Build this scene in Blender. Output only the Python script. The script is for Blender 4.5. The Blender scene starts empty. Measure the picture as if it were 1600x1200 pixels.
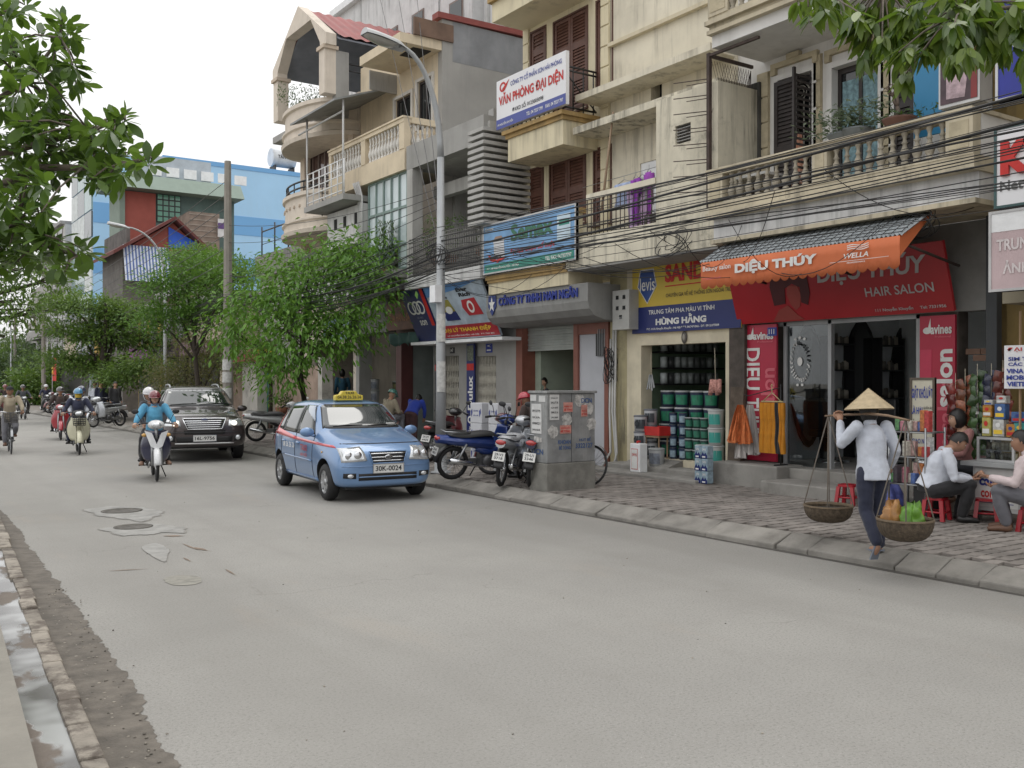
import bpy, bmesh, math, random
from mathutils import Vector, Matrix, noise as mnoise
from mathutils.bvhtree import BVHTree
R = math.radians
rnd = random.Random(11)
sin, cos, uni, gau = math.sin, math.cos, rnd.uniform, rnd.gauss
S = bpy.context.scene
COL = S.collection
PI = math.pi

# ------------------------------------------------------------------ camera, sky, sun, exposure
CAMZ, YAW, FPX = 1.8, R(34.5),1500.0
cam = bpy.data.cameras.new('camera')
cam.sensor_width = 36.0
cam.lens = 36.0 * FPX / 1600.0
cam.clip_start, cam.clip_end = 0.1,1500.0
camo = bpy.data.objects.new('camera', cam)
COL.objects.link(camo)
camo.location = (0,0, CAMZ)
camo.rotation_euler = (R(90 - 0.19),0,-YAW)
S.camera = camo

SUN_EL, SUN_AZ = R(62), R(250)          # soft sun behind thin cloud, high over the street
world = bpy.data.worlds.new("World")
S.world = world
world.use_nodes = True
wn = world.node_tree
bg = wn.nodes['Background']
sky = wn.nodes.new('ShaderNodeTexSky')
sky.sky_type = 'NISHITA'
sky.sun_disc = False
sky.sun_elevation = SUN_EL
sky.sun_rotation = SUN_AZ
sky.dust_density = 4.0
hs = wn.nodes.new('ShaderNodeHueSaturation')
hs.inputs['Saturation'].default_value = 0.12     # overcast: nearly colourless
hs.inputs['Value'].default_value = 0.75
wn.links.new(sky.outputs[0], hs.inputs['Color'])
geo = wn.nodes.new('ShaderNodeTexCoord')
sep = wn.nodes.new('ShaderNodeSeparateXYZ')
wn.links.new(geo.outputs['Generated'], sep.inputs[0])
mr = wn.nodes.new('ShaderNodeMapRange')
mr.inputs['From Min'].default_value = 0.0
mr.inputs['From Max'].default_value = 1.0
mr.inputs['To Min'].default_value = 10.0
mr.inputs['To Max'].default_value = 17.0
wn.links.new(sep.outputs['Z'], mr.inputs['Value'])
cl = wn.nodes.new('ShaderNodeCombineColor')
for i_, nm_ in enumerate(('Red', 'Green', 'Blue')):
    wn.links.new(mr.outputs[0], cl.inputs[nm_])
mx = wn.nodes.new('ShaderNodeMix')
mx.data_type = 'RGBA'
mx.inputs['Factor'].default_value = 0.7           # cloud deck over the clear sky
wn.links.new(hs.outputs[0], mx.inputs['A'])
wn.links.new(cl.outputs[0], mx.inputs['B'])
wn.links.new(mx.outputs['Result'], bg.inputs['Color'])
bg.inputs['Strength'].default_value = 0.115

sl = bpy.data.lights.new('sun', 'SUN')
sl.energy = 1.0
sl.angle = R(40)
sl.color = (1.0,0.97,0.92)
slo = bpy.data.objects.new('sun', sl)
COL.objects.link(slo)
slo.rotation_euler = (PI / 2 - SUN_EL,0, PI - SUN_AZ + PI)
S.view_settings.view_transform = 'Standard'
S.view_settings.look = 'None'
S.view_settings.gamma = 1.0
S.view_settings.use_curve_mapping = False
S.view_settings.exposure = 0.12
S.render.engine = 'CYCLES'
S.cycles.use_denoising = True
S.cycles.max_bounces = 8
S.cycles.diffuse_bounces = 5
S.cycles.glossy_bounces = 3
S.cycles.transmission_bounces = 4
S.cycles.transparent_max_bounces = 8

# ------------------------------------------------------------------ sight lines (photo position on a real plane -> point)
FW = Vector((sin(YAW), cos(YAW),0))
RT = Vector((cos(YAW),-sin(YAW),0))
def ray(px, py):
    return FW + RT * ((px - 800) / FPX) + Vector((0,0,(595 - py) / FPX))
def onX(px, py, X):
    d = ray(px, py); t = X / d.x
    return Vector((X, d.y * t, CAMZ + d.z * t))
def onY(px, py, Y):
    d = ray(px, py); t = Y / d.y
    return Vector((d.x * t, Y, CAMZ + d.z * t))
def onZ(px, py, z=0.0):
    d = ray(px, py); t = (z - CAMZ) / d.z
    return Vector((d.x * t, d.y * t, z))
def atD(px, py, D):
    return Vector((0,0, CAMZ)) + ray(px, py) * D
def YX(px, X):
    d = ray(px,595); return X * d.y / d.x

# ------------------------------------------------------------------ objects
KIDS = {}
LOC = {}
def tag(o, label=None, cat=None, group=None, kind=None):
    if label: o['label'] = label
    if cat: o['category'] = cat
    if group: o['group'] = group
    if kind: o['kind'] = kind
    return o
def thing(name, label, cat, loc=(0,0,0), rz=0.0, group=None):
    o = bpy.data.objects.new(name, None)
    o.empty_display_size = 0.2
    COL.objects.link(o)
    o.location = loc
    o.rotation_euler = (0,0, rz)
    LOC[o.name] = Vector(loc)
    return tag(o, label, cat, group)
def link(name, me, parent=None, loc=None):
    o = bpy.data.objects.new(name, me)
    COL.objects.link(o)
    if parent is not None:
        o.parent = parent
        KIDS.setdefault(parent.name, []).append(o)
    if loc is not None: o.location = loc
    return o
def dup(o, parent=None, loc=None, rz=None, label=None, group=None):
    c = o.copy()
    COL.objects.link(c)
    if parent is not None:
        c.parent = parent
        KIDS.setdefault(parent.name, []).append(c)
    if loc is not None: c.location = loc; LOC[c.name] = Vector(loc)
    if rz is not None: c.rotation_euler = (0,0, rz)
    if label: c['label'] = label
    if group: c['group'] = group
    for k in list(KIDS.get(o.name, [])):
        dup(k, c)
    return c

TMP = bpy.data.scenes.new('workbench')
def bake(ob):
    """evaluated copy of an unlinked mesh/font object with its modifiers"""
    TMP.collection.objects.link(ob)
    TMP.view_layers[0].update()
    dg = TMP.view_layers[0].depsgraph
    if dg is None:
        with bpy.context.temp_override(scene=TMP, view_layer=TMP.view_layers[0]):
            dg = bpy.context.evaluated_depsgraph_get()
    dg.update()
    me = bpy.data.meshes.new_from_object(ob.evaluated_get(dg), preserve_all_data_layers=False, depsgraph=dg)
    TMP.collection.objects.unlink(ob)
    return me

class MB:
    def __init__(s): s.v = []; s.f = []; s.mi = []; s.sm = []; s.cur = 0; s.smooth = False
    def add(s, vs, fs, smooth=None):
        b = len(s.v); s.v.extend(vs)
        sm = s.smooth if smooth is None else smooth
        for f in fs:
            s.f.append([i + b for i in f]); s.mi.append(s.cur); s.sm.append(sm)
        return s
    def box(s, x0, y0, z0, x1, y1, z1, M=None):
        vs = [Vector((x, y, z)) for z in (z0, z1) for y in (y0, y1) for x in (x0, x1)]
        if M is not None: vs = [M @ v for v in vs]
        return s.add(vs, [(0,2,3,1),(4,5,7,6),(0,1,5,4),(2,6,7,3),(0,4,6,2),(1,3,7,5)], False)
    def cbox(s, c, sx, sy, sz, M=None):
        c = Vector(c)
        T = Matrix.Translation(c) @ (M if M is not None else Matrix.Identity(4))
        return s.box(-sx / 2,-sy / 2,-sz / 2, sx / 2, sy / 2, sz / 2, T)
    def tube(s, pts, r, n=8, cap=True, smooth=True, closed=False):
        pts = [Vector(p) for p in pts]
        k = len(pts)
        rs = r if isinstance(r,(list, tuple)) else [r] * k
        vs = []
        up = None
        for i, p in enumerate(pts):
            a = pts[i - 1] if (i > 0 or closed) else p
            b = pts[(i + 1) % k] if (i < k - 1 or closed) else p
            t = (b - a)
            if t.length < 1e-9: t = Vector((0,0,1))
            t.normalize()
            if up is None:
                up = Vector((0,0,1)) if abs(t.z) < 0.9 else Vector((1,0,0))
            u = (up - t * up.dot(t))
            if u.length < 1e-6: u = t.orthogonal()
            u.normalize(); up = u
            w = t.cross(u)
            rr = rs[i] if not isinstance(rs[i],(list, tuple)) else None
            for j in range(n):
                an = 2 * PI * j / n
                if rr is None: vs.append(p+u*(cos(an)*rs[i][1])+w*(sin(an)*rs[i][0]))
                else: vs.append(p + (u * cos(an) + w * sin(an)) * rr)
        fs = []
        for i in range(k if closed else k - 1):
            i2 = (i + 1) % k
            for j in range(n):
                j2 = (j + 1) % n
                fs.append((i * n + j, i * n + j2, i2 * n + j2, i2 * n + j))
        s.add(vs, fs, smooth)
        if cap and not closed:
            b = len(s.v) - len(vs)
            s.f.append([b+j for j in range(n)][::-1]); s.mi.append(s.cur); s.sm.append(False)
            s.f.append([b+(k-1)*n+j for j in range(n)]); s.mi.append(s.cur); s.sm.append(False)
        return s
    def lathe(s, prof, n=16, c=(0,0,0), M=None, smooth=True, a0=0.0, a1=2*PI):
        c = Vector(c); vs = []; k = len(prof)
        full = abs(a1 - a0 - 2 * PI) < 1e-6
        m = n if full else n + 1
        for (r, z) in prof:
            for j in range(m):
                a = a0 + (a1 - a0) * j / n
                v = Vector((r * cos(a), r * sin(a), z))
                if M is not None: v = M @ v
                vs.append(v + c)
        fs = []
        for i in range(k - 1):
            for j in range(n):
                j2 = (j + 1) % m
                fs.append((i*m+j, i*m+j2,(i+1)*m+j2,(i+1)*m+j))
        return s.add(vs, fs, smooth)
    def ell(s, c, rx, ry, rz, n=12, m=8, M=None):
        prof = [(max(1e-4, sin(PI*i/m)),-cos(PI*i/m)) for i in range(m+1)]
        sc = Matrix.Diagonal((rx, ry, rz,1))
        if M is not None: sc = M @ sc
        return s.lathe(prof, n, c, sc.to_3x3().to_4x4())
    def poly(s, pts, flip=False):
        pts = [Vector(p) for p in pts]
        f = list(range(len(pts)))
        return s.add(pts, [f[::-1] if flip else f], False)
    def prism(s, pts, d):
        """closed prism: polygon pts extruded by vector d"""
        pts = [Vector(p) for p in pts]; d = Vector(d); n = len(pts)
        vs = pts + [p + d for p in pts]
        fs = [list(range(n))[::-1], [n + i for i in range(n)]]
        for i in range(n):
            j = (i + 1) % n
            fs.append([i, j, n + j, n + i])
        return s.add(vs, fs, False)
    def grid(s, f, nu, nv, smooth=True):
        vs = [Vector(f(i/nu, j/nv)) for j in range(nv+1) for i in range(nu+1)]
        fs = [(j*(nu+1)+i, j*(nu+1)+i+1,(j+1)*(nu+1)+i+1,(j+1)*(nu+1)+i) for j in range(nv) for i in range(nu)]
        return s.add(vs, fs, smooth)
    def mesh(s, name='mesh', mats=None, off=None, fix=True):
        me = bpy.data.meshes.new(name)
        vs = s.v if off is None else [Vector(v) - off for v in s.v]
        me.from_pydata([tuple(v) for v in vs], [], s.f)
        if mats is not None:
            for m in (mats if isinstance(mats,(list, tuple)) else [mats]): me.materials.append(m)
        me.polygons.foreach_set('material_index', s.mi)
        me.polygons.foreach_set('use_smooth', s.sm)
        if fix:
            bm = bmesh.new(); bm.from_mesh(me)
            bmesh.ops.recalc_face_normals(bm, faces=bm.faces[:])
            bm.to_mesh(me); bm.free()
        me.update()
        return me
    def build(s, name, mats, parent=None, world=False, fix=True, loc=None):
        off = None
        if world and parent is not None:
            off = LOC[parent.name]
        me = s.mesh(name, mats, off, fix)
        o = link(name, me, parent, loc)
        if parent is not None and parent.name in LOC: LOC[o.name] = LOC[parent.name]
        return o

def bevel(o, w=0.01, seg=2, ang=40):
    m = o.modifiers.new('bevel', 'BEVEL')
    m.width = w; m.segments = seg; m.limit_method = 'ANGLE'; m.angle_limit = R(ang)
    m.harden_normals = False
    return o

# ------------------------------------------------------------------ materials
MATS = {}
class NT:
    def __init__(s, m): s.t = m.node_tree; s.n = s.t.nodes; s.l = s.t.links
    def new(s, ty, **kw):
        n = s.n.new(ty)
        for k, v in kw.items(): setattr(n, k, v)
        return n
    def val(s, inp, v):
        if isinstance(v, bpy.types.NodeSocket): s.l.new(v, inp)
        else: inp.default_value = v
    def noise(s, vec, scale, detail=4, rough=0.6):
        n = s.new('ShaderNodeTexNoise'); n.inputs['Scale'].default_value = scale
        n.inputs['Detail'].default_value = detail; n.inputs['Roughness'].default_value = rough
        if vec is not None: s.l.new(vec, n.inputs['Vector'])
        return n.outputs['Fac']
    def ramp(s, fac, lo, hi, a=0.0, b=1.0):
        m = s.new('ShaderNodeMapRange'); m.interpolation_type = 'SMOOTHSTEP'
        m.inputs['From Min'].default_value = lo; m.inputs['From Max'].default_value = hi
        m.inputs['To Min'].default_value = a; m.inputs['To Max'].default_value = b
        s.l.new(fac, m.inputs['Value']); return m.outputs[0]
    def mix(s, fac, a, b):
        m = s.new('ShaderNodeMix', data_type='RGBA')
        s.val(m.inputs['Factor'], fac)
        for i, v in (('A', a),('B', b)):
            if isinstance(v, tuple) and len(v) == 3: v = v + (1.0,)
            s.val(m.inputs[i], v)
        return m.outputs['Result']
    def math(s, op, a, b=0.0):
        m = s.new('ShaderNodeMath', operation=op); s.val(m.inputs[0], a); s.val(m.inputs[1], b)
        return m.outputs[0]
    def map(s, vec, scale):
        m = s.new('ShaderNodeMapping'); m.inputs['Scale'].default_value = scale
        s.l.new(vec, m.inputs['Vector']); return m.outputs[0]

def col3(c): return (c[0], c[1], c[2],1.0)
def mul(c, k): return tuple(x * k for x in c)
def mat(name, c, rough=0.7, var=0.18, vscale=2.0, streak=0.0, scol=(0.05,0.045,0.04), grime=0.0, bump=0.0, bscale=40.0,
        metal=0.0, coat=0.0, island=0.0, objrnd=0.0, spec=0.5, emit=0.0, sheen=0.0, alpha=None, world=False, trans=0.0, gs=(1.3,.52,.72)):
    if name in MATS: return MATS[name]
    m = bpy.data.materials.new(name); MATS[name] = m
    m.use_nodes = True
    N = NT(m); b = N.n['Principled BSDF']
    tc = N.new('ShaderNodeTexCoord')
    if world: v = N.new('ShaderNodeNewGeometry').outputs['Position']
    else: v = tc.outputs['Object']
    out = None
    if var > 0:
        f = N.noise(v, vscale,5)
        out = N.mix(N.ramp(f,0.25,0.75), mul(c,1-var), mul(c,1+var*0.6))
    else: out = col3(c)
    if streak > 0:
        f = N.noise(N.map(v,(2.2,2.2,0.16)),2.2,6,0.7)
        g = N.noise(v,0.55,3)
        k = N.math('MULTIPLY', N.ramp(f,0.46,0.68), N.ramp(g,0.38,0.60))
        out = N.mix(N.math('MULTIPLY', k, streak), out, scol)
    if grime > 0:
        f = N.noise(v, gs[0],8,0.72)
        out = N.mix(N.math('MULTIPLY', N.ramp(f, gs[1], gs[2]), grime), out, scol)
    if island > 0 or objrnd > 0:
        if island > 0: r = N.new('ShaderNodeNewGeometry').outputs['Random Per Island']; k = island
        else: r = N.new('ShaderNodeObjectInfo').outputs['Random']; k = objrnd
        h = N.new('ShaderNodeHueSaturation')
        N.l.new(N.ramp(r,0,1,1 - k,1 + k), h.inputs['Value'])
        N.val(h.inputs['Color'], out); out = h.outputs['Color']
    N.val(b.inputs['Base Color'], out)
    b.inputs['Roughness'].default_value = rough
    b.inputs['Metallic'].default_value = metal
    b.inputs['Specular IOR Level'].default_value = spec
    if coat: b.inputs['Coat Weight'].default_value = coat; b.inputs['Coat Roughness'].default_value = 0.06
    if sheen: b.inputs['Sheen Weight'].default_value = sheen
    if emit:
        N.val(b.inputs['Emission Color'], out); b.inputs['Emission Strength'].default_value = emit
    if trans: b.inputs['Transmission Weight'].default_value = trans
    if alpha is not None: b.inputs['Alpha'].default_value = alpha
    if bump > 0:
        bn = N.new('ShaderNodeBump'); bn.inputs['Strength'].default_value = bump; bn.inputs['Distance'].default_value = 0.02
        N.l.new(N.noise(v, bscale,6), bn.inputs['Height'])
        N.l.new(bn.outputs[0], b.inputs['Normal'])
    return m
def plain(name, c, rough=0.6, **k):
    return mat(name, c, rough, var=k.pop('var',0.1), vscale=k.pop('vscale',5.0), **k)
def leafmat(name, c, c2, rough=0.45, tr=0.35):
    if name in MATS: return MATS[name]
    m = bpy.data.materials.new(name); MATS[name] = m; m.use_nodes = True
    N = NT(m); b = N.n['Principled BSDF']; out = N.n['Material Output']
    r = N.new('ShaderNodeNewGeometry').outputs['Random Per Island']
    r2 = N.new('ShaderNodeObjectInfo').outputs['Random']
    k = N.math('FRACT', N.math('ADD', r, r2))
    cc = N.mix(k, c, c2)
    N.val(b.inputs['Base Color'], cc); b.inputs['Roughness'].default_value = rough
    t = N.new('ShaderNodeBsdfTranslucent'); N.val(t.inputs['Color'], N.mix(0.35, cc,(0.25,0.4,0.04)))
    ms = N.new('ShaderNodeMixShader'); ms.inputs[0].default_value = tr
    N.l.new(b.outputs[0], ms.inputs[1]); N.l.new(t.outputs[0], ms.inputs[2]); N.l.new(ms.outputs[0], out.inputs['Surface'])
    return m
def glass(name, c=(0.02,0.03,0.035), rough=0.04, spec=0.8):
    return mat(name, c, rough, var=0.0, spec=spec)

BLACK = plain('black_rubber',(0.012,0.012,0.013),0.65)
DARKP = plain('black_plastic',(0.016,0.016,0.018),0.4)
CHROME = mat('chrome',(0.62,0.63,0.65),0.18, var=0.0, metal=1.0)
STEEL = mat('dull_steel',(0.33,0.34,0.35),0.42, metal=0.9)
WHITEP = plain('white_paint',(0.76,0.77,0.78),0.5)
INKW = mat('white_print',(0.72,0.72,0.70),0.6, var=0.16, vscale=4)
INKK = mat('black_print',(0.02,0.02,0.025),0.6, var=0.0)
INKB = mat('blue_print',(0.03,0.05,0.28),0.6, var=0.25, vscale=4)
INKR = mat('red_print',(0.52,0.025,0.02),0.6, var=0.2, vscale=4)
INKY = mat('yellow_print',(0.75,0.52,0.05),0.6, var=0.05)

# ------------------------------------------------------------------ lettering
FONTCACHE = {}
def letters(txt, bold=0.0, italic=0.0):
    key = (txt, bold, italic)
    if key in FONTCACHE: return FONTCACHE[key]
    cu = bpy.data.curves.new('lettering', 'FONT')
    cu.body = txt; cu.size = 1.0; cu.offset = bold; cu.shear = italic
    cu.fill_mode = 'FRONT'; cu.resolution_u = 3
    ob = bpy.data.objects.new('lettering', cu)
    me = bake(ob)
    vs = [v.co.copy() for v in me.vertices]; fs = [list(p.vertices) for p in me.polygons]
    FONTCACHE[key] = (vs, fs)
    bpy.data.objects.remove(ob); bpy.data.meshes.remove(me)
    return vs, fs
class Board:
    """flat frame: origin at the lower left as one reads it, u along the writing, v up; unit size w x h"""
    def __init__(s, parent, O, U, V, w, h, world=True):
        s.p = parent; s.O = Vector(O); s.U = Vector(U).normalized(); s.V = Vector(V).normalized(); s.w = w; s.h = h
        s.N = s.U.cross(s.V).normalized(); s.world = world
    def P(s, a, b, off=0.0): return s.O+s.U*(a*s.w)+s.V*(b*s.h)+s.N*off
    def rect(s, name, a0, b0, a1, b1, m, off=0.006, th=0.004):
        q = MB()
        q.prism([s.P(a0, b0, off-th), s.P(a1, b0, off-th), s.P(a1, b1, off-th), s.P(a0, b1, off-th)], s.N*th)
        return q.build(name, m, s.p, s.world)
    def shape(s, name, pts, m, off=0.006, th=0.004):
        q = MB(); q.prism([s.P(a, b, off - th) for a, b in pts], s.N * th)
        return q.build(name, m, s.p, s.world)
    def disc(s, name, a, b, ra, rb, m, off=0.006, n=20, hole=0.0):
        q = MB()
        if hole:
            for i in range(n):
                t0, t1 = 2 * PI * i / n,2 * PI * (i + 1) / n
                q.poly([s.P(a+ra*k*cos(t), b+rb*k*sin(t), off) for k, t in ((hole, t0),(1, t0),(1, t1),(hole, t1))])
        else:
            q.poly([s.P(a+ra*cos(2*PI*i/n), b+rb*sin(2*PI*i/n), off) for i in range(n)])
        return q.build(name, m, s.p, s.world, fix=False)
    def text(s, txt, a0, b0, a1, b1, m, off=0.009, bold=0.02, italic=0.0, rot=0, name='lettering', ext=0.0):
        vs, fs = letters(txt, bold, italic)
        if not vs: return None
        x0 = min(v.x for v in vs); x1 = max(v.x for v in vs); y0 = min(v.y for v in vs); y1 = max(v.y for v in vs)
        q = MB(); o = []
        for v in vs:
            x = (v.x-x0)/max(1e-6, x1-x0); y = (v.y-y0)/max(1e-6, y1-y0)
            if rot == 90: x, y = 1 - y, x          # reads upwards
            elif rot == -90: x, y = y,1 - x
            o.append(s.P(a0 + (a1 - a0) * x, b0 + (b1 - b0) * y, off))
        q.add(o, fs, False)
        if ext:
            q.add([p - s.N * ext for p in o], fs, False)
            ed = {}
            for f in fs:
                for i in range(len(f)):
                    e = (f[i], f[(i + 1) % len(f)]); ed[e] = ed.get(e,0) + 1
            n = len(o)
            q.f += [[a, b, b + n, a + n] for (a, b) in ed if (b, a) not in ed]
            k = len(q.f) - len(q.mi); q.mi += [0] * k; q.sm += [False] * k
        return q.build(name, m, s.p, s.world, fix=bool(ext))
# ================================================================== ground, road, kerbs, pavement
def road_mat():
    m = bpy.data.materials.new('dusty_concrete_asphalt'); m.use_nodes = True
    N = NT(m); b = N.n['Principled BSDF']
    v = N.new('ShaderNodeNewGeometry').outputs['Position']
    big = N.noise(v,0.35,5)
    c = N.mix(N.ramp(big,0.3,0.7),(0.245,0.237,0.22),(0.295,0.286,0.265))
    along = N.noise(N.map(v,(1.4,0.05,1)),1.0,4)
    c = N.mix(N.math('MULTIPLY', N.ramp(along,0.5,0.75),0.35), c,(0.215,0.205,0.188))
    mid = N.noise(v,3.0,7,0.65)
    c = N.mix(N.math('MULTIPLY', N.ramp(mid,0.54,0.72),0.22), c,(0.20,0.19,0.17))
    fine = N.noise(v,55,3,0.8)
    c = N.mix(N.math('MULTIPLY', N.ramp(fine,0.50,0.64),0.55), c,(0.13,0.124,0.115))
    c = N.mix(N.math('MULTIPLY', N.ramp(N.noise(v,90,2),0.6,0.7),0.5), c,(0.42,0.41,0.39))
    lane = N.new('ShaderNodeTexNoise'); lane.noise_dimensions = '1D'; lane.inputs['Scale'].default_value = .55; lane.inputs['Detail'].default_value = 3
    sx = N.new('ShaderNodeSeparateXYZ'); N.l.new(v, sx.inputs[0]); N.l.new(N.math('ADD', sx.outputs['X'], N.math('MULTIPLY', N.noise(v,.3,3),1.2)), lane.inputs['W'])
    c = N.mix(N.math('MULTIPLY', N.ramp(lane.outputs['Fac'],.45,.62),.30), c,(0.20,0.192,0.175))
    # dust stains on the crown of the road
    w = N.noise(N.map(v,(0.8,0.25,1)),0.9,6,0.7)
    c = N.mix(N.math('MULTIPLY', N.ramp(w,0.56,0.70),0.30), c,(0.30,0.262,0.22))
    # cracks
    vo = N.new('ShaderNodeTexVoronoi', feature='DISTANCE_TO_EDGE'); vo.inputs['Scale'].default_value = 0.33
    wv = N.new('ShaderNodeVectorMath', operation='ADD')
    ns = N.new('ShaderNodeTexNoise'); ns.inputs['Scale'].default_value = 1.6; ns.inputs['Detail'].default_value = 6
    N.l.new(v, ns.inputs['Vector'])
    N.l.new(v, wv.inputs[0]); N.l.new(ns.outputs['Color'], wv.inputs[1])
    N.l.new(wv.outputs[0], vo.inputs['Vector'])
    ck = N.math('MULTIPLY', N.ramp(vo.outputs['Distance'],0.0,0.006,1.0,0.0), N.ramp(N.noise(v,0.4,2),0.52,0.62))
    c = N.mix(N.math('MULTIPLY', ck,0.35), c,(0.12,0.11,0.10))
    N.val(b.inputs['Base Color'], c)
    b.inputs['Roughness'].default_value = 0.86
    bn = N.new('ShaderNodeBump'); bn.inputs['Strength'].default_value = 0.5; bn.inputs['Distance'].default_value = 0.008
    N.l.new(N.noise(v,70,4,0.7), bn.inputs['Height']); N.l.new(bn.outputs[0], b.inputs['Normal'])
    return m
ROADM = road_mat()
EARTH = mat('dusty_earth',(0.24,0.22,0.19),0.9, world=True, vscale=0.5)
CONC = mat('kerb_concrete',(0.235,0.222,0.20),0.88, var=0.28, vscale=3.0, grime=0.65, scol=(0.10,0.09,0.078), bump=0.35, bscale=60, objrnd=0.10, world=True)
CONCP = mat('step_concrete',(0.265,0.255,0.235),0.9, var=0.22, vscale=2.0, streak=0.4, grime=0.45, scol=(0.11,0.10,0.09), bump=0.3, bscale=50, world=True)

q = MB(); q.poly([(-400,-60,-0.02),(500,-60,-0.02),(500,700,-0.02),(-400,700,-0.02)])
tag(q.build('ground', EARTH), kind='structure')

def left_edge(y):
    p = [(-4,0.35),(2,0.80),(4.8,0.98),(9.8,1.29),(14,1.58),(25,1.75),(60,2.0),(200,2.2)]
    for (a, b),(c, d) in zip(p, p[1:]):
        if y <= c: return b + (d - b) * (y - a) / (c - a)
    return 2.2
RK = 8.12                                   # foot of the right kerb
ys = [-4,-1,1,2,3,4,4.8,6,8,9.8,12,14,18,25,40,60,100,150]
q = MB()
for a, b in zip(ys, ys[1:]):
    q.poly([(left_edge(a)-0.05, a,0),(RK+0.06, a,0),(RK+0.06, b,0),(left_edge(b)-0.05, b,0)])
tag(q.build('road', ROADM), kind='structure')

# dirt swept to the left kerb: ragged thin layer of its own
MUD = mat('damp_road_dirt',(0.135,0.118,0.098),0.8, var=0.4, vscale=6, bump=0.8, bscale=35, world=True)
q = MB(); L = []; Rr = []
yy = 1.0
while yy < 16:
    w_ = 0.30+0.10*mnoise.noise((yy*0.9,0,0))+0.05*mnoise.noise((yy*4,3,0))+0.035*mnoise.noise((yy*16,9,0))+0.025*mnoise.noise((yy*45,9,3))
    w_ *= 1.0 if yy < 7 else max(0.35,1 - (yy - 7) * 0.09)
    L.append((left_edge(yy)-0.005, yy,0.016)); Rr.append((left_edge(yy)+w_, yy,0.004)); yy += 0.03
q.add(L+Rr, [(i, len(L)+i, len(L)+i+1, i+1) for i in range(len(L)-1)], False)
tag(q.build('road_dirt', MUD), kind='structure')

# grit and small stones lying in that dirt
q = MB()
for i in range(330):
    y_ = uni(2.2,9); x_ = left_edge(y_) + abs(gau(0.12,0.10))
    r_ = uni(0.003,0.009)
    q.ell((x_, y_,0.008 + r_ * 0.4), r_ * uni(.8,1.6), r_, r_ * 0.7,5,3)
for i in range(60):
    y_ = uni(3,16); x_ = uni(1.6,8.0)
    r_ = uni(0.003,0.008)
    q.ell((x_, y_, r_ * 0.4), r_ * uni(.8,1.6), r_, r_ * 0.7,5,3)
tag(q.build('grit', mat('grit',(0.22,0.2,0.17),0.9, island=0.6)), kind='stuff')

# left kerb stones, gutter puddles and pavement slab
LK = mat('left_kerb_stone',(0.27,0.24,0.20),0.8, var=0.25, vscale=7, grime=1.0, gs=(4.0,.44,.60), scol=(0.10,0.082,0.066), bump=0.4, bscale=60, objrnd=0.12, world=True)
lk = tag(link('left_kerb', None), kind='structure')
yy = 1.2
while yy < 22:
    ln = rnd.choice((0.34,0.42,0.5,0.6))
    a, b = yy + 0.008, yy + ln - 0.008
    q = MB(); dz = uni(-0.012,0.010); dx = uni(-0.012,0.012)
    xa, xb = left_edge(a) + dx, left_edge(b) + dx
    w_ = 0.125
    q.prism([(xa-w_, a,-0.02),(xa, a,-0.02),(xa-0.015, a,0.085+dz),(xa-w_, a,0.09+dz)],(xb-xa, b-a,0))
    o = q.build('kerb_stone', LK, lk); bevel(o,0.012,2)
    yy += ln
def wet_mat():
    m = bpy.data.materials.new('wet_gutter'); m.use_nodes = True
    N = NT(m); b = N.n['Principled BSDF']
    v = N.new('ShaderNodeNewGeometry').outputs['Position']
    f = N.noise(N.map(v,(1.6,0.9,1)),1.7,4,0.55)
    wet = N.ramp(f,0.42,0.48)
    N.val(b.inputs['Base Color'], N.mix(wet, N.mix(N.noise(v,9,6),(0.10,0.082,0.066),(0.17,0.14,0.115)), N.mix(N.ramp(N.noise(v,1.1,3),.45,.6),(0.06,0.055,0.05),(0.30,0.305,0.30))))
    N.val(b.inputs['Roughness'], N.math('SUBTRACT',0.72, N.math('MULTIPLY', wet,0.60)))
    bn = N.new('ShaderNodeBump'); bn.inputs['Distance'].default_value = 0.01
    N.val(bn.inputs['Strength'], N.math('SUBTRACT',0.6, N.math('MULTIPLY', wet,0.58)))
    N.l.new(N.noise(v,26,6,0.7), bn.inputs['Height']); N.l.new(bn.outputs[0], b.inputs['Normal'])
    return m
q = MB()
for a, b in zip(ys[:14], ys[1:14]):
    q.poly([(left_edge(a)-0.62, a,0.072),(left_edge(a)-0.11, a,0.072),(left_edge(b)-0.11, b,0.072),(left_edge(b)-0.62, b,0.072)])
tag(q.build('gutter_water', wet_mat()), kind='structure')
q = MB()
for a, b in zip(ys[:13], ys[1:13]):
    f0 = left_edge(a) - 0.31 ; f1 = left_edge(b) - 0.31
    q.prism([(f0-6, a,-0.01),(f0, a,-0.01),(f0, a,0.135),(f0-6, a,0.135)],(f1-f0, b-a,0))
tag(q.build('left_pavement', mat('left_pavement_concrete',(0.235,0.22,0.19),0.88, grime=0.35, scol=(0.16,0.14,0.12), bump=0.3, world=True)), kind='structure')

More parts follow.
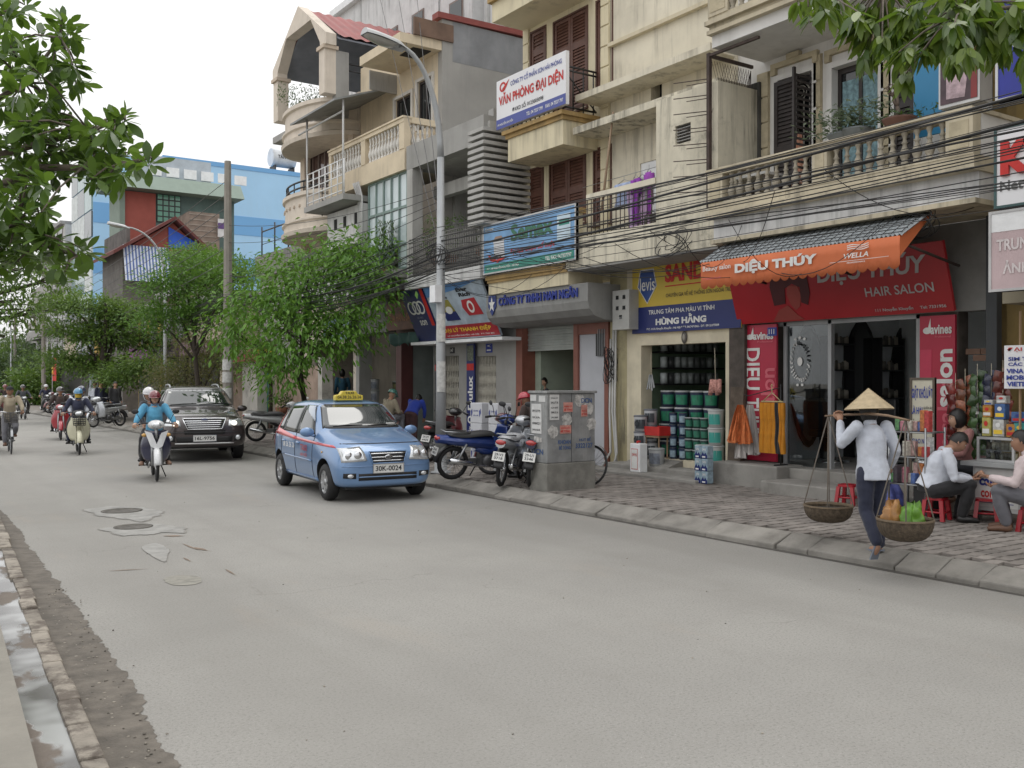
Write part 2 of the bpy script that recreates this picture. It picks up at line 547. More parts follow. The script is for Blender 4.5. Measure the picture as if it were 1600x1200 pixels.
# right kerb: sloping stones with a dark gutter line
q = MB(); q.poly([(RK-0.07,-2,0.004),(RK+0.03,-2,0.004),(RK+0.03,90,0.004),(RK-0.07,90,0.004)])
def gut_mat():
    m = bpy.data.materials.new('gutter_dark'); m.use_nodes = True  # near-black to brownish mottling for the strip at the kerb foot
    N = NT(m); b = N.n['Principled BSDF']; v = N.new('ShaderNodeNewGeometry').outputs['Position']
    N.val(b.inputs['Base Color'], N.mix(N.noise(v,7,6,.7),(0.018,0.017,0.015),(0.13,0.12,0.105))); b.inputs['Roughness'].default_value = 0.85
    return m
tag(q.build('gutter', gut_mat()), kind='structure')
rk = tag(link('right_kerb', None), kind='structure')
yy = 2.6; first = {}
PZ = 0.15                                   # pavement level
while yy < 62:
    ln = rnd.choice((0.8,1.0,1.0,0.42)) if yy < 22 else 1.4
    a, b = yy + 0.006, yy + ln - 0.006
    dz = uni(-0.012,0.012); dx = uni(-0.015,0.015)
    q = MB()
    q.prism([(RK+dx, a,-0.02),(RK+0.34, a,-0.02),(RK+0.34, a, PZ+0.004),(RK+0.26, a, PZ+0.002),(RK+0.05+dx, a,0.07+dz),(RK+dx, a,0.055+dz)][::-1],(uni(-.01,.01), b-a,0))
    o = q.build('kerb_stone', CONC, rk)
    if yy < 24: bevel(o,0.014,2)
    yy += ln

# right pavement: bed + pavers
PX0, PX1 = RK + 0.345,13.2
q = MB(); q.box(PX0,-2,-0.01, PX1,90, PZ - 0.022)
pav = tag(q.build('pavement', mat('paver_bed',(0.095,0.085,0.075),0.95, world=True)), kind='structure')
PAV = mat('interlocking_paver',(0.240,0.217,0.197),0.88, var=0.3, vscale=1.2, grime=0.45, scol=(0.13,0.12,0.11), bump=0.4, bscale=50, objrnd=0.13, world=True)
PAVS = mat('interlocking_paver_far',(0.240,0.217,0.197),0.88, var=0.3, vscale=1.2, grime=0.45, scol=(0.13,0.12,0.11), bump=0.4, bscale=50, island=0.13, world=True)
def paver(q, cx, cy, zt, tw):
    l, w = 0.122,0.076       # long across the street
    pts = [(-l,-w*.55),(-l*.55,-w),(l*.45,-w*.8),(l,-w*1.0),(l, w*.55),(l*.5, w),(-l*.5, w*.8),(-l, w)]
    c_, s_ = cos(tw), sin(tw)
    p3 = [(cx+x*.955*c_-y*.93*s_, cy+x*.955*s_+y*.93*c_, PZ-0.05) for x, y in pts]
    q.prism(p3,(0,0, zt - PZ + 0.05 + 0.0))
cells = []
i = 0; y_ = 3.2
while y_ < 34:
    x_ = PX0 + (0.13 if i % 2 else 0.0) + 0.0
    while x_ < 11.95:
        cells.append((x_ + 0.122, y_)); x_ += 0.245
    y_ += 0.152; i += 1
def vis_key(c):
    d = Vector((c[0], c[1], PZ-CAMZ)); dep = d.dot(FW); px = 800+FPX*d.dot(RT)/dep
    inside = (900 < px < 1610)
    return (0 if inside else 1, dep)
cells.sort(key=vis_key)
bulk = MB()
for k,(cx, cy) in enumerate(cells):
    zt = PZ + 0.006 * mnoise.noise((cx * 1.1, cy * 1.1,0)) + uni(-0.004,0.004)
    tw = uni(-.03,.03)
    if k < 300:
        q = MB(); paver(q,0,0, zt, tw)
        link('paver', q.mesh('paver', PAV), pav,(cx, cy,0))
    elif cy < 26 or k < 2500: paver(bulk, cx, cy, zt, tw)
o = bulk.build('paver', PAVS, pav); o['kind'] = 'stuff'
q = MB(); q.box(PX0,26, PZ - 0.022, PX1,90, PZ - 0.004)
tag(q.build('far_pavement', mat('far_pavement',(0.24,0.215,0.19),0.9, grime=0.4, world=True)), kind='structure')

# worn pale repair patches with manholes
PATCH = mat('pale_cement_patch',(0.285,0.28,0.265),0.85, var=0.25, vscale=5, grime=0.5, scol=(0.24,0.225,0.2), bump=0.3, world=True)
PEDGE = mat('patch_edge',(0.235,0.222,0.203),0.9, var=0.4, vscale=9, world=True)
HOLE = mat('dark_manhole',(0.10,0.092,0.08),0.8, var=0.5, vscale=12, world=True)
def patch(px, py, pts, hole=None):
    c = onZ(px, py); q = MB()
    P = [onZ(px + a, py + b) for a, b in pts]
    # refine + roughen the outline
    out = []
    for i, p in enumerate(P):
        n = P[(i + 1) % len(P)]
        pp, nn = P[i - 1], P[(i + 2) % len(P)]
        for t in range(10):
            u = t / 10.0
            k = 0.5*((2*p)+(n-pp)*u+(2*pp-5*p+4*n-nn)*u*u+(3*p-pp-3*n+nn)*u ** 3)
            d = (k-c); k = c+d*(1+0.16*mnoise.noise(k*4.0)+0.10*mnoise.noise(k*13.0)); out.append(k)
    root = tag(link('road_patch', None, None,(c.x, c.y,0)), kind='structure'); LOC[root.name] = Vector((c.x, c.y,0))
    q.poly([(c.x+(p.x-c.x)*1.05, c.y+(p.y-c.y)*1.05,0.0035) for p in out]); q.build('patch_edge', PEDGE, root, True)
    q = MB(); q.poly([(p.x, p.y,0.0065) for p in out]); q.build('cement', PATCH, root, True)
    if hole:
        hx, hy, ra = hole; h = onZ(hx, hy); q = MB()
        q.lathe([(ra,0.008),(ra,0.014),(ra*.86,0.014),(ra*.84,0.010),(0.001,0.010)],20, h)
        q.build('manhole_cover', HOLE, root, True)
patch(198,800, [(-62,-3),(-30,-8),(20,-7),(55,0),(42,8),(20,14),(-12,10),(-45,6)],(190,799,0.27))
patch(222,828, [(-62,0),(-35,-7),(10,-10),(60,-4),(70,5),(32,5),(15,8),(-30,9)],(208,824,0.23))
patch(243,864, [(-22,-8),(-2,-14),(18,-8),(20,2),(16,15),(-2,8)])
q = MB(); c = onZ(286,907)
q.poly([(c.x+0.16*cos(t)*(1+.3*mnoise.noise((cos(t)*2, sin(t)*2,5))), c.y+0.25*sin(t),0.004) for t in [2*PI*i/24 for i in range(24)]])
tag(q.build('damp_stain', mat('damp_stain',(0.24,0.23,0.2),0.8, var=0.3, vscale=9)), kind='structure')
SMEAR = mat('brown_smear',(0.22,0.165,0.125),0.9, var=0.3, vscale=8, world=True)
for (xa, ya, xb, yb, w_) in ((255,838,300,838,9),(285,850,318,864,3),(303,856,332,863,7),(286,872,302,880,3),(352,890,372,902,3),(168,893,255,888,3)):
    a, b = onZ(xa, ya), onZ(xb, yb); d = (b-a); n = Vector((-d.y, d.x,0)).normalized()*(w_*a.length/FPX/1.0)
    q = MB(); pts = []
    for i in range(9):
        t = i/8; k = sin(PI*min(1, t*1.3+.05))*(1+.5*mnoise.noise((t*7, xa,0)))
        pts.append((a + d * t, n * max(0.05, k) * .6))
    q.poly([p+m_+Vector((0,0,.005)) for p, m_ in pts]+[p-m_+Vector((0,0,.005)) for p, m_ in reversed(pts)])
    tag(q.build('mud_smear', SMEAR), kind='structure')
# ================================================================== the row of shop-houses on the right: helpers
XF = 12.0                                   # building line
def RX(pl, pt, pr, pb, X):
    a, b = onX(pl, pt, X), onX(pr, pb, X)
    return (min(a.y, b.y), max(a.y, b.y), min(a.z, b.z), max(a.z, b.z))
def wall_open(q, X0, X1, Y0, Y1, Z0, Z1, ops=()):
    zs = sorted({Z0, Z1} | {z for o in ops for z in o[2:4] if Z0 < z < Z1})
    for za, zb in zip(zs, zs[1:]):
        cut = sorted((max(Y0, o[0]), min(Y1, o[1])) for o in ops if o[2] <= za+1e-6 and o[3] >= zb-1e-6)
        y = Y0
        for a, b in cut:
            if a > y + 1e-4: q.box(X0, y, za, X1, a, zb)
            y = max(y, b)
        if y < Y1 - 1e-4: q.box(X0, y, za, X1, Y1, zb)
def bpart(root, name, m, *boxes, bev=0):
    q = MB()
    for b in boxes: q.box(*b)
    o = q.build(name, m, root, True)
    if bev: bevel(o, bev,2)
    return o
def house(label, cat, Yc, name='shop_house'):
    return thing(name, label, cat,(XF, Yc,0.15))
def shutter_leaf(parent, X, y0, y1, z0, z1, m, split=1, name='shutter', th=0.045):
    """louvred leaf in the plane X (front at X)"""
    q = MB(); fw = min(0.07,(y1 - y0) * .16)
    q.box(X, y0, z0, X + th, y0 + fw, z1); q.box(X, y1 - fw, z0, X + th, y1, z1)
    H = (z1 - z0) / split
    for k in range(split):
        a, b = z0 + k * H, z0 + (k + 1) * H
        q.box(X + .001, y0 + fw, a, X + th - .001, y1 - fw, a + fw)
        q.box(X + .001, y0 + fw, b - fw, X + th - .001, y1 - fw, b)
        n = max(3, int((b - a - 2 * fw) / 0.062)); st = (b - a - 2 * fw) / n
        for i in range(n):
            z = a + fw + i * st
            q.prism([(X+0.006, y0+fw, z+.004),(X+.018, y0+fw, z+.004),(X+th-.006, y0+fw, z+st*.95),(X+th-.018, y0+fw, z+st*.95)],(0, y1-y0-2*fw,0))
        q.box(X + th - .006, y0 + fw, a + fw, X + th - .003, y1 - fw, b - fw)
    return q.build(name, m, parent, True)
def fsign(name, label, pl, pr, X, z0, z1, m, th=0.06, tilt=0.0, cat='sign', group=None, fm=None, panel='panel'):
    yl, yr = YX(pl, X), YX(pr, X)
    root = thing(name, label, cat,(X,(yl + yr) / 2, z0),0, group)
    V = Vector((-tilt,0, z1 - z0)); h = V.length
    B = Board(root,(X, yl, z0),(0,-1,0), V, yl - yr, h)
    q = MB(); q.prism([B.P(0,0,-th), B.P(1,0,-th), B.P(1,1,-th), B.P(0,1,-th)], B.N*th)
    q.build(panel, m, root, True)
    if fm is not None:
        q = MB(); e = 0.03
        for a0, b0, a1, b1 in ((0,0,1, e/h),(0,1-e/h,1,1),(0, e/h, e/B.w,1-e/h),(1-e/B.w, e/h,1,1-e/h)):
            q.prism([B.P(a0, b0,-th-.004), B.P(a1, b0,-th-.004), B.P(a1, b1,-th-.004), B.P(a0, b1,-th-.004)], B.N*(th+.016))
        q.build('frame', fm, root, True)
    return B
BALM = None
def balustrade(root, X, Y0, Y1, z0, z1, m, mb, n, gaps=(), name='balustrade', posts=(), pm=None, axis='Y'):
    """rail + plinth + single balusters (sub-parts) along the street"""
    q = MB(); H = z1 - z0
    q.box(X-.085, Y0, z1-H*.17, X+.11, Y1, z1-H*.05); q.box(X-.115, Y0-.012, z1-H*.05, X+.13, Y1+.012, z1)
    q.box(X - .06, Y0, z0, X + .08, Y1, z0 + H * .08)
    for p0, p1 in posts: q.box(X-.075, p0, z0+H*.08, X+.095, p1, z1-H*.17)
    o = q.build(name, m, root, True)
    if pm:
        q = MB()
        for p0, p1 in posts: q = MB(); q.box(X-.083, p0+.05, z0+H*.16, X-.076, p1-.05, z1-H*.25); q.build('post_panel', pm, o, True)
    h = H * .75
    key = ('bal', round(h,3))
    if key not in FONTCACHE:
        q = MB(); r = 0.062
        pr = [(r*.75,0),(r*.75,.07),(r*.45,.10),(r*.8,.20),(r*1.05,.30),(r*.85,.42),(r*.45,.55),(r*.42,.62),(r*.68,.66),(r*.42,.70),(r*.36,.80),(r*.55,.88),(r*.7,.93),(r*.7,1.0)]
        q.lathe([(a, b * h) for a, b in pr],10)
        FONTCACHE[key] = q.mesh('baluster', mb)
    lo = LOC[root.name]
    for i in range(n):
        y = Y0 + (Y1 - Y0) * (i + .5) / n
        if any(a - .03 < y < b + .03 for a, b in posts): continue
        link('baluster', FONTCACHE[key], o, Vector((X, y, z0 + H * .08)) - lo)
    return o

CREAM = mat('cream_plaster',(0.58,0.515,0.375),0.85, var=0.16, vscale=1.2, streak=0.75, grime=0.35, scol=(0.17,0.15,0.115), bump=0.12)
CREAMW = mat('faded_cream_plaster',(0.67,0.62,0.50),0.85, var=0.14, vscale=1.0, streak=0.55, grime=0.25, scol=(0.16,0.14,0.11), bump=0.12)
MOULD = mat('mouldy_cream_plaster',(0.62,0.575,0.46),0.9, var=0.15, vscale=1.5, streak=0.7, grime=0.8, scol=(0.03,0.03,0.027), bump=0.2)
OCHRE = mat('ochre_moulding',(0.40,0.27,0.11),0.8, var=0.2, streak=0.4)
BROWN = mat('brown_shutter_wood',(0.115,0.05,0.034),0.55, var=0.25, vscale=6)
DKSH = mat('dark_shutter_wood',(0.035,0.028,0.027),0.55, var=0.25, vscale=6)
WHW = mat('white_plaster',(0.66,0.65,0.63),0.85, var=0.08, streak=0.25, grime=0.1, scol=(0.3,0.28,0.25))
BEIGE = mat('beige_stucco',(0.46,0.40,0.28),0.9, var=0.2, vscale=5, bump=0.4, bscale=30, grime=0.25, scol=(0.2,0.18,0.14))
BALST = mat('weathered_baluster',(0.34,0.305,0.24),0.85, var=0.25, vscale=6, grime=0.4, scol=(0.13,0.115,0.09), objrnd=0.12)
RAILST = mat('weathered_ochre_rail',(0.52,0.46,0.34),0.85, var=0.2, vscale=2, streak=0.6, grime=0.35, scol=(0.10,0.09,0.075))
GREYC = mat('grey_cement_render',(0.33,0.325,0.31),0.9, var=0.16, vscale=0.9, streak=0.4, grime=0.3, scol=(0.19,0.185,0.175), bump=0.15)
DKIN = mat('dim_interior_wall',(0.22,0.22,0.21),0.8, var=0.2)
DKWALL = mat('black_moulded_wall',(0.085,0.082,0.076),0.95, var=0.4, vscale=2, streak=1.0, grime=0.9, scol=(0.03,0.03,0.028))
WINDK = glass('dark_window_glass',(0.015,0.018,0.02),0.06)
IRON = mat('rusty_iron',(0.06,0.04,0.033),0.75, var=0.4, vscale=9)
BLKIRON = mat('black_iron',(0.02,0.02,0.021),0.5, var=0.2)
PIPEW = mat('grey_pipe',(0.5,0.5,0.49),0.6)

# ------------------------------------------------------------------ hair-salon house
h1 = house('three storey house with stone balustrade balcony above the red hair salon front', 'house',8.8)
Y0, Y1 = 6.75,10.75
# first floor wall with three openings
w1 = RX(1217,128,1270,240,12.1); w2 = RX(1302,108,1374,222,12.1); w3 = RX(1400,92,1430,200,12.1)
ZF = 4.30
ops = [(w1[0], w1[1], ZF, w1[3]),(w2[0], w2[1], ZF, w2[3]),(w3[0], w3[1], ZF, w3[3])]
q = MB(); wall_open(q,12.1,12.35, Y0,11.0, ZF,11.0, ops); q.build('wall', WHW, h1, True)
# rusticated beige pilasters between the openings
def pilaster(root, y0, y1, z0, z1, X, m, rows=6, name='pilaster', th=.05):
    p = MB(); p.box(X-th*.5, y0, z0, X-.002, y1, z1); o = p.build(name, m, root, True)
    for i in range(rows):
        a = z0 + (z1 - z0) * i / rows; b = z0 + (z1 - z0) * (i + 1) / rows
        p = MB(); p.box(X-th, y0+.01, a+.012, X-th*.5-.001, y1-.01, b-.012); bevel(p.build('block', m, o, True),.008,1)
for pl, pr in ((1184,1203),(1272,1285),(1377,1396)):
    a, b = YX(pr,12.1), YX(pl,12.1); pilaster(h1, a, b, ZF,6.75,12.1, BEIGE)
# window one: half open louvred leaves, iron grille, curtain
def surround(root, w, X, m=WHW, t=.09, p=.05):
    return bpart(root, 'window_surround', m,(X-p, w[0]-t, ZF, X-.001, w[0], w[3]),(X-p, w[1], ZF, X-.001, w[1]+t, w[3]),(X-p, w[0]-t, w[3], X-.001, w[1]+t, w[3]+t))
for w, nm in ((w1, 'window'),(w2, 'balcony_door'),(w3, 'window')):
    surround(h1, w,12.1)
    o = bpart(h1, nm, DKSH,(12.2, w[0], ZF,12.26, w[0]+.06, w[3]),(12.2, w[1]-.06, ZF,12.26, w[1], w[3]),(12.2, w[0]+.06, w[3]-.08,12.26, w[1]-.06, w[3]),(12.2,(w[0]+w[1])/2-.03, ZF,12.26,(w[0]+w[1])/2+.03, w[3]-.08))
    bpart(o, 'pane', WINDK,(12.225, w[0]+.06, ZF,12.235, w[1]-.06, w[3]-.08))
# ornate stucco hood above each
for w in (w1, w2):
    bpart(h1, 'stucco_hood', BEIGE,(12.03, w[0]-.12, w[3]+.20,12.098, w[1]+.12, w[3]+.28),(12.03, w[0]-.12, w[3]+.10,12.098, w[0]-.03, w[3]+.20),(12.03, w[1]+.03, w[3]+.10,12.098, w[1]+.12, w[3]+.20),(12.01,(w[0]+w[1])/2-.12, w[3]+.28,12.098,(w[0]+w[1])/2+.12, w[3]+.36))
shutter_leaf(h1,12.01, w1[1]-.42, w1[1]+.03, ZF+.02, w1[3]-.03, DKSH,2)
# near leaf stands open, square to the wall
q = MB()
for i in range(24):
    z = ZF+.1+i*(w1[3]-ZF-.16)/24; q.box(11.68, w1[0]-.004, z,12.06, w1[0]+.012, z+.035)
q.box(11.64, w1[0]-.012, ZF+.02,11.69, w1[0]+.024, w1[3]-.02); q.box(12.05, w1[0]-.012, ZF+.02,12.095, w1[0]+.024, w1[3]-.02)
q.build('shutter', DKSH, h1, True)
q = MB()
for i in range(4):
    y = w1[0]+.1+i*.11; q.tube([(12.15, y, ZF),(12.15, y, w1[3]-.35)],.011,6)
q.tube([(12.15, w1[0]+.27+.19*cos(t), w1[3]-.35+.24*sin(t)) for t in [PI*i/12 for i in range(13)]],.012,6)
for r_ in (.06,.11): q.tube([(12.15, w1[0]+.27+r_*cos(t), w1[3]-.26+r_*sin(t)) for t in [2*PI*i/12 for i in range(12)]],.009,5, closed=True)
q.build('window_grille', mat('pale_iron',(.45,.43,.38),.6), h1, True)
shutter_leaf(h1,12.04, w3[0], w3[1], ZF + .02, w3[3] - .02, DKSH,3)
# blue lace curtains behind the door glass
q = MB()
for k,(a, b) in enumerate(((w2[0]+.08, w2[0]+.5),(w2[1]-.55, w2[1]-.08))):
    q.grid(lambda u, v, a=a, b=b: (12.214+.008*sin(u*30), a+(b-a)*u, ZF+.1+(w2[3]-ZF-.3)*v),16,1)
q.build('curtain', mat('blue_lace_curtain',(.20,.32,.36),.9, var=.5, vscale=14), h1, True)
# balcony: slab with white and ochre bands, posts, rail, turned balusters
XB = 10.9; yb0, yb1 = 6.22,10.45
bpart(h1, 'balcony_slab', RAILST,(XB-.05, yb0,4.36,12.098, yb1,4.47),(XB-.10, yb0-.03,4.28,12.098, yb1+.03,4.36),(XB-.02, yb0,3.90,12.098, yb1,3.96))
bpart(h1, 'balcony_beam', mat('grimy_white_plaster',(.60,.60,.60),.85, streak=.7, scol=(.25,.25,.25)),(XB+.06, yb0,3.96,12.098, yb1,4.28))
p1, p2, p3, p4 = (yb0, yb0+.34),(YX(1297, XB), YX(1274, XB)),(yb1-.30, yb1),(YX(1296, XB)-.02, YX(1296, XB))
balustrade(h1, XB, yb0, yb1,4.47,5.02, RAILST, BALST,25, posts=[p1, p2, p3], pm=BEIGE)
bpart(h1, 'balcony_end_wall', WHW,(XB+.11, yb0,4.471,12.097, yb0+.12,4.97))
bpart(h1, 'balcony_end_rail', RAILST,(XB+.13, yb0-.03,4.971,12.097, yb0+.16,5.02))
# upper balcony
bpart(h1, 'upper_balcony_slab', WHW,(XB + .02, yb0,6.92,12.098, yb1,7.10))
bpart(h1, 'upper_balcony_edge', RAILST,(XB-.08, yb0-.02,7.10,12.098, yb1+.02,7.16),(XB-.04, yb0,7.16,12.098, yb1,7.23),(XB-.12, yb0-.03,7.23,12.098, yb1+.03,7.30))
balustrade(h1, XB, yb0, yb1,7.30,8.05, RAILST, BALST,24, posts=[(yb0, yb0+.34),(yb1-.40, yb1)], pm=BEIGE)
# ground floor: shell of the salon
SZ = 0.47                                    # salon floor
LILAC = mat('salon_wall_paint',(0.74,0.78,0.80),0.7, var=0.1)
bpart(h1, 'salon_floor', mat('salon_tile',(.45,.43,.41),.35),(12.1, Y0,.0,16.2, Y1, SZ))
bpart(h1, 'salon_back_wall', LILAC,(16.0, Y0, SZ + .002,16.2, Y1,3.9))
bpart(h1, 'salon_side_wall', LILAC,(12.36, Y1-.15, SZ+.002,15.998, Y1,3.9))
bpart(h1, 'salon_side_wall', LILAC,(12.36, Y0, SZ+.002,15.998, Y0+.15,3.9))
bpart(h1, 'salon_ceiling', WHW,(12.36, Y0 + .151,3.1,15.998, Y1 - .151,3.2))
bpart(h1, 'front_lintel', DKIN,(12.1, Y0,2.72,12.35, Y1,3.899))
# columns either side
bpart(h1, 'column', mat('dark_brown_stone',(.085,.07,.06),.8, var=.4, vscale=5),(11.95,10.72,.15,12.35,11.05,2.75))
bpart(h1, 'column', mat('dark_brown_stone',(.085,.07,.06),.8),(12.1, YX(1497,12.1),.15,12.34, YX(1437,12.1),2.72))
bpart(h1, 'column', mat('dark_brown_stone',(.085,.07,.06),.8),(12.101, YX(1212,12.1),.15,12.34,10.72,2.719))
# shop front: aluminium frame, sliding glass
gy0, gy1 = YX(1437,12.1), YX(1212,12.1)
fr = MB()
for y in (gy1-.18, gy1-1.02, gy0+.02): fr.box(12.14, y, SZ,12.22, y+.06,2.72)
fr.box(12.14, gy0,2.66,12.22, gy1,2.719)
fo = fr.build('shopfront_frame', mat('grey_aluminium',(.36,.37,.38),.5, metal=.3), h1, True)
gm = bpy.data.materials.new('clear_glass'); gm.use_nodes = True
_b = NT(gm); _p = _b.n['Principled BSDF']; _t = _b.new('ShaderNodeBsdfTransparent'); _g = _b.new('ShaderNodeBsdfGlossy'); _g.inputs['Roughness'].default_value = .02
_f = _b.new('ShaderNodeFresnel'); _f.inputs['IOR'].default_value = 1.5; _m = _b.new('ShaderNodeMixShader'); _b.l.new(_f.outputs[0], _m.inputs[0]); _t.inputs[0].default_value = (.86,.89,.9,1)
_b.l.new(_t.outputs[0], _m.inputs[1]); _b.l.new(_g.outputs[0], _m.inputs[2]); _b.l.new(_m.outputs[0], _b.n['Material Output'].inputs['Surface'])
CLEAR = gm
bpart(fo, 'pane', CLEAR,(12.175, gy1 - .96, SZ,12.183, gy1 - .18,2.66))
# etched wreath emblem on the glass
yc = gy1 - .42
B = Board(h1,(12.168, yc + .22,1.75),(0,-1,0),(0,0,1),.44,.7)
e = MB()
for i in range(34):
    t = 2 * PI * i / 26; a, b = .5 + .36 * cos(t),.5 + .42 * sin(t)
    for k in range(3): e.poly([B.P(a+.05*cos(t+k)+.028*cos(s_), b+.035*sin(t*3+k)+.02*sin(s_),.004) for s_ in [2*PI*j/6 for j in range(6)]])
e.poly([B.P(.5+.11*cos(s_),.5+.10*sin(s_),.004) for s_ in [2*PI*j/12 for j in range(12)]])
for a, b in ((.3,1.0),(.5,1.03),(.7,1.0),(.4,-.02),(.6,-.02)): e.poly([B.P(a+.06*cos(s_), b+.03*sin(s_),.004) for s_ in [2*PI*j/8 for j in range(8)]])
e.build('etched_emblem', INKW, h1, True, fix=False)
# concrete steps
bpart(h1, 'step', CONCP,(11.48,9.66,.13,12.099,10.98,.50), bev=.02)
bpart(h1, 'step', CONCP,(11.75,6.8,.13,12.099,9.655,.475), bev=.015)
bpart(h1, 'step', CONCP,(11.10,6.8,.13,11.748,9.652,.32), bev=.02)

# things inside the salon
MIRR = mat('dark_mirror',(.02,.021,.023),.05, var=0, spec=.9)
YS = 10.585
def XS(px): return onY(px,600, YS).x
def salon_mirror(px, z, w, h, label):
    t = thing('salon_mirror', label, 'mirror',(XS(px), YS, z-h/2), PI/2, 'mirrors on the salon wall')
    q = MB(); n = 20
    def sh(k): return [(0, w*k*math.copysign(abs(cos(a)) ** 1.25, cos(a)), h/2+h/2*k*sin(a)) for a in [2*PI*i/n for i in range(n)]]
    q.prism([(-.03, b, c) for _, b, c in sh(1)],(.04,0,0)); q.build('frame', BLKIRON, t)
    q = MB(); q.poly([(-.034, b, c) for _, b, c in sh(.9)]); q.build('mirror_glass', MIRR, t)
salon_mirror(1262,1.72,.44,2.1, 'tall pointed dark mirror nearest the paint shop in the salon')
salon_mirror(1345,1.75,.52,2.3, 'tall pointed dark mirror in the middle of the salon wall')
salon_mirror(1415,1.75,.5,2.3, 'tall pointed dark mirror behind the laundry price board')
for k,(pa, pb, lab) in enumerate(((1282,1318, 'glass shelf unit with small bottles beside the first salon mirror'),(1362,1395, 'glass shelf unit with small bottles right of the middle salon mirror'))):
    ya, yb = XS(pa), XS(pb)
    t = thing('shelf_unit', lab, 'shelf',((ya+yb)/2, YS-.22, SZ), PI/2, 'bottle shelves in the salon'); w_ = (yb-ya)/2
    for zz in (.5,1.0,1.5,1.95):
        q = MB(); q.box(0,-w_, zz,.22, w_, zz+.025); q.build('shelf', DARKP, t)
        q = MB()
        for i in range(9):
            y = -w_ + .08 + i * (2 * w_ - .16) / 8; hh = uni(.08,.17)
            q.tube([(.09, y, zz+.025),(.09, y, zz+.025+hh),(.09, y, zz+.04+hh)], [.028,.026,.01],7)
        q.build('bottle_row', mat('salon_bottles',(.36,.33,.28),.4, island=.7), t)
    q = MB(); q.box(0,-w_-.03,0,.22,-w_,2.1); q.box(0, w_,0,.22, w_+.03,2.1); q.build('upright', DARKP, t)
def salon_chair(x, y, lab):
    t = thing('salon_chair', lab, 'chair',(x, y, SZ),0, 'black styling chairs in the salon')
    q = MB(); q.lathe([(.001,0),(.28,0),(.28,.04),(.05,.07),(.04,.42),(.001,.42)],14); q.build('base', CHROME, t)
    q = MB(); q.box(-.27,-.27,.42,.27,.27,.54); bevel(q.build('seat', DARKP, t),.03)
    q = MB(); q.box(-.30,-.26,.54,-.2,.26,1.05); bevel(q.build('backrest', DARKP, t),.03)
    for s_ in (-.3,.26):
        q = MB(); q.box(-.2, s_,.54,.2, s_+.05,.72); q.build('armrest', DARKP, t)
salon_chair(13.7,9.2, 'black styling chair at the middle of the salon floor'); salon_chair(13.1,9.9, 'black styling chair nearest the glass door of the salon')
t = thing('reception_counter', 'low dark counter inside the salon behind the yoke carrier', 'counter',(13.6,7.9, SZ))
q = MB(); q.box(-.25,-.6,0,.25,.6,.85); q.build('body', mat('black_lacquer',(.02,.02,.022),.2), t)
q = MB(); q.box(-.3,-.65,.851,.3,.65,.89); q.build('top', CHROME, t)

# ------------------------------------------------------------------ plain cream house (paint shop below)
h2 = house('plain cream house with two ledges and a mouldy slab above the paint shop', 'house',12.5)
Y0, Y1 = 10.85,14.12
d1 = RX(1000,256,1026,345,12.0); v1 = RX(1017,128,1034,157,12.0); v0 = RX(1107,88,1135,130,12.0)
q = MB(); wall_open(q,12.0,12.3,11.001, Y1,4.35,13, [(d1[0], d1[1],4.35, d1[3]), v1]); q.build('wall', CREAMW, h2, True)
q = MB(); wall_open(q,12.001,12.099,10.46,10.999,4.35,6.6, [(10.62,10.95,6.05,6.5)]); q.build('stained_wall', DKWALL, h2, True)
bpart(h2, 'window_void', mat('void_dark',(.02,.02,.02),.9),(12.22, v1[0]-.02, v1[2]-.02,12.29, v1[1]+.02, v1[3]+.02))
dd = bpart(h2, 'louvre_door', WHITEP,(12.02, d1[0],4.35,12.06, d1[1], d1[3]))
q = MB()
for i in range(12): q.box(12.005, d1[0]+.1, d1[3]-.3-i*.045,12.018, d1[1]-.15, d1[3]-.285-i*.045+.012)
q.build('louvres', DARKP, dd, True)
# ledges
za = onX(950,140,11.45).z; zb = onX(957,190,11.35).z
bpart(h2, 'ledge', CREAMW,(11.4,10.95, za-.02,11.998,14.45, za+.10)); bpart(h2, 'ledge', MOULD,(11.3,10.70, zb-.02,11.997,14.40, zb+.11))
bpart(h2, 'string_course', CREAM,(11.9,11.0, za+1.02,11.998,14.1, za+1.09))
# projecting washroom block with vent window
vb = RX(1055,198,1079,220,11.1)
q = MB(); wall_open(q,11.1,11.25,10.5, YX(1025,11.1),4.452, zb-.021, [vb]); q.box(11.251, YX(1025,11.1)-.15,4.452,11.999, YX(1025,11.1), zb-.021); q.box(11.251,10.5,4.452,11.999,10.62, zb-.021)
q.build('washroom_block', MOULD, h2, True)
bpart(h2, 'vent_louvre', GREYC, *[(11.13, vb[0], vb[2]+i*.05,11.22, vb[1], vb[2]+i*.05+.012) for i in range(int((vb[3]-vb[2])/.05)+1)])
# balcony slab, mould-streaked
bpart(h2, 'balcony_slab', MOULD,(11.08,10.5,3.9,11.999,14.35,4.45))
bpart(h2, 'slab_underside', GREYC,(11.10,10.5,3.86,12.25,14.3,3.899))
# laundry balcony rail
q = MB(); ya, yb = YX(1025,11.15), YX(917,11.15)
q.box(11.13, ya,5.12,11.19, yb,5.22); ro = q.build('laundry_rail', CREAMW, h2, True)
q = MB()
for i in range(17):
    y = ya+(yb-ya)*i/16; q.tube([(11.16, y,4.45),(11.16, y,5.12)],.009,5)
q.tube([(11.16, ya,4.62),(11.16, yb,4.62)],.012,5); q.build('rail_bars', IRON, ro, True)
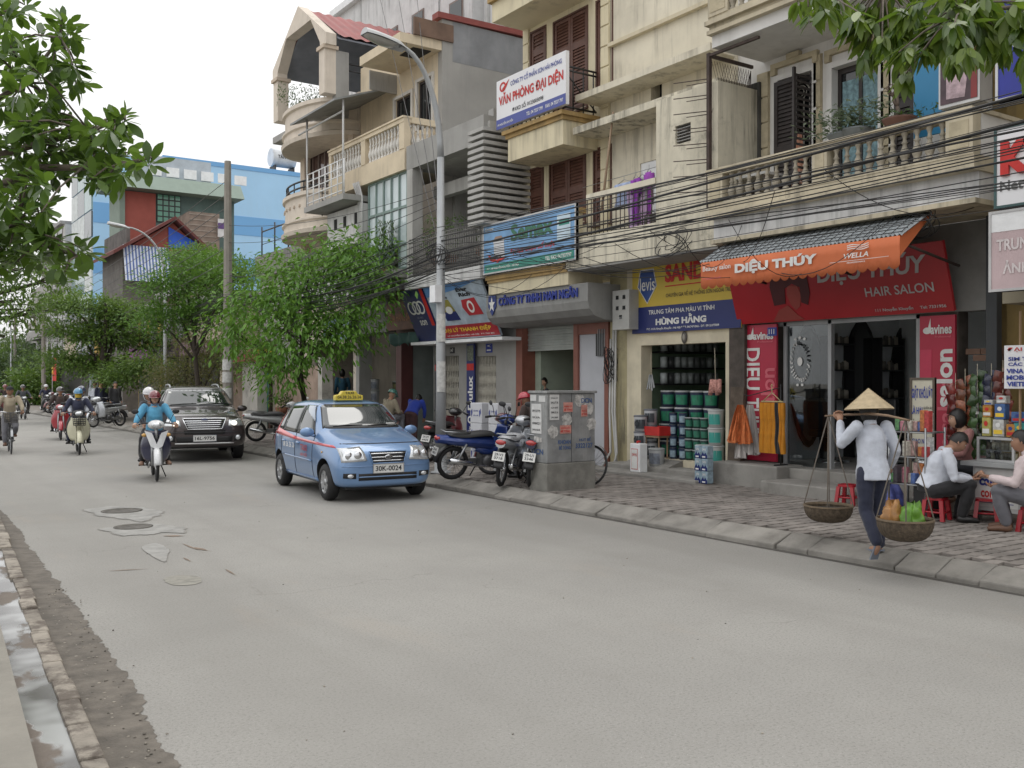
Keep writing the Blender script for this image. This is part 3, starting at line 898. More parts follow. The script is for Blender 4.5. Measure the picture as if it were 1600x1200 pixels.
# rusty frame with outward spikes beside the salon balcony
q = MB(); yc = YX(1107,11.0)
q.box(10.98, yc-.03,4.5,11.04, yc+.03,6.9); q.box(11.04, yc-.02,6.84,12.0, yc+.02,6.89); q.box(10.985, yc-1.0,6.84,11.03, yc-.03,6.88)
fo = q.build('spiked_frame', IRON, h2, True)
for i in range(8):
    q = MB(); z = 4.75+i*.25; q.tube([(10.99, yc, z),(10.85, yc+.62, z+.06)],.008,5); q.tube([(10.99, yc, z-.05),(10.92, yc+.4, z-.02)],.007,5); q.build('spike', IRON, fo, True)
# mesh panel over the gap
q = MB(); 
for i in range(16):
    a = i / 15.0
    q.tube([(11.06+a*.9, yc+.003,5.95),(11.06+min(1, a+.35)*.9, yc+.003,6.8)],.004,4); q.tube([(11.06+a*.9, yc-.003,6.8),(11.06+min(1, a+.35)*.9, yc-.003,5.95)],.004,4)
q.build('wire_mesh', IRON, h2, True)
# ground floor: paint shop frame
PZ2 = .40
oy0, oy1 = YX(1135,12.0), YX(1003,12.0); oz1 = onX(1003,540,12.0).z
q = MB(); wall_open(q,11.98,12.25,10.98,13.62,.15,3.86, [(oy0, oy1, PZ2, oz1)]); q.build('shop_wall', mat('shop_cream',(.62,.56,.42),.8, streak=.3, grime=.2, scol=(.25,.22,.17)), h2, True)
bpart(h2, 'shop_floor', CONCP,(12.251,11.0,.1,15.0,13.6, PZ2))
bpart(h2, 'shop_back_wall', mat('pale_green_wall',(.20,.28,.19),.8),(14.8,11.0, PZ2+.001,15.0,13.6,3.86))
bpart(h2, 'shop_side_wall', mat('pale_green_wall',(.20,.28,.19),.8),(12.251,13.45, PZ2+.001,14.799,13.6,3.86))
bpart(h2, 'shop_side_wall', mat('pale_green_wall',(.20,.28,.19),.8),(12.251,11.0, PZ2+.001,14.799,11.1,3.86))
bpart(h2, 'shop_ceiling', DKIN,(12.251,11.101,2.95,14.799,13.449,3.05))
bpart(h2, 'step', CONCP,(11.55,11.35,.13,11.979,13.75,.29), bev=.02)
bpart(h2, 'step', CONCP,(11.10,10.985,.13,11.549,13.95,.205), bev=.02)
q = MB(); q.prism([(11.60,12.15,.291),(11.978,12.15,.291),(11.978,12.15,.40)],(0,1.2,0)); q.build('ramp', CONCP, h2, True)
# narrow service strip between the two houses: pilaster, pipes
bpart(h2, 'end_pilaster', mat('stained_yellow_plaster',(.42,.37,.22),.9, streak=.8, grime=.5, scol=(.10,.09,.07)),(11.99,13.621,.15,12.25,14.12,3.86))
q = MB()
for i, y in enumerate((13.95,13.88,14.03)):
    q.tube([(11.93, y,3.0-i*.2),(11.92, y+.02,1.2),(11.90-.03*i, y-.1,.45),(11.86-.1*i, y-.18+.06*i,.18)],.022,7)
q.build('conduit_pipes', PIPEW, h2, True)

# ------------------------------------------------------------------ yellow house with brown shutters
h3 = house('narrow yellow house with brown louvred shutters and two white advertising boards', 'house',15.5)
Y0, Y1 = 14.13,17.0
YEL = mat('pale_yellow_plaster',(0.67,0.60,0.425),0.82, var=0.11, vscale=1.0, streak=0.5, grime=0.2, scol=(0.22,0.19,0.14), bump=0.08)
wins = {'a': RX(830,54,852,108,12), 'b': RX(866,38,917,165,12), 'c': RX(933,5,956,130,12),
        'd': RX(827,268,848,338,12), 'e': RX(860,256,914,345,12), 'f': RX(929,236,954,345,12)}
q = MB(); wall_open(q,12.002,12.3, Y0, Y1,3.75,13.5, list(wins.values())); q.build('wall', YEL, h3, True)
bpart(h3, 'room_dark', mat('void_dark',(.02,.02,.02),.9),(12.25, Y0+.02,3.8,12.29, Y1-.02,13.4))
for k, w in wins.items():
    o = bpart(h3, 'window', mat('window_frame_wood',(.09,.04,.028),.6),(11.985, w[0]-.04, w[2]-.03,12.05, w[0], w[3]+.04),(11.985, w[1], w[2]-.03,12.05, w[1]+.04, w[3]+.04),(11.985, w[0], w[3],12.05, w[1], w[3]+.04),(11.96, w[0]-.05, w[2]-.07,12.05, w[1]+.05, w[2]-.03))
    n = 2 if k in 'be' else 1
    for i in range(n):
        a = w[0] + (w[1] - w[0]) * i / n; b = w[0] + (w[1] - w[0]) * (i + 1) / n
        shutter_leaf(o,12.005, a+.004, b-.004, w[2]+.003, w[3]-.003, BROWN,3 if k in 'bcf' else 2)
for a, b in ((Y0, Y0+.26),(Y1-.22, Y1)): pilaster(h3, a, b,3.9,11.8,12.0, YEL,20, th=.045)
bpart(h3, 'string_course', YEL,(11.93, Y0,6.52,12.0, Y1,6.62),(11.93, Y0,9.6,12.0, Y1,9.7))
# balcony with stepped ochre mouldings
bz0, bz1 = 6.30,6.95; by0, by1 = 14.5, YX(790,11.08)
bo = bpart(h3, 'balcony', YEL,(11.14, by0, bz0,11.999, by1, bz1 - .18))
bpart(bo, 'moulding', OCHRE,(11.10, by0-.04, bz1-.18,11.999, by1+.04, bz1-.10),(11.04, by0-.09, bz1-.10,11.999, by1+.09, bz1-.02))
q = MB()
for i in range(13):
    y = by0+.02+(by1-by0-.04)*i/12; q.tube([(11.16, y, bz1-.02),(11.16, y, bz1+.85)],.014,6)
for x in (11.4,11.65,11.9): q.tube([(x, by0+.02, bz1-.02),(x, by0+.02, bz1+.85)],.014,6)
for z in (bz1+.08, bz1+.78, bz1+.86): q.tube([(11.97, by0+.02, z),(11.16, by0+.02, z),(11.16, by1-.02, z)],.02,6)
for k in range(3): q.tube([(11.16, by0+.03+k*.7, bz1+.1),(11.16, by0+.6+k*.7, bz1+.76)],.014,6)
q.tube([(11.95, by0 + .02, bz1 + .1),(11.18, by0 + .02, bz1 + .76)],.014,6)
q.build('balcony_railing', BLKIRON, bo, True)
bpart(h3, 'upper_balcony', YEL,(11.14,14.6,9.35,11.999,16.95,9.75)); bpart(h3, 'upper_moulding', OCHRE,(11.05,14.5,9.75,11.999,17.0,9.9))
# first-floor slab and ochre band
bpart(h3, 'slab', YEL,(11.15, Y0+.22,3.62,12.0, Y1+.1,3.92)); bpart(h3, 'slab_moulding', OCHRE,(11.08, Y0+.2,3.92,12.0, Y1+.12,4.02),(11.11, Y0+.21,3.86,11.149, Y1+.1,3.919))
bpart(h3, 'low_pier', YEL,(11.2, Y0+.22,4.021,11.5, Y0+.5,5.0)); bpart(h3, 'pier_cap', OCHRE,(11.15, Y0+.18,5.0,11.55, Y0+.54,5.1))
# ground floor of the yellow house: red-brown tiled piers, roller shutter half up, room behind
TERR = mat('red_brown_tile',(.23,.085,.06),.5, var=.2)
dy0, dy1 = YX(905,12.1), YX(815,12.1)
bpart(h3, 'pier', TERR,(11.95, dy1,.15,12.3, Y1,2.95)); bpart(h3, 'pier', TERR,(11.95, dy0-.14,.15,12.3, dy0,3.0))
bpart(h3, 'pier', TERR,(11.95, Y0,.15,12.3, Y0+.12,3.0)); bpart(h3, 'tiled_lintel', TERR,(11.96, Y0+.121,2.72,12.3, dy0-.141,3.0))
bpart(h3, 'grey_wall', mat('pale_grey_paint',(.45,.46,.49),.8, var=.08),(12.0, Y0+.121,.15,12.3, dy0-.141,2.719))
wo = RX(932,515,948,556,11.99); o = bpart(h3, 'barred_window', BLKIRON,(11.97, wo[0], wo[2],11.985, wo[1], wo[3]))
bpart(o, 'bars', STEEL, *[(11.94, wo[0]+i*.05, wo[2],11.955, wo[0]+i*.05+.012, wo[3]) for i in range(5)])
so = bpart(h3, 'roller_shutter', mat('zinc_slats',(.36,.38,.36),.5, metal=.4), *[(12.10+(i % 2)*.012, dy0,2.44+i*.055,12.16, dy1,2.44+i*.055+.05) for i in range(10)])
bpart(h3, 'shutter_track', WHITEP,(12.02, dy1-.1,.15,12.2, dy1-.001,2.95))
bpart(h3, 'room_floor', CONCP,(12.301, Y0,.1,16, Y1,.17)); bpart(h3, 'room_back', mat('room_cream',(.52,.48,.36),.8),(15.8, Y0,.171,16, Y1,3.4))
bpart(h3, 'room_side', mat('room_pale_green',(.36,.42,.34),.8),(12.301, Y1-.2,.171,15.799, Y1,3.4)); bpart(h3, 'room_side', mat('room_cream',(.52,.48,.36),.8),(12.301, Y0,.171,15.799, Y0+.1,3.4))
bpart(h3, 'room_ceiling', mat('room_cream',(.52,.48,.36),.8),(12.301, Y0+.101,3.0,15.799, Y1-.201,3.1))
bpart(h3, 'inner_beam', TERR,(13.6, Y0 + .101,2.3,13.8, Y1 - .201,2.55))
# curved grey fascia with the company name
q = MB(); fz0, fz1 = 2.93,3.62; fy0, fy1 = YX(925,11.3), YX(766,11.3)
pr = [(12.0, fz1),(11.20, fz1),(11.20, fz1-.34),(11.24, fz1-.48),(11.36, fz1-.60),(11.6, fz1-.67),(12.0, fz1-.69)]
q.prism([(x, fy0, z) for x, z in pr],(0, fy1-fy0,0)); fa = q.build('curved_fascia', mat('grey_fascia',(.27,.27,.26),.7, streak=.3, scol=(.12,.12,.12)), h3, True)
B = Board(h3,(11.195, fy1, fz1 - .42),(0,-1,0),(0,0,1), fy1 - fy0,.42)
B.text('CÔNG TY TNHH NAM NGÂN',.15,.40,.92,.92, INKB, off=.03, bold=.025, ext=.025)
sh = [(.035,.95),(.115,.95),(.118,.4),(.075,-.05),(.032,.4)]
B.shape('shield', sh, mat('shield_blue',(.03,.05,.2),.5), off=.02, th=.018)
st = [(.075+.036*(1 if i % 2 == 0 else .42)*sin(PI*i/5),.5+.40*(1 if i % 2 == 0 else .42)*cos(PI*i/5)) for i in range(10)]
B.shape('star', st, INKW, off=.03, th=.006)

# ------------------------------------------------------------------ boards and signs on these houses
ALU = mat('sign_frame_alu',(.5,.5,.5),.45, metal=.3)
B = fsign('office_sign', 'white representative office board with big red letters on the yellow house balcony',776,884,11.0,6.98,7.98, mat('white_sign',(.72,.72,.74),.5, var=.04),.08, fm=None)
B.rect('blue_band',0,0,1,.20, mat('sign_blue',(.06,.08,.30),.5, var=.04))
B.text('CÔNG TY CỔ PHẦN SƠN HẢI PHÒNG',.22,.79,.95,.93, INKB, bold=.012); B.text('VĂN PHÒNG ĐẠI DIỆN',.04,.42,.97,.72, INKR, bold=.03)
B.text('ĐKKD SỐ: 0123003098',.25,.25,.70,.37, INKK, bold=.012); B.text('199 NGUYỄN KHUYẾN',.02,.06,.26,.13, INKW); B.text('TEL: 04 7337 799    FAX: 04 7337 797',.46,.06,.97,.13, INKW)
B.disc('logo',.10,.84,.05,.10, INKR, hole=.62); B.shape('logo_wing', [(.09,.80),(.20,.95),(.15,.80),(.10,.76)], INKR, off=.008)

B = fsign('water_heater_sign', 'sky blue advertising board with a kettle and green lettering on the yellow house',755,900,11.0,4.03,5.08, mat('sky_blue_sign',(.16,.33,.56),.5, var=.3, vscale=1.4),.06, fm=ALU)
B.rect('green_band',.02,.03,.98,.19, mat('sign_green',(.03,.22,.17),.5)); B.text('Semax',.33,.56,.78,.88, mat('dark_green_print',(.03,.15,.08),.5), bold=.035)
B.text('Sự lựa chọn số một',.32,.30,.80,.44, INKR, italic=.25); B.text('ĐC: 199 NGUYỄN KHUYẾN - HÀ NỘI',.05,.07,.42,.14, INKW); B.text('TEL/ FAX: 04.7337797',.70,.08,.96,.15, INKW)
B.text('Semax',.03,.86,.13,.93, INKW); 
B.shape('jug_picture', [(.14,.28),(.13,.60),(.11,.66),(.26,.66),(.25,.60),(.26,.28)], mat('pale_jug',(.55,.56,.58),.4), off=.008); B.shape('jug_lid', [(.13,.66),(.24,.66),(.22,.72),(.15,.72)], mat('jug_lid_brown',(.3,.2,.15),.5), off=.009)
B.shape('red_swoosh', [(.06,.40),(.16,.26),(.30,.30),(.18,.20),(.09,.26)], INKR, off=.010); B.rect('carton_picture',.82,.40,.95,.86, mat('carton_blue_white',(.50,.62,.70),.5),.008); B.rect('carton_label',.84,.66,.94,.76, mat('sign_green',(.03,.22,.17),.5),.010)

# paint shop board
B = fsign('paint_shop_sign', 'yellow and navy paint shop board over the doorway full of buckets',988,1158,11.93, onX(988,522,11.93).z, onX(988,412,11.93).z+.02, mat('sign_yellow',(.58,.42,.05),.5, var=.05),.05, fm=None)
B.rect('navy_panel',.0,.0,1,.36, mat('sign_navy',(.012,.022,.13),.45, var=.04)); B.text('SANDTEX',.33,.66,.95,.90, INKR, bold=.045); B.rect('red_rule',.33,.605,.98,.62, INKR)
B.text('CHUYÊN GIA VỀ HỆ THỐNG SƠN NGOÀI TRỜI',.34,.45,.93,.54, INKK, bold=.005); B.text('TRUNG TÂM PHA MÀU VI TÍNH',.17,.25,.78,.325, INKW, bold=.012); B.text('HÙNG HẰNG',.24,.10,.71,.23, INKW, bold=.05)
B.text('ĐC: 111A Nguyễn Khuyến - Hà Nội * ĐT: 04.7471066 - DĐ: 0912.077009',.15,.03,.82,.075, INKW)
pg = lambda k, cx=.155, cy=.66: [(cx-.065*k, cy+.20*k),(cx+.06*k, cy+.20*k),(cx+.088*k, cy-.02*k),(cx, cy-.24*k),(cx-.09*k, cy-.02*k)]
B.shape('badge_edge', pg(1.08), INKW, off=.008); B.shape('badge', pg(1), mat('badge_blue',(.015,.06,.25),.4), off=.011); B.text('levis',.085,.58,.235,.76, INKW, off=.016, bold=.01)

# tilted red salon board
yl, yr = 1153,1491
B = fsign('salon_sign', 'big dark red hair salon board leaning out above the salon glass front', yl, yr,11.95,2.72,3.62, mat('salon_red',(.38,.014,.02),.35, var=.1, vscale=1.5),.05, tilt=.28)
LG = mat('salon_grey_letters',(.45,.44,.44),.5)
B.text('DIỆU THÚY',.455,.52,.93,.93, LG, bold=.03, italic=.2); B.text('HAIR SALON',.66,.30,.94,.44, LG, bold=.012); B.text('111 Nguyễn Khuyến     Tel: 7331956',.69,.05,.975,.12, LG); B.text('Professional',.06,.80,.18,.86, LG)
HAIRP = mat('printed_dark_hair',(.07,.008,.010),.5); SKINP = mat('printed_skin',(.30,.05,.04),.5)
B.shape('printed_hair', [(.22,.28),(.215,.6),(.24,.86),(.30,.95),(.37,.92),(.41,.75),(.41,.45),(.39,.25),(.36,.30),(.365,.55),(.33,.62),(.29,.55),(.28,.30)], HAIRP, off=.010)
B.shape('printed_face', [(.305,.60),(.355,.58),(.365,.42),(.35,.24),(.325,.18),(.305,.28),(.295,.45)], SKINP, off=.008); B.shape('printed_shoulder', [(.20,.02),(.24,.20),(.29,.27),(.33,.10),(.36,.02)], SKINP, off=.008)

# banner columns of the salon
CRIM = mat('salon_crimson',(.42,.012,.045),.4, var=.08)
PINK = mat('pink_print',(.62,.12,.16),.5)
for k,(a, b, z0, z1) in enumerate(((1161,1213,.52,2.70),(1437,1492,.40,2.68))):
    B = fsign('salon_banner',('crimson upright salon banner left of the glass front by the orange trousers', 'crimson upright salon banner behind the laundry price board')[k], a, b,12.02 if k == 0 else 12.05, z0, z1, CRIM,.04, cat='banner', group='crimson salon banners')
    B.text('avines',.32,.89,.92,.945, INKW, bold=.03); B.disc('logo',.22,.912,.12,.02, INKW); B.shape('logo_mark', [(.24,.92),(.32,.985),(.33,.90)], INKW, off=.008); B.text('Professional',.45,.868,.9,.882, PINK)
    if k == 0: B.text('DIEU',.08,.52,.52,.83, INKW, rot=-90, bold=.02); B.text('THUY',.06,.14,.50,.46, INKW, rot=-90, bold=.02); B.text('Salon',.55,.33,.97,.68, PINK, rot=90)
    else: B.text('salon',.45,.46,.95,.80, INKW, rot=90, bold=.03); B.text('hair salon',.52,.04,.97,.62, PINK, rot=90, off=.007); B.rect('lighter_square',.02,.5,.35,.80, mat('lighter_crimson',(.52,.03,.08),.4), off=.005)
B = fsign('house_number', 'small blue number plate beside the crimson salon banner',1199,1213,11.99, onX(1199,525,11.99).z, onX(1199,512,11.99).z, INKB,.015); B.text('111',.2,.2,.8,.8, INKW)

# awning: corrugated tin sheet on brackets with an orange valance
aw = thing('awning', 'orange scalloped awning with grey corrugated roof over the salon door', 'awning',(10.5,8.5,3.2))
ay0, ay1 = 6.92,10.22
TIN = mat('corrugated_tin',(.36,.39,.41),.55, metal=.35, var=.15, streak=.3, scol=(.2,.2,.2))
n = 110
q = MB(); q.grid(lambda u, v: (10.46+v*0.85, ay0-.05+(ay1-ay0+.1)*u,3.57+v*.46+.014*cos(u*n*PI)), n*2,1); tin = q.build('tin_sheet', TIN, aw, True)
q = MB()
for i in range(8):
    v = (i+.5)/8; q.tube([(10.46+v*.85, ay0,3.588+v*.46),(10.46+v*.85, ay1,3.588+v*.46)],.005,4)
for i in range(26):
    y = ay0+(ay1-ay0)*i/25; q.tube([(10.47, y,3.60),(11.3, y+.10,4.05)],.005,4)
q.build('tie_wires', BLKIRON, aw, True)
ORG = mat('orange_awning_cloth',(.57,.15,.055),.7, var=.1, vscale=2)
NV = 120
def val(u, v):
    s_ = abs(sin(u * 22 * PI)) ** .7
    zb = 3.215 - .055 * s_
    return (10.45+.012*sin(u*9), ay1+(ay0-ay1)*u, zb+(3.56-zb)*v)
q = MB(); q.grid(val, NV * 2,3); va = q.build('valance', ORG, aw, True)
va.modifiers.new('solid', 'SOLIDIFY').thickness = .006
q = MB(); q.prism([(10.46, ay0+.01,3.30),(10.46, ay0+.01,3.56),(11.28, ay0+.01,4.0)],(0,.006,0)); q.build('side_flap', ORG, aw, True)
B = Board(aw,(10.44, ay1,3.2),(0,-1,0),(0,0,1), ay1 - ay0,.36)
B.text('Beauty salon',.02,.55,.185,.82, INKW, off=.022, bold=.012); B.text('111 Nguyễn Khuyến',.02,.24,.13,.36, PINK, off=.022); B.text('DIỆU THÚY',.21,.30,.64,.86, INKW, off=.024, bold=.05)
B.text('WELLA',.765,.42,.875,.60, INKW, off=.022, italic=.2, bold=.02); B.rect('rule',.70,.33,.96,.345, INKW,.022); B.text('PROFESSIONALS',.78,.24,.86,.29, INKW, off=.022)
for k in range(3):
    B.shape('wave_mark', [(.78+.095*t,.74+k*.07+.03*sin(t*7)) for t in [i/10 for i in range(11)]]+[(.78+.095*t,.71+k*.07+.03*sin(t*7)) for t in [i/10 for i in range(10,-1,-1)]], INKW, off=.022)
q = MB()
for y in (ay0+.1,(ay0+ay1)/2, ay1-.1): q = MB(); q.tube([(11.9, y,3.3),(10.5, y,3.52)],.02,6); q.tube([(11.3, y,4.0),(10.5, y,3.54)],.016,6); q.build('bracket', IRON, aw, True)

# blue panel and hanging light box at the end of the balcony
bp = thing('blue_board', 'plain bright blue panel standing on the salon balcony', 'board',(11.5, YX(1460,11.5),4.98)); bpart(bp, 'panel', mat('bright_blue_panel',(.03,.22,.42),.5, var=.05),(11.5, YX(1490,11.5),4.98,11.54, YX(1427,11.5),6.15))
lb = thing('light_box', 'silver edged light box with a dark portrait poster above the salon balcony', 'light box',(10.9, YX(1495,10.9),5.05))
ya, yb = YX(1530,10.9), YX(1466,10.9); z0, z1 = 5.1,6.05
bpart(lb, 'case', ALU,(10.9, ya, z0,11.15, yb, z1)); B = Board(lb,(10.898, yb, z0),(0,-1,0),(0,0,1), yb-ya, z1-z0)
B.rect('poster',.05,.04,.95,.96, mat('poster_dark',(.06,.03,.04),.35, var=.5, vscale=5)); B.shape('pale_figure', [(.2,.1),(.2,.45),(.35,.6),(.45,.8),(.6,.8),(.62,.55),(.7,.3),(.65,.08)], mat('poster_pale',(.45,.33,.36),.4, var=.5, vscale=9), off=.008); B.rect('red_stripe',.8,.04,.95,.96, mat('poster_red',(.2,.02,.02),.4),.009)
bpart(lb, 'hanger', IRON,(11.0, yb-.1, z1,11.04, yb-.06,6.95),(11.0, ya+.06, z1,11.04, ya+.1,6.95))
# ================================================================== grey concrete house with horizontal fins
LTG = mat('light_cement',(0.42,0.415,0.395),0.88, var=0.12, vscale=1.5, streak=0.4, grime=0.2, scol=(.2,.19,.18), bump=.1)
h4 = house('low grey concrete house with stacked horizontal fins and a wrought iron terrace', 'house',18.7)
Y0, Y1 = 17.01,20.49
bpart(h4, 'parapet', GREYC,(11.0, Y0+.05,6.86,11.25, Y1,7.43),(11.251, Y0+.05,6.86,13.5, Y0+.25,7.6))
bpart(h4, 'terrace_ceiling', LTG,(11.251, Y0+.251,6.88,14.5, Y1,7.0)); bpart(h4, 'ring_beam', LTG,(11.75, Y0+.25,6.25,11.95, Y1,6.55))
bpart(h4, 'roof_slab', GREYC,(11.25, Y0 + .251,7.001,15, Y1,7.2))
for y, x in ((Y1-.30,11.0),(18.15,11.7),(Y0+.02,11.05)): bpart(h4, 'column', LTG,(x, y,4.25, x+.28, y+.28,6.858))
for i in range(3): bpart(h4, 'lattice_beam', LTG,(12.4, Y0+.3,5.75+i*.26,12.5,18.4,5.86+i*.26))
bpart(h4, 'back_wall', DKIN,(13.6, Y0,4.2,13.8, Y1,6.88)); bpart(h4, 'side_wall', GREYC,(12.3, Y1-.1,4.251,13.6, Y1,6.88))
bpart(h4, 'dark_glazed_door', WINDK,(13.55,17.6,4.25,13.599,19.8,6.3))
fin = MB(); fin.box(-.62,-.30,0,.62,.32,.075); fm_ = fin.mesh('fin', LTG)
for i in range(15): link('fin', fm_, h4, Vector((11.42,17.06,5.08+i*.138))-LOC[h4.name])
bpart(h4, 'fin_post', LTG,(11.1,16.99,4.0,11.38,17.22,7.3)); bpart(h4, 'fin_backing', DKIN,(11.5,17.0,4.9,12.0,17.1,7.0))
bpart(h4, 'terrace_slab', mat('pale_slab_edge',(.56,.56,.55),.85, streak=.6, scol=(.25,.25,.25)),(10.95, Y0+.12,3.98,13.6, Y1,4.25))
q = MB(); ya, yb = 17.2,20.35
for i in range(34):
    y = ya + (yb - ya) * i / 33
    q.tube([(11.0, y,4.25),(11.0, y,5.15)],.012,5)
    if i < 33:
        ym = y + (yb - ya) / 66
        for zc in (4.5,4.86): q.tube([(11.0, ym+.035*sin(t*2*PI), zc+.15*cos(t*2*PI)) for t in [j/8 for j in range(8)]],.008,4, closed=True)
for z in (4.30,4.68,5.08,5.16): q.tube([(11.0, ya, z),(11.0, yb, z)],.016,5)
q.build('wrought_railing', mat('grey_wrought_iron',(.16,.155,.145),.6, var=.3), h4, True)
# ground floor: cement wall, two folding grilles
g1 = RX(683,557,717,700,12.0); g2 = RX(744,557,775,700,12.0)
q = MB(); wall_open(q,12.0,12.3, Y0, Y1,.15,3.98, [(g1[0], g1[1],.2, g1[3]),(g2[0], g2[1],.2, g2[3])]); q.build('shop_wall', GREYC, h4, True)
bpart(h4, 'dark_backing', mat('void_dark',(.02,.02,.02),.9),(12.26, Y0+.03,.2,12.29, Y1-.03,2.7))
GRL = mat('cream_folding_grille',(.48,.455,.39),.6, var=.2)
for g in (g1, g2):
    n = 13; q = MB(); dx = (g[1] - g[0]) / n
    for i in range(n+1): q.box(12.05, g[0]+i*dx-.011,.2,12.075, g[0]+i*dx+.011, g[3])
    for i in range(n):
        for k in range(7):
            z = .35+k*(g[3]-.5)/7; q.tube([(12.06, g[0]+i*dx, z),(12.06, g[0]+(i+1)*dx, z+(g[3]-.5)/7)],.009,4); q.tube([(12.065, g[0]+(i+1)*dx, z),(12.065, g[0]+i*dx, z+(g[3]-.5)/7)],.009,4)
    q.build('folding_grille', GRL, h4, True)
NAVY = mat('sign_navy',(.012,.022,.13),.45)
for k,(a, b) in enumerate(((679,690),(729,741))):
    B = fsign('brand_banner',('narrow navy paint banner half hidden by the lamp post', 'narrow navy paint banner between the two folding grilles')[k], a, b,11.9,.45, onX(735,537,11.9).z, NAVY,.03, cat='banner', group='navy paint banners')
    B.rect('picture',.1,.82,.9,.98, mat('muted_photo',(.14,.16,.12),.5, var=.6, vscale=20)); B.rect('red_band',.05,.72,.95,.79, INKR); B.text('Dulux',.2,.30,.85,.66, INKW, rot=90, bold=.03); B.disc('round_badge',.5,.2,.34,.04, INKW, hole=.55); B.text('Dulux',.2,.03,.8,.13, INKW, rot=90)
B = fsign('door_plate', 'small blue square plate on the cement wall above the right grille',759,769,11.99, onX(764,551,12).z, onX(764,537,12).z, INKB,.012); B.shape('arrow_print', [(.2,.75),(.8,.9),(.5,.75),(.8,.6)], INKW); B.rect('line_print',.2,.2,.8,.35, INKW)
B = fsign('door_plate', 'small black number plate on the cement wall above the left grille',703,710,11.99, onX(706,552,12).z, onX(706,543,12).z, INKK,.012); B.text('147',.2,.2,.8,.8, INKW)
# long leaning sign with two boards
ZB, ZT = 2.78,4.0
B = fsign('paint_dealer_sign', 'leaning paint dealer board with two printed cans and a red strip',692,783,11.62, ZB, ZT, mat('sign_pale_blue',(.42,.50,.58),.45, var=.35, vscale=2),.05, tilt=.55)
B.rect('red_strip',0,.02,1,.25, mat('sign_red',(.36,.02,.03),.45)); B.text('ĐẠI LÝ THANH ĐIỆP',.08,.11,.90,.22, INKY, bold=.03); B.text('147 NGUYỄN KHUYẾN - HÀ NỘI   ĐT: 7331 852',.12,.045,.92,.085, INKW)
B.shape('printed_can', [(.22,.34),(.14,.72),(.36,.72),(.46,.34)], mat('printed_olive',(.30,.27,.06),.5), off=.008); B.shape('printed_can_base', [(.22,.34),(.19,.50),(.42,.50),(.46,.34)], NAVY, off=.010); B.disc('round_badge',.32,.53,.06,.07, INKW, off=.012); B.text('Maxilite',.17,.74,.36,.79, INKK)
B.shape('printed_can', [(.62,.40),(.56,.55),(.58,.68),(.80,.70),(.86,.40)], mat('printed_red',(.45,.03,.04),.5), off=.008); B.disc('round_badge',.70,.55,.055,.11, INKW, off=.011, hole=.6); B.text('Ever',.55,.83,.74,.90, INKK, bold=.05); B.text('Rich',.57,.74,.76,.81, INKK, bold=.05); B.shape('sky_print', [(0,.80),(.6,.88),(1,1),(0,1)], mat('printed_sky',(.12,.27,.55),.5), off=.006)
B = fsign('navy_brand_sign', 'leaning navy board with looped white letters beside the lamp post',655,690,11.62, ZB-.02, ZT-.02, mat('sign_navy2',(.018,.028,.11),.45),.05, tilt=.55)
B.rect('orange_edge',.86,.30,.99,1, INKR); B.disc('loop_letter',.28,.66,.17,.13, INKW, hole=.72, off=.009); B.disc('loop_letter',.48,.66,.17,.13, INKW, hole=.72, off=.011); B.disc('loop_letter',.67,.66,.17,.13, INKW, hole=.72, off=.013); B.text('son',.40,.32,.70,.42, INKW); B.text('GEO MAX',.35,.45,.62,.49, mat('faint_print',(.2,.22,.3),.6))
bpart(h4, 'sign_soffit', WHITEP,(11.45, Y0 + .02,2.68,11.98,21.1,2.75))

# ================================================================== beige house with side gable wall, cream balcony, glazed first floor
h5 = house('tall beige house with bare grey side wall, cream balcony and greenish glass front', 'house',21.8)
BGE = mat('beige_plaster',(.64,.545,.40),.85, var=.1, streak=.3, grime=.12, scol=(.26,.22,.17))
SIDEW = mat('bare_cement_side',(.325,.315,.295),.92, var=.14, vscale=.7, streak=.25, grime=.25, scol=(.22,.215,.205))
Y0, Y1 = 20.5,22.8
ZR = 10.72
bpart(h5, 'side_wall', SIDEW,(12.001, Y0-.004,4.2,18.5, Y0+.2, ZR)); bpart(h5, 'upper_band', mat('upper_band',(.235,.24,.25),.9, var=.2, streak=.3, scol=(.3,.3,.3)),(12.3, Y0-.008, ZR-1.0,18.5, Y0-.0045, ZR-.01))  # darker blue-grey band along the top of the side wall
q = MB(); q.prism([(11.85, Y0-.07, ZR),(18.6, Y0-.07, ZR+.12),(18.6, Y0-.07, ZR+.26),(11.85, Y0-.07, ZR+.14)],(0,.3,0)); q.build('red_coping', mat('red_coping_paint',(.24,.06,.05),.7, var=.2), h5, True)
wa, wb = RX(619,158,644,200,12.0), RX(654,130,676,195,12.0)
q = MB(); wall_open(q,12.0,12.3, Y0+.2,25.1,6.9, ZR, [wa, wb]); q.build('front_wall', BGE, h5, True)
for w in (wa, wb):
    o = bpart(h5, 'window', DKSH,(12.03, w[0], w[2],12.1, w[0]+.06, w[3]),(12.03, w[1]-.06, w[2],12.1, w[1], w[3]),(12.03, w[0]+.06, w[3]-.06,12.1, w[1]-.06, w[3]),(12.03,(w[0]+w[1])/2-.03, w[2],12.1,(w[0]+w[1])/2+.03, w[3]-.06))
    bpart(o, 'pane', WINDK,(12.06, w[0]+.06, w[2],12.07, w[1]-.06, w[3]-.06))
    bpart(h5, 'window_trim', mat('white_trim',(.6,.58,.54),.8),(11.95, w[0]-.1, w[2],11.999, w[0], w[3]),(11.95, w[1], w[2],11.999, w[1]+.1, w[3]),(11.95, w[0]-.1, w[3],11.999, w[1]+.1, w[3]+.08))
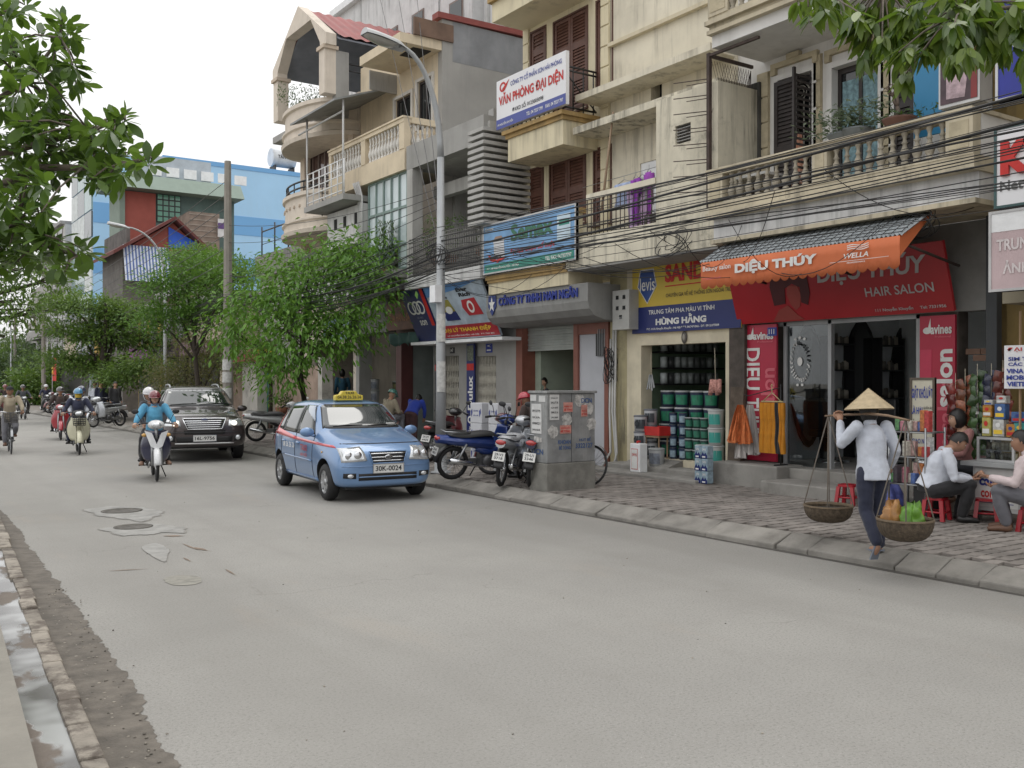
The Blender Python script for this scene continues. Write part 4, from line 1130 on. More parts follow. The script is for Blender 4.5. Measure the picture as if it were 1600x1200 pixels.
o = bpart(h5, 'roof_canopy', BGE,(10.85, Y0+.02,9.95,11.999,22.75,10.18)); bpart(o, 'soffit_hatch', mat('void_dark',(.02,.02,.02),.9),(11.3, Y0+.2,9.93,11.8, Y0+.9,9.949))
bpart(h5, 'canopy_gutter', mat('rust_brown',(.16,.10,.07),.8, var=.3),(11.2, Y0-.05,10.181,12.3, Y0+.019,10.6))
# balcony with white balusters
bo = balustrade(h5,11.05, Y0+.06,25.0,7.35,8.2, BGE, mat('white_baluster',(.62,.60,.56),.8, objrnd=.08),26, posts=[(Y0+.06, Y0+.32),(22.7,22.95),(24.85,25.0)])
bpart(h5, 'balcony_slab', BGE,(10.98, Y0 + .05,6.9,11.999,25.02,7.35))
bpart(h5, 'balcony_side', BGE,(11.17, Y0+.062,8.05,11.998, Y0+.25,8.2),(11.17, Y0+.062,7.351,11.998, Y0+.25,7.45))
for i in range(6):
    link('baluster', FONTCACHE[('bal', round(.85*.75,3))], bo, Vector((11.27+i*.13, Y0+.15,7.42))-LOC[h5.name])
# glazed front of the first floor
cw0, cw1, cz0, cz1 = Y0 + .12,22.72,4.55,6.88
GF = mat('green_alu_frame',(.20,.27,.25),.5, metal=.2)
GP = mat('pale_green_glass',(.52,.60,.62),.08, var=.12, vscale=.8, spec=.9)
n = 5; zs_ = [cz0,5.15,6.05, cz1]
fr = MB()
for i in range(n+1): fr.box(11.08, cw0+(cw1-cw0)*i/n-.03, cz0,11.16, cw0+(cw1-cw0)*i/n+.03, cz1)
for z in zs_:
    for i in range(n): fr.box(11.085, cw0+(cw1-cw0)*i/n+.031, z-.03,11.155, cw0+(cw1-cw0)*(i+1)/n-.031, z+.03)
fo = fr.build('glass_front', GF, h5, True)
for i in range(n):
    for z0, z1 in zip(zs_, zs_[1:]):
        a, b = cw0+(cw1-cw0)*i/n+.032, cw0+(cw1-cw0)*(i+1)/n-.032
        if z0 == cz0 and i in (1,2):
            q = MB(); q.prism([(11.10, a, z1-.035),(11.11, a, z1-.03),(10.74, a, z0+.08),(10.73, a, z0+.08)],(0, b-a,0)); q.build('tilted_pane', GF, fo, True)
        else: bpart(fo, 'pane', GP,(11.115, a, z0+.031,11.125, b, z1-.031))
bpart(h5, 'first_floor_side', GREYC,(11.17,22.73,4.0,12.3,22.85,6.89)); bpart(h5, 'room_back', DKIN,(13.5, Y0+.2,4.0,13.6,22.8,6.9)); bpart(h5, 'planter_ledge', GREYC,(10.75, Y0+.1,4.30,11.3,22.85,4.5))
# ground floor
bpart(h5, 'pier', mat('dark_red_brown_tile',(.10,.03,.028),.5, var=.2),(11.95,22.55,.15,12.3,22.85,4.3)); bpart(h5, 'pier', GREYC,(11.9,20.5,.15,12.3,20.75,4.3))
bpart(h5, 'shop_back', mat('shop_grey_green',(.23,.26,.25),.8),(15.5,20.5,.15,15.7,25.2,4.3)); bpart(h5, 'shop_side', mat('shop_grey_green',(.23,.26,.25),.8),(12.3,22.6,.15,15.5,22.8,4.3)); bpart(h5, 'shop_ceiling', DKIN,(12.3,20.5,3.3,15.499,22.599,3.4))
bpart(h5, 'shop_floor', CONCP,(12.0,20.5,.1,15.499,25.2,.16)); bpart(h5, 'lintel', mat('brown_board',(.12,.07,.05),.7, var=.3),(11.8,20.76,3.05,12.0,22.549,4.2))
B = fsign('old_brown_sign', 'faded brown and orange shop board under the glazed front',604,650,11.5,3.1,3.8, mat('brown_sign',(.16,.07,.04),.6, var=.4, vscale=3),.05); B.text('CỬA HÀNG SƠN',.08,.3,.9,.7, mat('faded_orange',(.35,.16,.06),.6))
gi = thing('shop_awning', 'ragged green cloth strip hanging over the bucket shop', 'awning',(11.6,21.7,2.8))
q = MB(); q.grid(lambda u, v: (11.55+.06*sin(u*20),20.9+1.65*u,2.72+.3*v+.04*sin(u*31)*(1-v)),40,3); q.build('cloth', mat('green_cloth',(.06,.12,.11),.8, var=.3), gi, True).modifiers.new('s', 'SOLIDIFY').thickness = .006

# narrow set-back house: white rail balcony, grey sheet canopy
h5b = house('narrow set back house under a grey sheet canopy with white railing', 'house',24.0)
bpart(h5b, 'wall', WHW,(12.301,22.86,4.0,12.6,25.15,9.0)); bpart(h5b, 'loggia', DKIN,(12.25,22.9,7.4,12.3,25.1,9.2))
q = MB(); q.prism([(10.2,22.9,9.0),(12.3,22.9,9.75),(12.3,22.9,9.80),(10.2,22.9,9.05)],(0,3.0,0)); q.build('sheet_canopy', mat('grey_sheet',(.25,.26,.26),.6, var=.2, streak=.3), h5b, True)
bpart(h5b, 'canopy_upstand', GREYC,(11.2,22.88,9.45,12.3,22.92,9.95))
q = MB()
for x, y in ((10.5,23.0),(10.5,25.4)): q.tube([(x, y,6.6),(x, y,9.1)],.03,6)
q.tube([(10.5,23.0,8.8),(10.5,26,8.8)],.03,6); q.build('canopy_post', PIPEW, h5b, True)
q = MB()
for i in range(5): q.tube([(10.5,22.95,6.75+i*.2),(10.5,25.4,6.75+i*.2)],.018,5)
for i in range(7): q.tube([(10.5,22.95+i*.4,6.65),(10.5,22.95+i*.4,7.55)],.02,5)
q.build('white_railing', WHITEP, h5b, True); bpart(h5b, 'balcony_slab', GREYC,(10.45,22.9,6.5,12.3,25.5,6.65))
ww = bpart(h5b, 'white_wall', mat('white_render',(.62,.62,.61),.85, streak=.5, scol=(.3,.3,.3)),(11.0,22.9,5.2,11.3,25.15,6.45))
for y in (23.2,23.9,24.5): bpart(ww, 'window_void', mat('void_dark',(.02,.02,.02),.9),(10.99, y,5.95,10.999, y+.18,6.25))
q = MB(); q.prism([(10.5,22.9,5.05),(11.2,22.9,5.55),(11.2,22.9,5.6),(10.5,22.9,5.1)],(0,4.2,0)); q.build('lean_to_roof', DKP2 if 'DKP2' in globals() else mat('tar_sheet',(.06,.06,.06),.8), h5b, True)
bpart(h5b, 'lean_to_wall', mat('white_render',(.62,.62,.61),.85),(10.9,22.9,4.0,11.0,27.0,5.2)); bpart(h5b, 'pier', GREYC,(11.9,25.0,.15,12.3,25.2,4)); bpart(h5b, 'lintel', DKIN,(11.7,22.86,3.1,12.3,25.2,4.0))
q = MB()
for i in range(4): q.tube([(10.98,22.88+.08*i,4.2),(10.98,22.88+.08*i,6.6),(10.9,22.95+.1*i,7.0)],.028,6)
q.build('drain_pipes', PIPEW, h5b, True)
# pots with hanging cactus in the glazed front
def spill(name, label, cat, base, w, h, m, n=260, droop=True, pot=True):
    t = thing(name, label, cat, base); q = MB()
    for i in range(n):
        a = uni(0,2*PI); r_ = w*rnd.random() ** .5; z = uni(0, h); p = Vector((r_*cos(a), r_*sin(a), z))
        d = Vector((gau(0,.5), gau(0,.5),-1 if droop else gau(.3,.6))).normalized()*uni(.08,.16); s_ = d.orthogonal().normalized()*.022
        q.add([p, p+d*.5+s_, p+d, p+d*.5-s_], [(0,1,2,3)], False)
    q.build('foliage', m, t, fix=False)
    if pot:
        q = MB(); q.lathe([(.001,-.22),(w*.5,-.22),(w*.7,0),(w*.62,0),(w*.5,-.1),(.001,-.08)],12); q.build('pot', mat('clay_pot',(.22,.10,.06),.8), t)
    return t
LF_D = leafmat('dark_green_leaf',(.030,.062,.014),(.055,.105,.022)); LF_M = leafmat('mid_green_leaf',(.045,.10,.016),(.085,.15,.03)); LF_Y = leafmat('yellow_green_leaf',(.10,.19,.025),(.18,.27,.045)); LF_G = leafmat('grey_green_leaf',(.07,.095,.06),(.12,.15,.09))
spill('hanging_cactus', 'tall hanging green cactus in front of the greenish glazed wall', 'plant',(10.85,21.25,4.55),.22,1.25, LF_D,500)
spill('terrace_plant', 'leafy pot plant on the iron terrace left of the lamp post', 'plant',(11.35,19.3,4.7),.5,.9, LF_M,380, False)
spill('terrace_plant', 'leafy pot plant on the iron terrace right of the lamp post', 'plant',(11.6,17.9,4.8),.4,1.0, LF_D,330, False)

# ================================================================== pink-cream house with two curved balconies and open gable
h6 = house('pinkish cream house with two rounded balconies and open gabled roof terrace', 'house',27.5)
PKC = mat('pinkish_cream',(.65,.58,.495),.82, var=.1, streak=.35, grime=.15, scol=(.3,.25,.2), bump=.06)
PKD = mat('pinkish_cream_trim',(.54,.45,.36),.82, var=.1, streak=.3)
Y0, Y1 = 25.2,29.6
w6 = RX(478,215,516,330,12); w6b = RX(470,420,500,470,12)
q = MB(); wall_open(q,12.0,12.3, Y0, Y1,.15,10.1, [w6,(25.6,29.0,.2,2.9)]); q.box(12.3, Y0,.15,18, Y0+.2,10.1); q.box(12.3, Y1-.2,.15,18, Y1,10.1); q.build('wall', PKC, h6, True)
o = bpart(h6, 'tall_window', mat('brown_grey_frame',(.20,.15,.13),.6), *[(12.02, w6[0]+(w6[1]-w6[0])*i/4-.03, w6[2],12.1, w6[0]+(w6[1]-w6[0])*i/4+.03, w6[3]) for i in range(5)])
bpart(o, 'rail', mat('brown_grey_frame',(.20,.15,.13),.6),(12.03, w6[0], w6[3]-.5,12.09, w6[1], w6[3]-.44),(12.03, w6[0], w6[2]+1.0,12.09, w6[1], w6[2]+1.06))
for i in range(4): bpart(o, 'pane', mat('brown_tinted_glass',(.10,.06,.055),.1, spec=.8),(12.06, w6[0]+(w6[1]-w6[0])*i/4+.03, w6[2],12.07, w6[0]+(w6[1]-w6[0])*(i+1)/4-.03, w6[3]))
yc = 27.35
def curved(z0, z1, name, r=2.0, bulge=1.15):
    """rounded balcony: stepped fascia bands + parapet"""
    prof = [(0, z0),(.18, z0),(.18, z0+.08),(.06, z0+.1),(.06, z0+.34),(0, z0+.38),(0, z1-.12),(.07, z1-.1),(.07, z1)]
    q = MB(); n = 20; vs = []
    outp = [(.0, z0 - .0)] 
    ring = [(-.0, z0),(.10, z0+.0),(.13, z0+.12),(.04, z0+.16),(.04, z0+.34),(.10, z0+.38),(.10, z0+.44),(0, z0+.48),(0, z1-.14),(.08, z1-.11),(.08, z1),(-.14, z1),(-.14, z0+.36)]
    for i in range(n + 1):
        a = PI * i / n
        ca, sa = cos(a), sin(a)
        for d, z in ring:
            vs.append((12.0 - (bulge + d) * sa, yc + (r + d) * ca, z))
    k = len(ring)
    fs = [(i*k+j, i*k+j+1,(i+1)*k+j+1,(i+1)*k+j) for i in range(n) for j in range(k-1)]
    q.add(vs, fs, False)
    q.poly([(12.0-(bulge)*sin(PI*i/n), yc+r*cos(PI*i/n), z0+.001) for i in range(n+1)])
    q.poly([(12.0-(bulge-.1)*sin(PI*i/n), yc+(r-.1)*cos(PI*i/n), z0+.36) for i in range(n+1)])
    o = q.build(name, PKC, h6, True)
    return o
o1 = curved(6.12,7.35, 'curved_balcony'); o2 = curved(8.85,9.95, 'curved_balcony')
q = MB()
for z in (7.5,7.68): q.tube([(12.0-1.1*sin(PI*i/20), yc+1.95*cos(PI*i/20), z) for i in range(21)],.03,6)
for i in range(0,21,2): q.tube([(12.0-1.1*sin(PI*i/20), yc+1.95*cos(PI*i/20),7.34),(12.0-1.1*sin(PI*i/20), yc+1.95*cos(PI*i/20),7.68)],.02,5)
q.build('curved_handrail', BLKIRON, o1, True)
q = MB()
for i in range(6):
    a = PI*(.30+i*.055); c = Vector((12.0-1.16*sin(a), yc+2.01*cos(a),6.92)); q.tube([c, c+Vector((.0,0,.09))],.035,6)
q.build('stucco_rosettes', PKD, o1, True)
q = MB()
for i in range(9): q.tube([(11.4, Y0+.02,6.5),(11.4, Y0+.02,7.5)],.015,5)
for z in (6.7,6.9,7.1,7.3,7.5): q.tube([(12, Y0+.05, z),(10.95, Y0+.2, z)],.012,5)
for i in range(6): q.tube([(10.95+i*.21, Y0+.2-i*.03,6.45),(10.95+i*.21, Y0+.2-i*.03,7.6)],.014,5)
q.build('side_railing', BLKIRON, h6, True)
for y in (Y0+.0,28.75): bpart(h6, 'pier', PKD,(11.8, y,4.0,11.999, y+.32,8.85))
# terrace: posts, gable frame with pointed arch, red tin roof
for y in (25.35,28.95): bpart(h6, 'gable_post', PKC,(11.0, y,9.95,11.35, y+.38,11.2)); bpart(h6, 'post_cap', PKD,(10.94, y-.06,11.2,11.41, y+.44,11.3))
bpart(h6, 'side_pier', GREYC,(11.351,25.35,9.4,11.75,25.6,11.2))
yg0, yg1, yp = 25.25,29.4,27.3
zt = 13.0
outer = [(yg0,11.3),(yg0,11.62),(yp, zt),(yg1,11.62),(yg1,11.3)]
inner = [(yg1-.42,11.3),(yg1-.42,11.45),(yp+.95,12.30),(yp-.95,12.30),(yg0+.42,11.45),(yg0+.42,11.3)]
q = MB(); q.prism([(11.0, y, z) for y, z in outer[:3]+[(yp,12.30),(yp-.95,12.30),(yg0+.42,11.45),(yg0+.42,11.3)]],(.32,0,0))
q.prism([(11.0, y, z) for y, z in [(yp, zt),(yg1,11.62),(yg1,11.3),(yg1-.42,11.3),(yg1-.42,11.45),(yp+.95,12.30),(yp,12.30)]],(.32,0,0)); q.build('gable_arch', PKC, h6, True)
REDTIN = mat('red_tin_roof',(.27,.06,.055),.6, var=.15, streak=.2)
q = MB(); q.grid(lambda u, v: (11.33+7.5*u, yg0-.15+(yp-yg0+.15)*v,11.55+(zt-.05-11.55)*v+.02*cos(u*44*PI)),176,1); q.grid(lambda u, v: (11.33+7.5*u, yg1+.15+(yp-yg1-.15)*v,11.55+(zt-.05-11.55)*v+.02*cos(u*44*PI)),176,1); q.build('tin_roof', REDTIN, h6, True)
q = MB(); q.prism([(11.34, yg0-.1,11.50),(11.34, yp, zt-.16),(11.34, yg1+.1,11.50),(11.34, yg1+.1,11.46),(11.34, yp, zt-.20),(11.34, yg0-.1,11.46)],(7.4,0,0)); q.build('ceiling_lining', mat('dark_blue_grey',(.24,.26,.30),.85), h6, True)  # dark blue-grey lining under the tin, same colour as the back wall
bpart(h6, 'terrace_back_wall', mat('dark_blue_grey',(.24,.26,.30),.85),(15.5, Y0,10.101,15.7, Y1,11.5)); bpart(h6, 'terrace_floor', GREYC,(11.0, Y0+.2,9.3,18, Y1-.2,9.5))
q = MB(); q.tube([(11.3,25.4,10.9),(15,25.4,10.9)],.03,6); q.tube([(11.3,25.4,10.7),(15,25.4,10.7)],.02,6); q.build('terrace_rail', BLKIRON, h6, True)
spill('balcony_plants', 'green pot plants along the upper rounded balcony', 'plant',(11.15,27.3,10.0),.75,.55, LF_D,420, False, False)
# shop under it
bpart(h6, 'shop_back', DKIN,(15, Y0,.15,15.2, Y1,4)); bpart(h6, 'shop_ceiling', DKIN,(12.31, Y0+.2,3.0,14.99, Y1-.2,3.1))
B = fsign('blue_shop_sign', 'small pale blue shop board half hidden by the bright green street tree',505,545,11.4,2.95,3.6, mat('pale_blue_board',(.22,.33,.42),.5, var=.4, vscale=4),.06); B.text('SƠN KOVA',.1,.3,.9,.7, INKW)

# white building behind
hb = thing('apartment_block', 'tall pale grey weathered block rising behind the beige house', 'building',(15,24,0))
PALE = mat('pale_weathered_render',(.60,.60,.60),.9, var=.12, streak=.9, grime=.3, scol=(.22,.22,.22))
q = MB(); q.box(15.6,21.0,0,26,26.2,21); q.box(15.2,26.21,0,26,34,15.6); q.build('wall', PALE, hb, True)
bpart(hb, 'projecting_bay', PALE,(15.2,24.2,10.5,15.599,26.1,21)); bpart(hb, 'drain_pipe', PIPEW,(15.5,23.85,8,15.59,23.95,21)); bpart(hb, 'roof_edge', WHITEP,(15.0,26.22,15.6,26,34.1,15.85))
for y, z in ((22.6,12.0),(22.6,15.0),(25.1,12.0),(25.1,14.6),(27.5,12.4),(29.3,12.4),(31.2,12.4)):
    x = 15.6 if y < 24 else 15.2; o = bpart(hb, 'window', mat('brown_grey_frame',(.20,.15,.13),.6),(x-.03, y-.4, z, x-.002, y+.4, z+1.4)); bpart(o, 'pane', WINDK,(x-.04, y-.34, z+.06, x-.031, y+.34, z+1.34))
hb2 = thing('apartment_block', 'streaked white block rising behind the yellow house', 'building',(17,19,0))
bpart(hb2, 'wall', mat('streaked_white_render',(.62,.62,.62),.9, streak=1.0, grime=.6, scol=(.16,.16,.16)),(16.2,14,0,26,20.9,20)); bpart(hb2, 'corner_pipe', PIPEW,(16.05,20.55,5,16.18,20.7,20))
# ================================================================== farther houses along the street
def windows(root, X, ys, zs, w, h, fm, gm, face='X'):
    for y in ys:
        for z in zs:
            if face == 'X':
                o = bpart(root, 'window', fm,(X-.05, y-w/2, z, X-.002, y+w/2, z+h)); bpart(o, 'pane', gm,(X-.062, y-w/2+.08, z+.08, X-.051, y+w/2-.08, z+h-.08))
            else:
                o = bpart(root, 'window', fm,(y-w/2, X-.05, z, y+w/2, X-.002, z+h)); bpart(o, 'pane', gm,(y-w/2+.08, X-.062, z+.08, y+w/2-.08, X-.051, z+h-.08))
GREYP = mat('far_grey_render',(.40,.39,.37),.9, var=.2, vscale=.6, streak=.5, grime=.3, scol=(.2,.2,.19))
# grey walled yard house right after the curved balconies
hg = house('low grey walled house with bare parapet behind the concrete pole', 'house',33)
bpart(hg, 'wall', GREYP,(13.5,29.7,.1,18,37.5,5.9)); bpart(hg, 'parapet', mat('dark_cement',(.26,.25,.235),.9, var=.2, streak=.5),(13.3,29.7,5.9,13.5,37.5,6.75),(13.5,29.7,5.901,18,29.9,6.75))
q = MB()
for i in range(6): q.tube([(13.4,30+i*1.4,6.7),(13.4,30+i*1.4,7.9)],.03,5)
q.tube([(13.4,30,7.7),(13.4,37,7.7)],.03,5); q.tube([(13.4,30,7.2),(13.4,37,7.2)],.015,4); q.build('roof_fence', BLKIRON, hg, True)
windows(hg,13.5,(31.5,34),(3.6,),1.2,1.3, mat('brown_grey_frame',(.2,.15,.13),.6), WINDK)
# yard wall with posters, turquoise gate and little tiled canopy
yw = thing('yard_wall', 'low rendered yard wall with posts and flaking pinkish paint', 'wall',(11.6,31.5,.15))
PKW = mat('flaking_pink_wall',(.40,.30,.24),.9, var=.3, vscale=2, grime=.6, scol=(.22,.2,.18))
ga, gb = YX(425,11.6), YX(407,11.6)
bpart(yw, 'panel', PKW,(11.6, YX(505,11.6),.15,11.8, ga-.3,2.25)); bpart(yw, 'panel', PKW,(11.6, gb+.3,.15,11.8, gb+3.0,2.4))
for y in (YX(508,11.6), ga-.3, gb+.0): bpart(yw, 'post', mat('whitewashed_post',(.5,.48,.44),.9, grime=.5),(11.5, y,.15,11.85, y+.3,2.5))
gt = thing('iron_gate', 'turquoise iron gate in the yard wall', 'gate',(11.65,(ga+gb)/2,.15)); TQ = mat('turquoise_paint',(.05,.25,.22),.6)
q = MB()
for z in (.3,1.2,2.0): q.box(11.66, ga, z,11.70, gb, z + .05)
q.box(11.67, ga,.35,11.69, gb,1.2); q.build('leaf', TQ, gt, True)
for i in range(9):
    y = ga+(gb-ga)*i/8; q = MB(); q.tube([(11.65, y,.25),(11.65, y,2.1),(11.65, y,2.3)], [.018,.018,.002],5); q.build('bar', TQ, gt, True)
ca = thing('tiled_canopy', 'tiny red tiled canopy over a white gate pillar', 'canopy',(11.4, YX(397,11.4),2.4)); y = YX(397,11.4)
bpart(ca, 'pillar', mat('whitewashed_post',(.5,.48,.44),.9),(11.3, y-.6,.15,11.9, y+.9,2.45)); q = MB(); q.prism([(10.95, y-.75,2.45),(11.6, y-.75,2.95),(12.2, y-.75,2.45)],(0,1.8,0)); q.build('tiles', mat('red_tiles',(.30,.06,.05),.7, var=.3, vscale=9), ca, True)
B = fsign('brown_shop_sign', 'dark brown board with yellow letters above the yard wall',400,430,11.3,2.55,3.1, mat('dark_brown_board',(.07,.02,.015),.6),.05); B.text('NHÀ HÀNG',.1,.3,.9,.7, INKY)

# striped house with blue tarpaulin gable
YB = 54.0
hs_ = thing('striped_house', 'old house with red gable, blue tarpaulin and blue striped awning', 'house',(14, YB,0))
def FY(pl, pt, pr, pb, Y):
    a, b = onY(pl, pt, Y), onY(pr, pb, Y); return (min(a.x, b.x), max(a.x, b.x), min(a.z, b.z), max(a.z, b.z))
a = FY(192,378,322,470, YB); pk = onY(270,348, YB)
bpart(hs_, 'wall', mat('old_dark_wall',(.15,.14,.13),.9, var=.3),(a[0], YB,0, a[1], YB+5, a[3]-.3))
REDW = mat('far_red_wall',(.26,.07,.055),.8, var=.15)
q = MB(); q.prism([(a[0]+.2, YB, a[3]-.3),(a[1]-.1, YB, a[3]-.3),(pk.x, YB, pk.z)],(0,5,0)); q.build('gable', REDW, hs_, True)
q = MB(); t0 = onY(264,350, YB-.1); t1 = onY(308,385, YB-.1); q.prism([(t0.x, YB-.06, t0.z-.15),(t1.x, YB-.06, t1.z+.2),(t1.x, YB-.06, t1.z-.2),(t0.x, YB-.06, t1.z-.2)],(0,.04,0)); q.build('tarpaulin', mat('blue_tarpaulin',(.02,.10,.55),.5, var=.2, vscale=2), hs_, True)
q = MB(); e = .25
q.prism([(a[0]-.6, YB-.6, a[3]-.75),(pk.x, YB-.6, pk.z+.1),(pk.x, YB-.6, pk.z+.28),(a[0]-.6, YB-.6, a[3]-.57)],(0,5.8,0)); q.prism([(a[1]+.8, YB-.6, a[3]-.9),(pk.x, YB-.6, pk.z+.1),(pk.x, YB-.6, pk.z+.28),(a[1]+.8, YB-.6, a[3]-.72)],(0,5.8,0)); q.build('roof', mat('dark_red_roof',(.13,.04,.035),.8, var=.2), hs_, True)
sa = FY(196,380,268,442, YB - .7)
WST = mat('white_stripe',(.58,.62,.70),.8); BST = mat('blue_stripe',(.09,.14,.33),.8)
q = MB(); ns = 28
for i in range(ns):
    q.cur = i % 2; x0 = sa[0]+(sa[1]-sa[0])*i/ns; x1 = sa[0]+(sa[1]-sa[0])*(i+1)/ns
    q.poly([(x0, YB-.75, sa[2]),(x1, YB-.75, sa[2]),(x1, YB-.15, sa[3]),(x0, YB-.15, sa[3])])
q.build('striped_awning', [WST, BST], hs_, True)
b = FY(166,358,195,470, YB+3); bpart(hs_, 'side_wing', mat('old_timber_wing',(.12,.11,.105),.9, var=.4),(12.4, YB+.5,0, a[0]+.3, YB+6, b[3]-.2)); bpart(hs_, 'white_base', WHW,(12.3, YB+.3,0, a[0]+.35, YB+.49, onY(180,440, YB).z))
for i in range(3): bpart(hs_, 'shutter', DKSH,(12.33, YB+.8+i*1.7,6.7,12.395, YB+1.9+i*1.7,8.6))
# half-built brick annex beside the green hall
BRK = mat('bare_brick',(.24,.19,.155),.9, var=.3, vscale=2, grime=.3)
an = thing('brick_annex', 'bare brick annex block in front of the green hall', 'building',(18,58,0)); c = FY(296,330,338,380,58); bpart(an, 'wall', BRK,(c[0],58,0, c[1]+.2,62, c[3]))
for zz in range(6): bpart(an, 'string_course', mat('mortar_band',(.31,.27,.23),.9),(c[0],57.97, c[2]+zz*.32, c[1],57.999, c[2]+zz*.32+.06))
c2 = FY(340,342,358,372,57.9); o = bpart(an, 'shop_board', mat('far_white_board',(.6,.6,.6),.6),(c2[0],57.80, c2[2], c2[1],57.86, c2[3])); bpart(o, 'purple_strip', mat('far_purple',(.10,.05,.18),.6),(c2[0],57.78, c2[3]-.6, c2[1],57.799, c2[3]-.25))
# green-roofed hall with red wall and green glass
YG = 62.0
hgn = thing('green_hall', 'large hall with grey green fascia, red wall and green glass front', 'building',(16, YG,0))
g = FY(180,285,366,400, YG); ez = onY(270,300, YG).z; rz_ = onY(270,281, YG).z
GRN = mat('grey_green_cladding',(.20,.255,.215),.7, var=.08)
bpart(hgn, 'wall', mat('dark_green_wall',(.10,.15,.14),.8),(g[0]+1.2, YG,0, g[1], YG+2.6, ez)); q = MB(); q.prism([(g[0]-.6, YG-1.2, ez-.2),(g[1]+.3, YG-1.2, ez-.2),(g[1]+.3, YG-.4, rz_),(g[0]-.6, YG-.4, rz_)],(0,3.6,0)); q.build('fascia_roof', GRN, hgn, True)
rr = FY(194,298,243,420, YG); bpart(hgn, 'red_wall', mat('brick_red_cladding',(.33,.085,.065),.8, var=.08),(rr[0], YG-.1,0, rr[1], YG-.002, ez-.25))
bpart(hgn, 'corner_post', GRN,(g[0]+.2, YG-.3,0, rr[0]-.002, YG+2.5, ez-.21))
gg = FY(245,303,282,350, YG); GGL = mat('green_reflective_glass',(.13,.33,.24),.12, var=.25, vscale=.6, spec=.8); nx, nz = 4,5
fr = bpart(hgn, 'curtain_wall', BLKIRON,(gg[0], YG-.08, gg[2], gg[1], YG-.003, gg[3]))
for i in range(nx):
    for k in range(nz):
        x0 = gg[0]+(gg[1]-gg[0])*i/nx; x1 = gg[0]+(gg[1]-gg[0])*(i+1)/nx; z0 = gg[2]+(gg[3]-gg[2])*k/nz; z1 = gg[2]+(gg[3]-gg[2])*(k+1)/nz
        bpart(fr, 'pane', GGL,(x0+.04, YG-.10, z0+.04, x1-.04, YG-.081, z1-.04))
sh = bpart(hgn, 'roof_shed', mat('pale_blue_grey',(.42,.47,.52),.8, var=.15),(g[0]+1.6, YG+1, rz_, g[1]-1.2, YG+2.6, rz_+1.6))
for i in range(6): bpart(sh, 'white_frame', WHITEP,(g[0]+2.2+i*1.1, YG+.9, rz_+.35, g[0]+3.0+i*1.1, YG+.999, rz_+.95))
# huge blue block
YBb = 76.0
hbl = thing('blue_block', 'huge sky blue block with darker bands far behind the concrete pole', 'building',(22, YBb,0))
bl = FY(146,262,462,400, YBb); tz = onY(400,268, YBb).z
BLU = mat('sky_blue_wall',(.36,.58,.80),.85, var=.06, vscale=.2, streak=.15, scol=(.4,.5,.6)); BLD = mat('darker_blue_band',(.17,.38,.66),.85, var=.06, vscale=.2)
bpart(hbl, 'wall', BLU,(bl[0], YBb,0, bl[1] + 6, YBb + 8, tz))
for k,(f0, f1) in enumerate(((.10,.17),(.28,.40),(.52,.62),(.72,.80))): bpart(hbl, 'blue_band', BLD,(bl[0], YBb-.03, tz*f0, bl[1]+6, YBb-.002, tz*f1))
bpart(hbl, 'parapet', BLD,(bl[0]+5, YBb-.05, tz, bl[1]+6, YBb+8, tz+.35))
WPN = mat('far_white_panel',(.62,.66,.66),.6); GPN = mat('far_green_glass',(.22,.34,.34),.15, spec=.8); DPN = mat('far_dark_glass',(.10,.12,.13),.15, spec=.8)
k = 0
for i in range(3):
    for j in range(9):
        y0 = YBb+.1+i*2.6; z0 = .5+j*2.0; m_ = (WPN, GPN, WPN, DPN, GPN)[(i*2+j*3) % 5]; bpart(hbl, 'facade_panel', m_,(bl[0]-.12, y0, z0, bl[0]-.002, y0+2.5, z0+1.9))
tk = thing('water_tank', 'steel roof water tank lettered in black on the blue block', 'water tank',(onY(448,262, YBb).x, YBb+1, tz+.35)); q = MB()
q.tube([(-1.0,0,1.2),(1.0,0,1.2)],.75,16); q.build('drum', mat('tank_steel',(.6,.62,.64),.4), tk); q = MB()
for x in (-.8,.8): q.box(x - .06,-.6,0, x + .06,.6,.5)
q.build('stand', BLKIRON, tk); B = Board(tk,(-.8,-.78,1.0),(1,0,0),(0,0,1),1.6,.45, world=False); B.text('TÂN MỸ',.1,.1,.9,.9, INKK, off=.0)
ro = onY(450,262, YBb); B = None

# generic far shop-houses, each built with its own size, colour and windows
far = [(37.6,42.0,5.0,12.0, 'far_cream',(.52,.46,.35)),(42.1,46.5,5.6,12.0, 'far_rust',(.30,.22,.17)),(46.6,51,5.2,12.0, 'far_yellow',(.52,.36,.10)),(60.2,61.8,4.5,12.0, 'far_yellow',(.52,.36,.10)),
       (64,68.5,5.5,12.2, 'far_blue_grey',(.33,.38,.42)),(68.6,74,5.0,12.4, 'far_cream',(.52,.46,.35)),(84.5,90,14.5,14.2, 'far_pale',(.58,.58,.57)),(90.2,96,12.5,14.6, 'far_white',(.62,.62,.62)),(96.2,103,16.0,15.2, 'far_pale',(.58,.58,.57)),(103.2,112,11,16, 'far_grey',(.42,.42,.41)),(113,124,12,17.5, 'far_cream',(.52,.46,.35)),(125,140,9,19, 'far_white',(.62,.62,.62))]
labs = ['cream far house partly hidden by the feathery green tree', 'rusty brown far house behind the tangled dry shrub', 'bright yellow low shop beyond the dark street trees', 'thin yellow shopfront beside the blue and grey shop', 'low blue grey shop beyond the yellow shopfront', 'low cream shop at the foot of the blue block', 'pale far house right of the crossed utility pole', 'white far house with balconies behind the utility pole', 'tallest pale house at the far end of the row', 'grey house near the end of the far row', 'cream house beyond the far row of trees', 'low white house at the end of the street']
